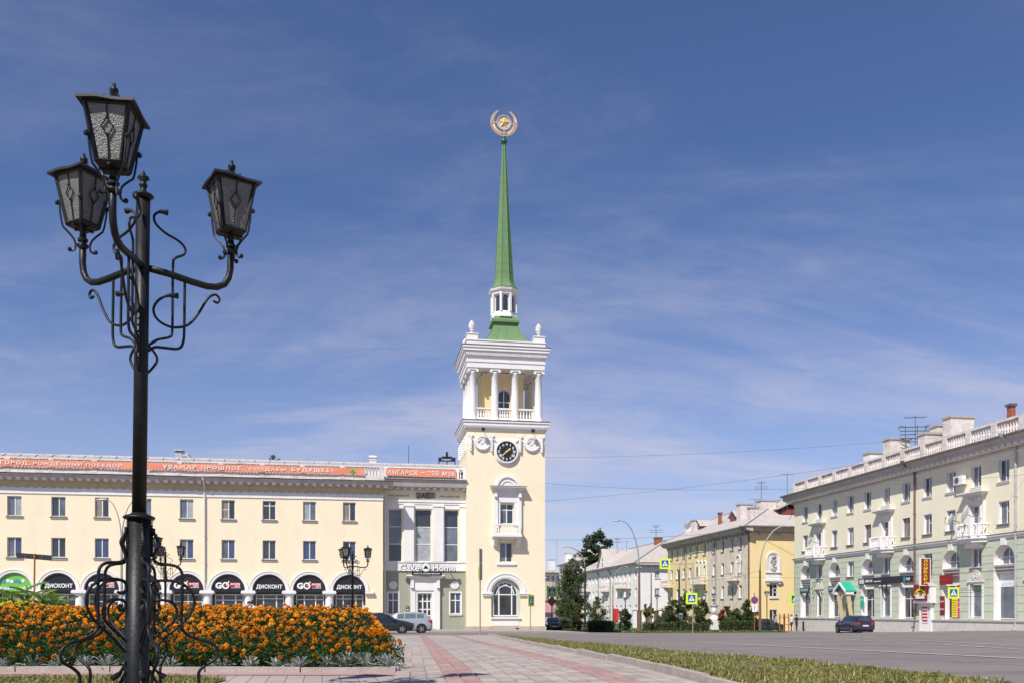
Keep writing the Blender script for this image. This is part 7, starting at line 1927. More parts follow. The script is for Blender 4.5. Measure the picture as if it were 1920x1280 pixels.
# left pair of crossing signs
t, D = signpost('crossing_sign', 'grey pole carrying two crossing signs, one on its arm, before the ochre house', 1299, 1185.5, None, 1055)
crossing_sign(t, (1296.5-1299)/F*D, -.1, zat(1121, D), 21/F*D)
b = MB(); b.tube([(0, 0, zat(1056, D)), ((1250-1299)/F*D, 0, zat(1056.5, D))], .035, 6).tube([(0, 0, zat(1072, D)), (-.9, 0, zat(1057, D))], .025, 6); b.build('arm', 'galv', t)
crossing_sign(t, (1246.5-1299)/F*D, -.1, zat(1056, D), 19.5/F*D)
t, D = signpost('crossing_sign', 'rusty pole carrying two crossing signs, one on its arm, by the house corner', 1490, 1183, None, 1061.5, 'rust', .06)
crossing_sign(t, (1490.5-1490)/F*D, -.1, zat(1122, D), 20/F*D)
MB().tube([(0, 0, zat(1062, D)), ((1528-1490)/F*D, 0, zat(1062, D))], .04, 6).tube([(0, 0, zat(1075, D)), (.8, 0, zat(1063, D))], .02, 6).build('arm', 'rust', t)
crossing_sign(t, (1535.5-1490)/F*D, -.1, zat(1063.5, D), 20.5/F*D)
D = 62; x, y = at(1788, D)
t = thing('crossing_sign', 'crossing sign held out from the wall beside the yellow and magenta posters', 'sign', (x, y, zat(1120, D)), -YAW)
crossing_sign(t, 0, 0, zat(1110.5, D), 21/F*D)
b = MB()
for q in (1105, 1110, 1117): b.tube([(.3, .03, zat(q, D)), (2.6, 1.0, zat(q, D))], .02, 5)
b.build('bracket', 'iron_sheet', t)
t, D = signpost('crossing_sign', 'crossing sign with the dark back of a diamond sign below it, by the parked sedan', 1034.5, 1168.5, 92, 1099, 'iron_sheet', .05)
crossing_sign(t, .02, -.1, zat(1108.5, D), 19/F*D)
h = 12/F*D; MB().prism([(0, zat(1126.5, D)-h*.8), (h*.8, zat(1126.5, D)), (0, zat(1126.5, D)+h*.8), (-h*.8, zat(1126.5, D))], -.1, -.06).build('diamond_sign_back', 'brown_metal', t)
# narrow sign seen almost edge on, beside the tower door
D = 71; x, y = at(994.5, D)
t = thing('crossing_sign', 'crossing sign seen nearly edge on, standing before the right edge of the tower', 'sign post', (x, y, zg(x, y)), -YAW+1.0)
MB().tube([(0, 0, zg(x, y)-.1), (0, 0, zat(1114, D))], .04, 8).build('post', 'galv', t); crossing_sign(t, 0, -.08, zat(1125, D), 21/F*D)
# tall pole with a stack of edge-on signs in front of the tower
D = 52; x, y = at(900, D)
t = thing('signpost', 'tall thin pole with sign plates seen edge on, standing before the tower', 'sign post', (x, y, zg(x, y)), -YAW+1.42)
MB().tube([(.05, 0, zg(x, y)-.1), (0, 0, zat(1028, D))], .042, 8).build('post', 'galv', t)
for a, c in ((1054, 1028), (1086, 1055)): MB().box(-.42, .42, -.06, -.02, zat(a, D), zat(c, D)).build('sign_plate', 'galv', t)
MB().box(-.3, .3, .03, .06, zat(1084, D), zat(1062, D)).build('sign_plate', 'lime', t)
# no stopping sign
t, D = signpost('no_stopping_sign', 'round blue no stopping sign with a white arrow plate in front of the ochre gable', 1414.5, 1177, 93, 1110, 'rust', .045)
b = MB(); zc = zat(1124, D); r_ = 6.8/F*D; b.disc(0, zc, r_, -.08, -.05, 28); o = b.build('sign_disc', 'red', t)
MB().disc(0, zc, r_*.86, -.09, -.08, 28).build('blue_face', 'sign_blue', o)
b = MB()
for s in (-1, 1): d = Vector((1, s)).normalized(); n_ = Vector((-d.y, d.x))*r_*.09; b.prism([(d.x*r_*.86*q+n_.x*e, zc+d.y*r_*.86*q+n_.y*e) for q, e in ((-1, -1), (1, -1), (1, 1), (-1, 1))], -.098 if s < 0 else -.094, -.09)
b.build('cross', 'red', o)
MB().box(-.25, .25, -.08, -.05, zat(1146, D), zat(1132, D)).build('arrow_plate', 'sign_white', t); MB().box(-.03, .03, -.09, -.08, zat(1143, D), zat(1134, D)).build('arrow', 'black_sign', t)
# dark slanted board on a post, left
D = 30; x, y = at(64, D)
t = thing('direction_sign', 'dark back of a long slanted direction board on a thin post, far left', 'sign', (x, y, zg(x, y)), -YAW)
MB().tube([(-.02, 0, zg(x, y)-.1), (.02, 0, zat(1037, D))], .03, 8).build('post', 'rust', t)
b = MB(); xl, xr = (30-64)/F*D, (95-64)/F*D
b.prism([(xl, zat(1044.5, D)), (xl, zat(1035, D)), (xr, zat(1040, D)), (xr, zat(1050, D))], .03, .07); b.build('board', 'black_paint_rough', t)
for k in range(3): q = xl+(xr-xl)*(.28+.24*k); MB().box(q-.01, q+.01, .0, .03, zat(1047, D), zat(1039, D)).build('batten', 'iron_sheet', t)
# curved arm street lights
def light(label, px, pyb, D, pyj, head_px, head_py, r=.10, m='brown_metal', arm_m='galv', sgn=None, double=False, headm='zinc'):
    x, y = at(px, D); z = zg(x, y); t = thing('street_light', label, 'street light', (x, y, z), -YAW)
    zj = zat(pyj, D); hx = (head_px-px)/F*D; hz = zat(head_py, D)
    b = MB(); b.tube([(0, 0, z-.1), (0, 0, zj)], [r*1.15, r*.8], 10).build('pole', m, t)
    for s in ((1, -1) if double else (1,)):
        pts = [(0, 0, zj-.2)]
        for k in range(1, 11):
            u = k/10; a = u*PI/2; pts.append((s*hx*(1-math.cos(a))*.98, .0, zj+(hz-zj)*math.sin(a)))
        MB().tube(pts, [r*.55]+[r*.5-.015*q/10 for q in range(10)], 8).build('arm', arm_m, t, smooth=True)
        sg = s*(1 if hx > 0 else -1); b = MB(); n = 8; vs = []
        for k in range(n+1):
            u = k/n; rr = .14*math.sin(PI*(.12+.8*u))**.7; c = Vector((s*hx*.96+sg*.75*u, 0, hz+.02+.10*u*0-.05*u))
            for j in range(8): a = 2*PI*j/8; vs.append((c.x, rr*1.15*math.cos(a), c.z+rr*.62*math.sin(a)))
        b.add(vs, [(8*k+j, 8*k+8+j, 8*k+8+(j+1) % 8, 8*k+(j+1) % 8) for k in range(n) for j in range(8)]+[tuple(range(8))[::-1], tuple(8*n+j for j in range(8))])
        b.build('lamp_head', headm, t, smooth=True)
    return t
light('tall street light with a long curved arm in front of the white house', 1198.5, 1171, 90, 1065, 1163, 975, .13, 'brown_metal', 'galv')
light('street light with its curved arm reaching left beside the leafy tree', 1097, 1163, 128, 1062, 1062, 1024.5, .15, 'black_paint_rough', 'galv')
light('small distant street light with its arm curving right before the white house', 1149, 1163, 150, 1098, 1172, 1061.5, .10, 'rust', 'galv')
light('dark wooden pole light with a long arm before the ochre gable', 1425, 1172, 97, 1068, 1472, 985.5, .14, 'brown_metal', 'galv')
light('street light with an arm rising right in front of the ochre house facade', 1273.5, 1165, 112, 1068, 1311, 1033.5, .12, 'black_paint_rough', 'galv')
light('double curved street light in front of the arcade building', 228, 1165, 60, 1020, 199, 936, .085, 'galv', 'galv', double=True)
light('thin curved street light behind the sedan at the end of the street', 1037, 1160, 190, 1090, 1027, 1082, .1, 'iron_sheet', 'iron_sheet')
light('tall thin street light with bent arm beside the white gable', 1221, 1165, 105, 1075, 1203, 1063, .08, 'iron_sheet', 'iron_sheet')
# small park lanterns
def park_lantern(label, px, pyt, D):
    x, y = at(px, D); z = zg(x, y)+.1; t = thing('park_lantern', label, 'lantern', (x, y, z), -YAW, 'park lanterns along the lawns'); zt_ = zat(pyt, D)
    MB().tube([(0, 0, z-.2), (0, 0, zt_-.55)], .05, 8).box(-.09, .09, -.09, .09, z-.1, z+.25).build('pole', 'black_paint_rough', t)
    MB().frustum(0, 0, zt_-.5, zt_-.12, .10, .10, .24, .24).build('glass', 'poster_pale', t)
    MB().frustum(0, 0, zt_-.12, zt_, .30, .30, .12, .12).box(-.12, .12, -.12, .12, zt_-.56, zt_-.5).build('cap', 'brown_metal', t)
park_lantern('park lantern standing beside the no stopping sign', 1438, 1107, 92)
park_lantern('park lantern just left of the wall with rusty gates', 1232, 1113, 104)
park_lantern('park lantern behind the white urn', 1338.5, 1111, 106)
park_lantern('park lantern among the shrubs before the white house facade', 1172.5, 1119, 112)
park_lantern('slim park lantern close to the wooden pole, nearest the ochre gable window', 1322, 1106, 100)

# ================================================================ URN, PLANTER, FENCES
x, y = gp(1339, 1183); D = x*SA+y*CA; z = zg(x, y)
t = thing('stone_urn', 'white plastered pedestal carrying a round urn, at the road edge', 'urn', (x, y, z), -YAW+.1)
sc = D/F; zz_ = lambda py: zat(py, D)
b = MB(); b.box(-.5, .5, -.45, .45, z-.1, z+.2); w1 = 8.6*sc; b.frustum(0, 0, z+.2, zz_(1160), w1, w1, w1, w1); b.frustum(0, 0, zz_(1160), zz_(1153), w1, w1, w1*.45, w1*.45); b.build('pedestal', 'white', t)
b = MB(); b.lathe([(3.5*sc, zz_(1154)), (2.4*sc, zz_(1152)), (2.4*sc, zz_(1150.5)), (5.2*sc, zz_(1147.5)), (5.8*sc, zz_(1144)), (5.4*sc, zz_(1138)), (6.0*sc, zz_(1137)), (7.6*sc, zz_(1134.8)), (8*sc, zz_(1133)), (6*sc, zz_(1133)), (5*sc, zz_(1134))], 0, 0, 0, 24); b.build('urn', 'white', t, smooth=False)
x, y = gp(1376, 1181.5); D = x*SA+y*CA
t = thing('planter', 'low round concrete planter with dark foliage to the right of the urn', 'planter', (x, y, zg(x, y)), 0); r_ = 9/F*D
MB().lathe([(r_*.9, -.05), (r_, .55), (r_*1.04, .6), (r_*.9, .6), (r_*.85, .45)], 0, 0, zg(x, y), 16).build('bowl', 'sidewalk', t)
def mass(name, c, rx, ry, rz, n, size, m, seed, parent=None):
    r = random.Random(seed); b = MB()
    for i in range(n):
        while True:
            p = Vector((r.uniform(-1, 1), r.uniform(-1, 1), r.uniform(-1, 1)))
            if .2 < p.length < 1: break
        c_ = Vector((c[0]+p.x*rx, c[1]+p.y*ry, c[2]+p.z*rz)); d = Vector((r.gauss(0, 1), r.gauss(0, 1), r.gauss(0, 1))).normalized(); s = d.cross(Vector((r.gauss(0, 1), r.gauss(0, 1), r.gauss(0, 1)))).normalized(); L_ = size*r.uniform(.6, 1.4)
        b.cur = r.choice(range(len(m))) if isinstance(m, tuple) else 0
        b.add([c_, c_+d*L_*.5+s*L_*.3, c_+d*L_, c_+d*L_*.5-s*L_*.3], [(0,1,2,3)])
    return b.build(name, list(m) if isinstance(m, tuple) else m, parent)
mass('plants', (0, 0, zg(x, y)+.75), r_*.8, r_*.8, .25, 260, .16, ('leaf_mid', 'leaf_dark', 'petal_red'), 3, t)
# low metal fences along the lawns
def fence(label, pts, h=.95, step=.30, big=2.4, m='black_paint_rough'):
    x0, y0 = pts[0]; t = thing('lawn_fence', label, 'fence', (x0, y0, zg(x0, y0)), 0)
    rl = MB(); st = MB()
    for a, b_ in zip(pts, pts[1:]):
        A, B = Vector(a), Vector(b_); L_ = (B-A).length; n = max(1, int(L_/step))
        for i in range(n):
            p = A+(B-A)*i/n; q = A+(B-A)*(i+1)/n; zp, zq = zg(*p)+.1, zg(*q)+.1; P = (p.x-x0, p.y-y0); Q = (q.x-x0, q.y-y0)
            for hh in (h, h-.18, .15): rl.tube([(P[0], P[1], zp+hh), (Q[0], Q[1], zq+hh)], .018, 4)
            st.tube([(P[0], P[1], zp+.1), (P[0], P[1], zp+h)], .012, 4)
        nb = max(1, int(L_/big))
        for i in range(nb+1):
            p = A+(B-A)*i/nb; zp = zg(*p)+.1; MB().box(p.x-x0-.04, p.x-x0+.04, p.y-y0-.04, p.y-y0+.04, zp-.2, zp+h+.08).build('fence_post', m, t)
    rl.build('rails', m, t); st.build('pickets', m, t, kind='stuff')
fence('low black fence along the lawn left of the urn', [gp(1180, 1172), gp(1240, 1175), gp(1330, 1178.5)])
fence('low black fence along the lawn under the ochre gable', [gp(1385, 1178), gp(1500, 1180.5), at(1507, 92)])
fence('far black fence along the shrubs of the street lawn', [at(1085, 118), at(1130, 108), at(1180, 100)])
# young caged trees (rusty stakes) near the gable
for k, (px, lab) in enumerate(((1466, 'rusty tree guard left of the two people'), (1475, 'rusty tree guard close behind the first guard'))):
    x, y = at(px, 96); t = thing('tree_guard', lab, 'tree guard', (x, y, zg(x, y)), .2); z = zg(x, y)
    for i in range(4): a = i*PI/2; MB().tube([(.3*math.cos(a), .3*math.sin(a), z), (.3*math.cos(a), .3*math.sin(a), z+2.0)], .04, 5).build('stake', 'rust', t)
    MB().ring(0, 0, .28, .32, -.0, .0, 0, PI, 4).box(-.3, .3, -.3, -.26, z+1.5, z+1.56).box(-.3, .3, .26, .3, z+1.5, z+1.56).box(-.3, .3, -.3, -.26, z+.8, z+.86).build('cross_bar', 'rust', t)
# notice box
x, y = at(1276.5, 92); z = zg(x, y); t = thing('notice_board', 'small white notice board standing in the shrubs left of the urn', 'notice board', (x, y, z), -YAW)
MB().tube([(0, 0, z), (0, 0, zat(1148, 92))], .03, 6).build('post', 'galv', t); MB().box(-.2, .2, -.06, -.02, zat(1159, 92), zat(1149, 92)).build('board', 'poster_pale', t); MB().box(-.08, .08, -.07, -.06, zat(1155.5, 92), zat(1152.5, 92)).build('print', 'iron_sheet', t)

# ================================================================ TREES
def tree(name, label, cat, x, y, z, H, clumps, leafn, size, mats, seed, trunk_r=.15, bark='bark', limbs=7, crown0=.25, group=None, squash=1.0):
    """clumps: (dx, dy, z, rx, rz) in metres relative to the foot"""
    r = random.Random(seed); t = thing(name, label, cat, (x, y, z), r.random()*0, group)
    b = MB(); top = H*.85; lean = r.uniform(-.03, .03)*H
    b.tube([(0, 0, z-.2), (lean*.3, 0, z+H*.3), (lean*.7, .05, z+H*.6), (lean, 0, z+top)], [trunk_r*1.2, trunk_r*.85, trunk_r*.5, trunk_r*.15], 8)
    for (dx, dy, cz, rx, rz) in clumps:
        h0 = max(z+H*.12, z+cz-abs(dx)*.9-rz*.5); b.tube([(lean*.5*(h0-z)/H, 0, h0), (dx*.5, dy*.5, (h0+z+cz)/2+.1), (dx, dy, z+cz)], [trunk_r*.4, trunk_r*.25, trunk_r*.08], 5)
    b.build('trunk', bark, t)
    q = MB(); tot = sum(c[3]**2*c[4] for c in clumps)**1
    ws = [c[3]*c[3]*c[4] for c in clumps]; ws = [w_**.75 for w_ in ws]; S = sum(ws)
    for c, w_ in zip(clumps, ws):
        n = int(leafn*w_/S); mi = r.choices(range(len(mats)), k=1)[0]
        subs = [(r.gauss(0, .5)*c[3], r.gauss(0, .5)*c[3], r.gauss(0, .5)*c[4]) for _ in range(max(3, n//45))]
        for i in range(n):
            s_ = subs[r.randrange(len(subs))]; sr_ = .30*c[3]
            p = Vector((c[0]+s_[0]+r.gauss(0, 1)*sr_*.6, c[1]+s_[1]+r.gauss(0, 1)*sr_*.6, z+c[2]+s_[2]+r.gauss(0, 1)*min(sr_, c[4]*.5)*.55))
            d = Vector((r.gauss(0, 1), r.gauss(0, 1), r.gauss(0, .8))).normalized(); s = d.cross(Vector((r.gauss(0, 1), r.gauss(0, 1), r.gauss(0, 1)))).normalized(); L_ = size*r.uniform(.6, 1.5)
            q.cur = mi if r.random() < .6 else r.randrange(len(mats))
            q.add([p, p+d*L_*.5+s*L_*.28, p+d*L_, p+d*L_*.5-s*L_*.28], [(0,1,2,3)])
    q.build('crown', list(mats), t); return t
def ptree(name, label, cat, px, pyb, D, H_px, W_px, seed, mats, leafn=2600, size=.28, trunk_r=.12, bark='bark', group=None, nclump=9, foot=None, shape=1.0, low=.25):
    x, y = at(px, D); z = zg(x, y)+.05 if foot is None else foot; H = zat(pyb-H_px, D)-z; W = W_px/F*D/2; r = random.Random(seed*7+1); cl_ = []
    for k in range(nclump):
        u = low+(1-low)*k/(nclump-1)*.92; wr_ = math.sin(PI*min(1, (u-low)/(1-low)*.85+.15))**.7*shape+.12; a = k*2.4+r.random()
        cl_.append((W*.55*wr_*math.cos(a), W*.55*wr_*math.sin(a), H*u, W*.55*wr_*r.uniform(.8, 1.1), H*.11*r.uniform(.8, 1.3)))
    return tree(name, label, cat, x, y, z, H, cl_, leafn, size, mats, seed, trunk_r, bark, group=group)
ptree('leafy_tree', 'tall narrow leafy tree to the right of the tower, before the far white house', 'tree', 1074, 1166, 135, 122, 46, 3, ('leaf_mid', 'leaf_grey', 'leaf_dark', 'leaf_mid'), 15000, .23, .22, nclump=16, low=.14)
ptree('leafy_tree', 'second grey green tree lower and nearer the parked sedan', 'tree', 1054, 1168, 120, 66, 40, 4, ('leaf_grey', 'leaf_mid', 'leaf_light'), 7000, .18, .14, nclump=10, low=.12)
# pine behind the white house
x, y = at(1117, 205); z = -1.7; H = zat(999, 205)-z; W = 27/F*205; r = random.Random(8); cl_ = []
for k in range(17):
    u = .50+.48*k/16; a = k*2.4; w_ = W*(.95-.45*abs((u-.74)/.26)**1.5)*r.uniform(.7, 1.05); cl_.append((w_*math.cos(a), w_*math.sin(a)*.8, H*u, W*.40, H*.034))
tree('pine_tree', 'dark spreading pine rising behind the white house roof', 'tree', x, y, z, H, cl_, 15000, .42, ('pine_needles', 'leaf_dark', 'pine_needles', 'leaf_mid'), 9, .4)
x, y = at(521, 100)
tree('distant_tree', 'treetop just showing over the roof of the arcade building', 'tree', x, y, -1, zat(856, 100)+1, [(-.4, 0, zat(866, 100)+1, .6, .4), (.45, 0, zat(864, 100)+1, .6, .35)], 330, .2, ('leaf_dark', 'leaf_mid'), 10, .2)
B = [(1062, 118, 36, 34, ('leaf_dark', 'leaf_grey'), 'dark shrub behind the parked sedan, left of the rowan'), (1082, 112, 48, 30, ('leaf_dark', 'leaf_rust', 'leaf_mid'), 'rowan shrub with reddish leaves left of the second street light'),
     (1118, 106, 62, 42, ('leaf_mid', 'leaf_mid', 'leaf_rust', 'leaf_light'), 'broad rowan bush with rusty tips in front of the white house'), (1170, 108, 44, 24, ('leaf_mid', 'leaf_grey'), 'thin green sapling before the white house facade'),
     (1262, 100, 62, 38, ('leaf_dark', 'leaf_mid'), 'large dark green bush left of the pole with two crossing signs'), (1285, 104, 78, 30, ('leaf_grey', 'leaf_mid', 'leaf_dark'), 'pale feathery tree behind the notice board'),
     (1316, 101, 62, 34, ('leaf_mid', 'leaf_light', 'leaf_dark'), 'green bush between the crossing sign pole and the urn'), (1361, 102, 50, 26, ('petal_red', 'leaf_dark', 'leaf_rust'), 'dark red leaved shrub right behind the urn'),
     (1380, 99, 44, 30, ('leaf_mid', 'leaf_light'), 'bright green bush above the planter'), (1401, 98, 62, 32, ('leaf_dark', 'leaf_mid', 'leaf_light'), 'tall green bush beside the no stopping sign'),
     (1243, 110, 34, 26, ('leaf_grey', 'leaf_mid'), 'low grey green bush in front of the rusty gates')]
for i, (px, D, hp, wp, ms, lab) in enumerate(B):
    x, y = at(px, D); pyb = HOR+(EYE-zg(x, y))*F/D; ptree('bush', lab, 'bush', px, pyb, D, hp, wp, 20+i, ms, 6000, .15, .06, nclump=9, low=.10)
# clipped yellowish shrubs and hedge
for px, lab in ((1211, 'small yellowish thuja left in front of the white gable'), (1221, 'small yellowish thuja right in front of the white gable')):
    x, y = at(px, 112); ptree('thuja', lab, 'bush', px, 1170, 112, 38, 12, px, ('leaf_yellow', 'leaf_light'), 700, .2, .08, nclump=5, low=.55)
def hedge(label, p, q, h, w_, n, seed, mats):
    A, B_ = Vector(p), Vector(q); c = (A+B_)/2; z = zg(*c)+.1; ang = math.atan2((B_-A).y, (B_-A).x); L_ = (B_-A).length
    t = thing('hedge', label, 'hedge', (c.x, c.y, z), ang); r = random.Random(seed); b = MB()
    for i in range(n):
        c_ = Vector((r.uniform(-L_/2, L_/2), r.uniform(-w_/2, w_/2), z+h*r.random()**.6)); d = Vector((r.gauss(0, 1), r.gauss(0, 1), r.gauss(0, 1))).normalized(); s = d.cross(Vector((r.gauss(0, 1), r.gauss(0, 1), r.gauss(0, 1)))).normalized(); l_ = r.uniform(.1, .22)
        b.cur = r.randrange(len(mats)); b.add([c_, c_+d*l_*.5+s*l_*.3, c_+d*l_, c_+d*l_*.5-s*l_*.3], [(0,1,2,3)])
    b.build('leaves', list(mats), t); MB().box(-L_/2+.1, L_/2-.1, -w_*.3, w_*.3, z, z+h*.6).build('inner_twigs', 'soil', t)
hedge('dark clipped hedge block beyond the crossing', at(1106, 96), at(1147, 94), 1.1, 1.4, 5000, 1, ('leaf_mid', 'leaf_dark'))
hedge('low hedge along the fence left of the urn', at(1205, 94), at(1330, 91), .9, .8, 4200, 2, ('leaf_mid', 'leaf_dark', 'leaf_light'))
hedge('low hedge between the urn and the no stopping sign', at(1350, 95), at(1412, 95), 1.1, .8, 2600, 3, ('leaf_mid', 'leaf_dark'))
# rough grass on the far lawns
pts = []; hs = []
while len(pts) < 26000:
    if rg.random() < .75: x, y = rg.uniform(26.5, 42), rg.uniform(84.6, 99)
    else: x, y = rg.uniform(19, 28), rg.uniform(93.2, 116)
    pts.append((x, y, zg(x, y)+.10)); hs.append(.07+.13*rg.random()**2)
P_ = [p for p in pts]
blades('meadow_grass', P_, hs, ['grass_far', 'grass_straw'], 'green grass of the far lawns beside the crossing', seed=5, wd=.035, lean=.9)

# ================================================================ CARS
def car(label, loc, rotz, paint, L=4.4, Wd=1.75, Hh=1.5, kind='hatch', glass='car_glass', group=None):
    t = lthing('parked_car', label, 'car', loc, rotz, group)
    hl = L/2; wb = L*.29; R_ = .32
    # stations: x, half width, bottom, sill top, belt, roof, roof half width
    if kind == 'hatch':
        S = [(hl, .52, .38, .55, .60, .62, .50), (hl-.12, .74, .26, .62, .72, .74, .68), (hl-.5, .84, .20, .66, .84, .88, .72), (hl-1.05, .87, .20, .66, .93, .97, .74), (hl-1.25, .87, .20, .66, .95, 1.02, .72),
             (hl-1.95, .875, .20, .66, .98, 1.42, .60), (hl-2.4, .875, .20, .66, .99, 1.49, .60), (hl-3.1, .875, .20, .66, 1.0, 1.48, .59), (-hl+.75, .87, .22, .66, 1.02, 1.40, .56), (-hl+.22, .84, .26, .66, 1.02, 1.12, .58), (-hl+.08, .78, .32, .62, .90, .94, .60), (-hl, .66, .40, .58, .70, .72, .58)]
        ws = (4, 5); rsx = (8, 9)
    elif kind == 'wagon':
        S = [(hl, .50, .38, .55, .60, .62, .48), (hl-.12, .74, .26, .62, .74, .76, .66), (hl-.5, .84, .20, .66, .88, .92, .72), (hl-.95, .88, .20, .68, .98, 1.02, .74), (hl-1.1, .88, .20, .68, 1.0, 1.06, .72),
             (hl-1.85, .885, .20, .68, 1.02, 1.50, .62), (hl-2.4, .885, .20, .68, 1.03, 1.58, .62), (hl-3.3, .885, .20, .68, 1.05, 1.57, .61), (-hl+.55, .88, .22, .68, 1.06, 1.50, .58), (-hl+.2, .86, .26, .68, 1.06, 1.14, .62), (-hl+.05, .80, .32, .64, .98, 1.0, .62), (-hl, .72, .40, .58, .80, .84, .60)]
        ws = (4, 5); rsx = (8, 9)
    elif kind == 'suv':
        S = [(hl, .55, .42, .62, .70, .72, .52), (hl-.12, .76, .32, .68, .86, .88, .68), (hl-.5, .85, .26, .72, .98, 1.02, .72), (hl-1.0, .88, .26, .74, 1.04, 1.08, .74), (hl-1.15, .88, .26, .74, 1.05, 1.12, .72),
             (hl-1.85, .885, .26, .74, 1.08, 1.55, .64), (hl-2.4, .885, .26, .74, 1.09, 1.64, .64), (hl-3.3, .885, .26, .74, 1.10, 1.64, .63), (-hl+.42, .88, .28, .74, 1.12, 1.58, .62), (-hl+.14, .87, .32, .74, 1.12, 1.18, .66), (-hl+.04, .84, .36, .70, 1.0, 1.02, .66), (-hl, .78, .42, .64, .84, .88, .64)]
        ws = (4, 5); rsx = (8, 9)
    else:
        S = [(hl, .62, .40, .60, .78, .80, .60), (hl-.08, .76, .30, .64, .84, .86, .70), (hl-.5, .80, .22, .66, .88, .90, .72), (hl-1.15, .81, .22, .66, .92, .94, .72), (hl-1.3, .81, .22, .66, .93, .98, .70),
             (hl-1.8, .82, .22, .66, .94, 1.38, .60), (hl-2.2, .82, .22, .66, .95, 1.43, .60), (hl-2.8, .82, .22, .66, .95, 1.42, .59), (-hl+1.25, .81, .22, .66, .95, 1.36, .57), (-hl+.9, .81, .24, .66, .94, .98, .60), (-hl+.1, .77, .30, .64, .90, .92, .66), (-hl, .70, .38, .60, .80, .82, .62)]
        ws = (4, 5); rsx = (8, 9)
    b = MB(); vs = []; k = 13
    for (x, w_, zb, zs, zl, zr, wr_) in S:
        half = [(w_*.86, zb), (w_*.97, zb+.06), (w_, zs-.1), (w_, zs), (w_*.97, zl), (wr_+(w_*.95-wr_)*.12, zr-.05*(1 if zr-zl > .2 else .2)), (wr_*.8, zr)]
        ring_ = [(x, -a, z) for a, z in half]+[(x, a, z) for a, z in half[::-1]]; ring_ = ring_[:7]+ring_[7:]
        vs += ring_
    n = 14
    fs = [(i*n+j, i*n+j+1, (i+1)*n+j+1, (i+1)*n+j) for i in range(len(S)-1) for j in range(n-1)]+[(i*n+n-1, i*n, (i+1)*n, (i+1)*n+n-1) for i in range(len(S)-1)]
    fs += [tuple(range(n)), tuple((len(S)-1)*n+j for j in range(n))[::-1]]
    b.add(vs, fs); body = b.build('body', paint, t); smooth_edges(body, 38)
    sc_ = (1, Wd/1.77, Hh/S[6][5]); body.scale = (1, 1, 1)
    def P(i, j): return Vector(vs[i*n+j])
    def patch(i0, i1, j, s0, s1, e0, e1, nm, m, off=.012):
        q = MB(); A, B_, C_, D_ = P(i0, j), P(i1, j), P(i1, j+1), P(i0, j+1)
        def L2(u, v): return (A*(1-u)+B_*u)*(1-v)+(D_*(1-u)+C_*u)*v
        nrm = (B_-A).cross(D_-A).normalized(); ctr = Vector((0, 0, .8)); 
        if nrm.dot((A+C_)/2-ctr) < 0: nrm = -nrm
        q.add([L2(s0, e0)+nrm*off, L2(s1, e0)+nrm*off, L2(s1, e1)+nrm*off, L2(s0, e1)+nrm*off], [(0,1,2,3)]); return q.build(nm, m, t)
    for j in (4, 8):
        e0, e1 = (.12, .86) if j == 4 else (.14, .88)
        patch(5, 6, j, .12, 1.0, e0, e1, 'side_window', glass); patch(6, 7, j, .08, .95, e0, e1, 'side_window', glass); patch(7, 8, j, .05, .85, e0, e1, 'side_window', glass)
        q = MB(); A, B_, D_ = P(4, j), P(5, j), P(5, j+1)
    def cross(i0, i1, s0, s1, nm, m, inset=.9):
        A, B_ = P(i0, 5), P(i0, 8); C_, D_ = P(i1, 8), P(i1, 5); off = Vector((.012 if i0 == 4 else -.012, 0, .012))
        a = A+(D_-A)*s0; d = A+(D_-A)*s1; bb = B_+(C_-B_)*s0; c = B_+(C_-B_)*s1
        MB().add([a+(bb-a)*(1-inset)+off, bb+(a-bb)*(1-inset)+off, c+(d-c)*(1-inset)+off, d+(c-d)*(1-inset)+off], [(0,1,2,3)]).build(nm, m, t)
    cross(4, 5, .05, .93, 'windscreen', glass); cross(8, 9, .08, .9, 'rear_window', glass)
    # wheels
    def wheel():
        q = MB(); seg = 20; prof = [(.20, -.09), (.30, -.10), (.32, -.07), (.32, .07), (.30, .10), (.20, .09)]
        for r, yy in prof: 
            for s in range(seg): a = 2*PI*s/seg; q.v.append((r*math.cos(a), yy, r*math.sin(a)))
        for i in range(len(prof)-1):
            for s in range(seg): q.f.append([i*seg+s, i*seg+(s+1) % seg, (i+1)*seg+(s+1) % seg, (i+1)*seg+s]); q.mi.append(0)
        return q.mesh('tyre', 'tyre', smooth=False)
    def rim():
        q = MB(); q.disc(0, 0, .205, -.07, .07, 18)
        for s in range(5):
            a = 2*PI*s/5; c, d = math.cos(a), math.sin(a); q.prism([(c*.03-d*.03, d*.03+c*.03), (c*.2-d*.035, d*.2+c*.035), (c*.2+d*.035, d*.2-c*.035), (c*.03+d*.03, d*.03-c*.03)], -.10, .10)
        return q.mesh('rim', 'rim')
    tm = cached('tyre', wheel); rmm = cached('rim', rim)
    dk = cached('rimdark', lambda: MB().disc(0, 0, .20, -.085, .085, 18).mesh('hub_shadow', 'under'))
    for sx in (hl-.85, -hl+.82):
        for sy in (-1, 1):
            wv_ = place('wheel', tm, (sx, sy*(.80), .32), t); place('rim', rmm, (sx, sy*.80, .32), wv_); place('hub_shadow', dk, (sx, sy*.80, .32), wv_)
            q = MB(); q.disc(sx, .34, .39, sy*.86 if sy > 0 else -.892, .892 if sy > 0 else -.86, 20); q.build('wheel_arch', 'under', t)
            wv_.location = (sx, sy*.83, .32)
    # lights, plates, bumper strips
    front, rear = S[0], S[-1]
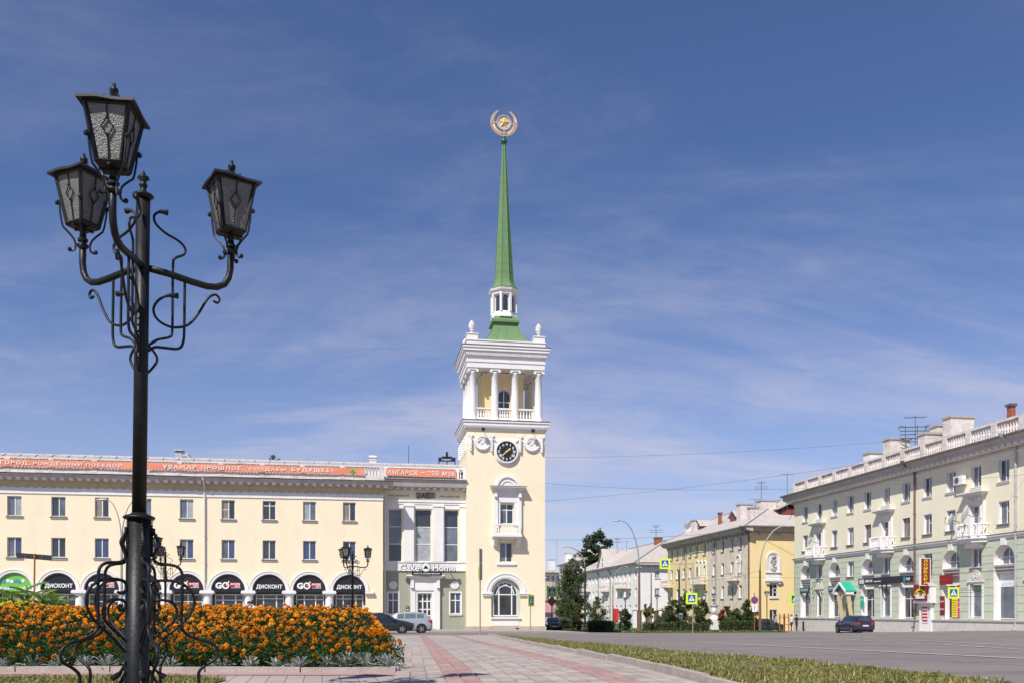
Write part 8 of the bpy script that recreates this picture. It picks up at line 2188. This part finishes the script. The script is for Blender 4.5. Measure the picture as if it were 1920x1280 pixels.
    for s in (-1, 1):
        z1 = S[1][4]
        MB().add([(hl-.02, s*.45, z1-.18), (hl-.16, s*.76, z1-.14), (hl-.30, s*.80, z1-.0), (hl-.10, s*.46, z1-.05)], [(0,1,2,3)]).build('headlight', 'lamp_clear', t)
        zt_ = S[9][4]
        MB().add([(-hl-.01, s*.50, zt_-.34), (-hl-.01, s*.50, zt_-.12), (-hl+.02, s*.84, zt_-.12), (-hl+.30, s*.885, zt_-.10), (-hl+.30, s*.885, zt_-.22), (-hl+.02, s*.84, zt_-.36)], [(0,1,2,5), (2,3,4,5)]).build('tail_light', 'tail_red', t)
        MB().ball((hl-1.45, s*.98, S[4][4]+.02), .10, 8, 5).build('mirror', paint, t)
    MB().box(-hl-.03, -hl, -.26, .26, .66, .78).build('number_plate', 'plate', t); MB().box(hl, hl+.03, -.26, .26, .44, .55).build('number_plate', 'plate', t)
    MB().box(hl-.06, hl+.015, -.42, .42, .58, .72).build('grille', 'under', t)
    MB().box(-hl+.1, hl-.1, -.72, .72, .18, .30).build('underbody', 'under', t)
    t.scale = (1, Wd/1.77, Hh/S[6][5]); return t
def cpos(px, D, dz=0): x, y = at(px, D); return (x, y, zg(x, y)+.01+dz)
car('dark blue station SUV parked before the green and cream house, seen from behind', cpos(1601, 79.5), math.radians(85), 'car_navy', 4.5, 1.78, 1.62, 'suv')
car('silver hatchback wagon seen from the side with its tail towards the tower', cpos(753, 66.0), math.radians(180), 'car_silver', 4.5, 1.8, 1.58, 'wagon', 'car_glass_green')
car('black hatchback with silver wheels, its nose pointing at the tower', cpos(719, 63.5), math.radians(0), 'car_black', 4.3, 1.75, 1.5, 'hatch')
car('dark green boxy sedan facing the square at the street corner by the tower', cpos(1036.5, 97.0), math.radians(-97), 'car_teal', 4.1, 1.68, 1.44, 'sedan')
car('white van parked behind the flowers, left of the white downspout', cpos(372, 58), math.radians(180), 'car_white', 4.6, 1.85, 1.75, 'wagon')
car('silver hatchback parked behind the flowers next to the foreground post', cpos(322, 54), math.radians(0), 'car_silver', 4.2, 1.75, 1.66, 'hatch')
car('black car roof showing over the flowers before the last arches', cpos(622, 60), math.radians(180), 'car_black', 4.4, 1.75, 1.56, 'wagon')
car('teal car parked behind the fence under the ochre gable', cpos(1435, 101), math.radians(10), 'car_teal', 4.4, 1.75, 1.5, 'wagon')

# ================================================================ PEOPLE
def person_mesh(key, pose, H=1.72):
    """one continuous skinned body; returns mesh with material slots trousers, top, skin, shoes"""
    v = {'pelvis': (0, 0, .95), 'waist': (0, 0, 1.08), 'chest': (0, 0, 1.30), 'neckb': (0, .0, 1.46), 'neck': (0, -.01, 1.53), 'head': (0, -.02, 1.62), 'top': (0, -.01, 1.72)}
    R = {'pelvis': .15, 'waist': .13, 'chest': .155, 'neckb': .09, 'neck': .055, 'head': .098, 'top': .07}
    st = pose.get('stride', 0.0); sw = pose.get('swing', 0.0)
    for s, n in ((-1, 'l'), (1, 'r')):
        f = st*s
        for k, p, r in (('hip', (s*.09, 0, .88), .095), ('knee', (s*.10, -f*.16-.02, .50), .062), ('ankle', (s*.10, -f*.24, .09), .042), ('toe', (s*.11, -f*.24-.16, .035), .036)): v[n+k] = p; R[n+k] = r
        g = -sw*s
        for k, p, r in (('sh', (s*.17, 0, 1.42), .068), ('elb', (s*.22, -g*.05, 1.14), .046), ('wri', (s*.22, -g*.20-.05, .90), .030), ('hand', (s*.22, -g*.24-.07, .80), .034)): v[n+k] = p; R[n+k] = r
    E = [('pelvis', 'waist'), ('waist', 'chest'), ('chest', 'neckb'), ('neckb', 'neck'), ('neck', 'head'), ('head', 'top')]
    for n in 'lr': E += [('pelvis', n+'hip'), (n+'hip', n+'knee'), (n+'knee', n+'ankle'), (n+'ankle', n+'toe'), ('chest', n+'sh'), (n+'sh', n+'elb'), (n+'elb', n+'wri'), (n+'wri', n+'hand')]
    names = list(v); me = bpy.data.meshes.new('tmp'); me.from_pydata([v[k] for k in names], [(names.index(a), names.index(b)) for a, b in E], [])
    o = bpy.data.objects.new('tmp', me); COL.objects.link(o); md = o.modifiers.new('s', 'SKIN')
    for i, k in enumerate(names): me.skin_vertices[0].data[i].radius = (R[k], R[k]*(.72 if k in ('pelvis', 'waist', 'chest') else 1)); me.skin_vertices[0].data[i].use_root = (i == 0)
    sb = o.modifiers.new('u', 'SUBSURF'); sb.levels = 1; sb.render_levels = 1
    dg = bpy.context.evaluated_depsgraph_get(); m2 = bpy.data.meshes.new_from_object(o.evaluated_get(dg)); COL.objects.unlink(o); bpy.data.objects.remove(o)
    m2.name = 'body'; m2.materials.clear(); return m2
def person(label, px, D, rot, top, legs, pose, key, hair='hair'):
    x, y = at(px, D); t = lthing('person', label, 'person', (x, y, zg(x, y)+.1), rot)
    me = person_mesh(key, pose); setmats(me, [legs, top, 'skin', 'hair'])
    for p in me.polygons:
        z = sum(me.vertices[i].co.z for i in p.vertices)/len(p.vertices); xx = abs(p.center.x)
        p.material_index = 3 if z < .08 else (0 if z < .97 and xx < .19 else (2 if (z > 1.48 or (xx > .19 and z < 1.16)) else 1)); p.use_smooth = True
    o = link(bpy.data.objects.new('body', me)); o.parent = t
    b = MB(); b.ball((0, .012, 1.665), .108, 10, 7, .95); b.build('hair', hair, t, smooth=True)
    b = MB(); b.ball((0, -.118, 1.60), .014, 5, 4); b.build('nose', 'skin', t)
    return t
person('person in a pink top and dark trousers walking behind the fence', 1454.5, 93.5, 1.3, 'cloth_pink', 'cloth_dark', {'stride': 1, 'swing': .8}, 'a')
person('person in a white shirt beside the rusty crossing sign pole', 1484, 92.5, -1.2, 'cloth_pale', 'cloth_dark', {'stride': .6, 'swing': .4}, 'b')
person('person in black clothes just right of the rusty crossing sign pole', 1493.5, 92.0, 1.7, 'cloth_dark', 'cloth_dark', {'stride': .2, 'swing': .2}, 'c')
person('person in dark clothes behind the flowers at the distant lamp', 652.5, 46, 2.6, 'cloth_dark', 'cloth_dark', {'stride': .5, 'swing': .5}, 'd')
person('person in a blue top behind the flowers near the third arch', 467, 46, .4, 'cloth_blue', 'cloth_dark', {'stride': .5, 'swing': .4}, 'e')
person('person in a pale top beside the person in blue behind the flowers', 474, 44, 3.0, 'cloth_pale', 'cloth_dark', {'stride': .2, 'swing': .2}, 'f')

# ================================================================ OVERHEAD WIRES, ROOFTOP FRAME
def wire(label, p0, D0, p1, D1, sag=.6, r=.011):
    A = Vector((*at(p0[0], D0), zat(p0[1], D0))); B_ = Vector((*at(p1[0], D1), zat(p1[1], D1))); n = 24; b = MB()
    b.tube([tuple((A+(B_-A)*i/n)-A-Vector((0, 0, sag*4*(i/n)*(1-i/n)))) for i in range(n+1)], r, 5)
    o = link(bpy.data.objects.new('overhead_wire', b.mesh('overhead_wire', 'iron_sheet'))); o.location = A; tag(o, label, 'wire')
wire('upper overhead wire crossing the sky right of the tower', (1020, 939), 82, (1960, 812), 60, .5)
wire('overhead wire running level towards the green and cream house roof', (1020, 905), 82, (1960, 885), 62, .9)
wire('highest thin overhead wire right of the clock', (1020, 857), 82, (1960, 800), 62, .5, .010)
wire('lowest wire across the ochre and green facades', (1100, 1057), 92, (1960, 1062), 55, 1.0, .011)
wire('faint distant wire over the far roofs', (1020, 1011), 120, (1480, 985), 110, .5, .02)
wire('thin wire between the wooden pole and the crossing sign pole', (1425, 1068), 97, (1299, 1088), 80, .3, .014)
x, y = at(838, 86); z = zat(870, 86)
t = thing('billboard_frame', 'black skeletal sign frame on the roof beside the tower', 'sign frame', (x, y, z), -.1)
b = MB(); w_ = .78
for q in (-w_, 0, w_): b.tube([(q, 0, z-.6), (q, 0, zat(857, 86))], .05, 5).tube([(q, .6, z-.6), (q, 0, zat(858, 86))], .03, 5)
b.build('posts', 'black_sign', t)
b = MB(); b.box(-w_-.05, w_+.05, -.05, .05, zat(864.5, 86), zat(857, 86)); b.build('board', 'black_sign', t); glyphs(t, 0, zat(861, 86), 1.0, .16, 'poster_pale', 7, 3, -.055)
b = MB(); b.box(-.12, .12, -.12, .12, zat(852, 86)-.3, zat(847, 86)).box(-.5, .5, -.05, .05, zat(857, 86), zat(855, 86)); b.build('top_box', 'black_sign', t)
aerial('thin mast with a small crossbar on the wing roof left of the black frame', 766, 835, 872, 86, 0)
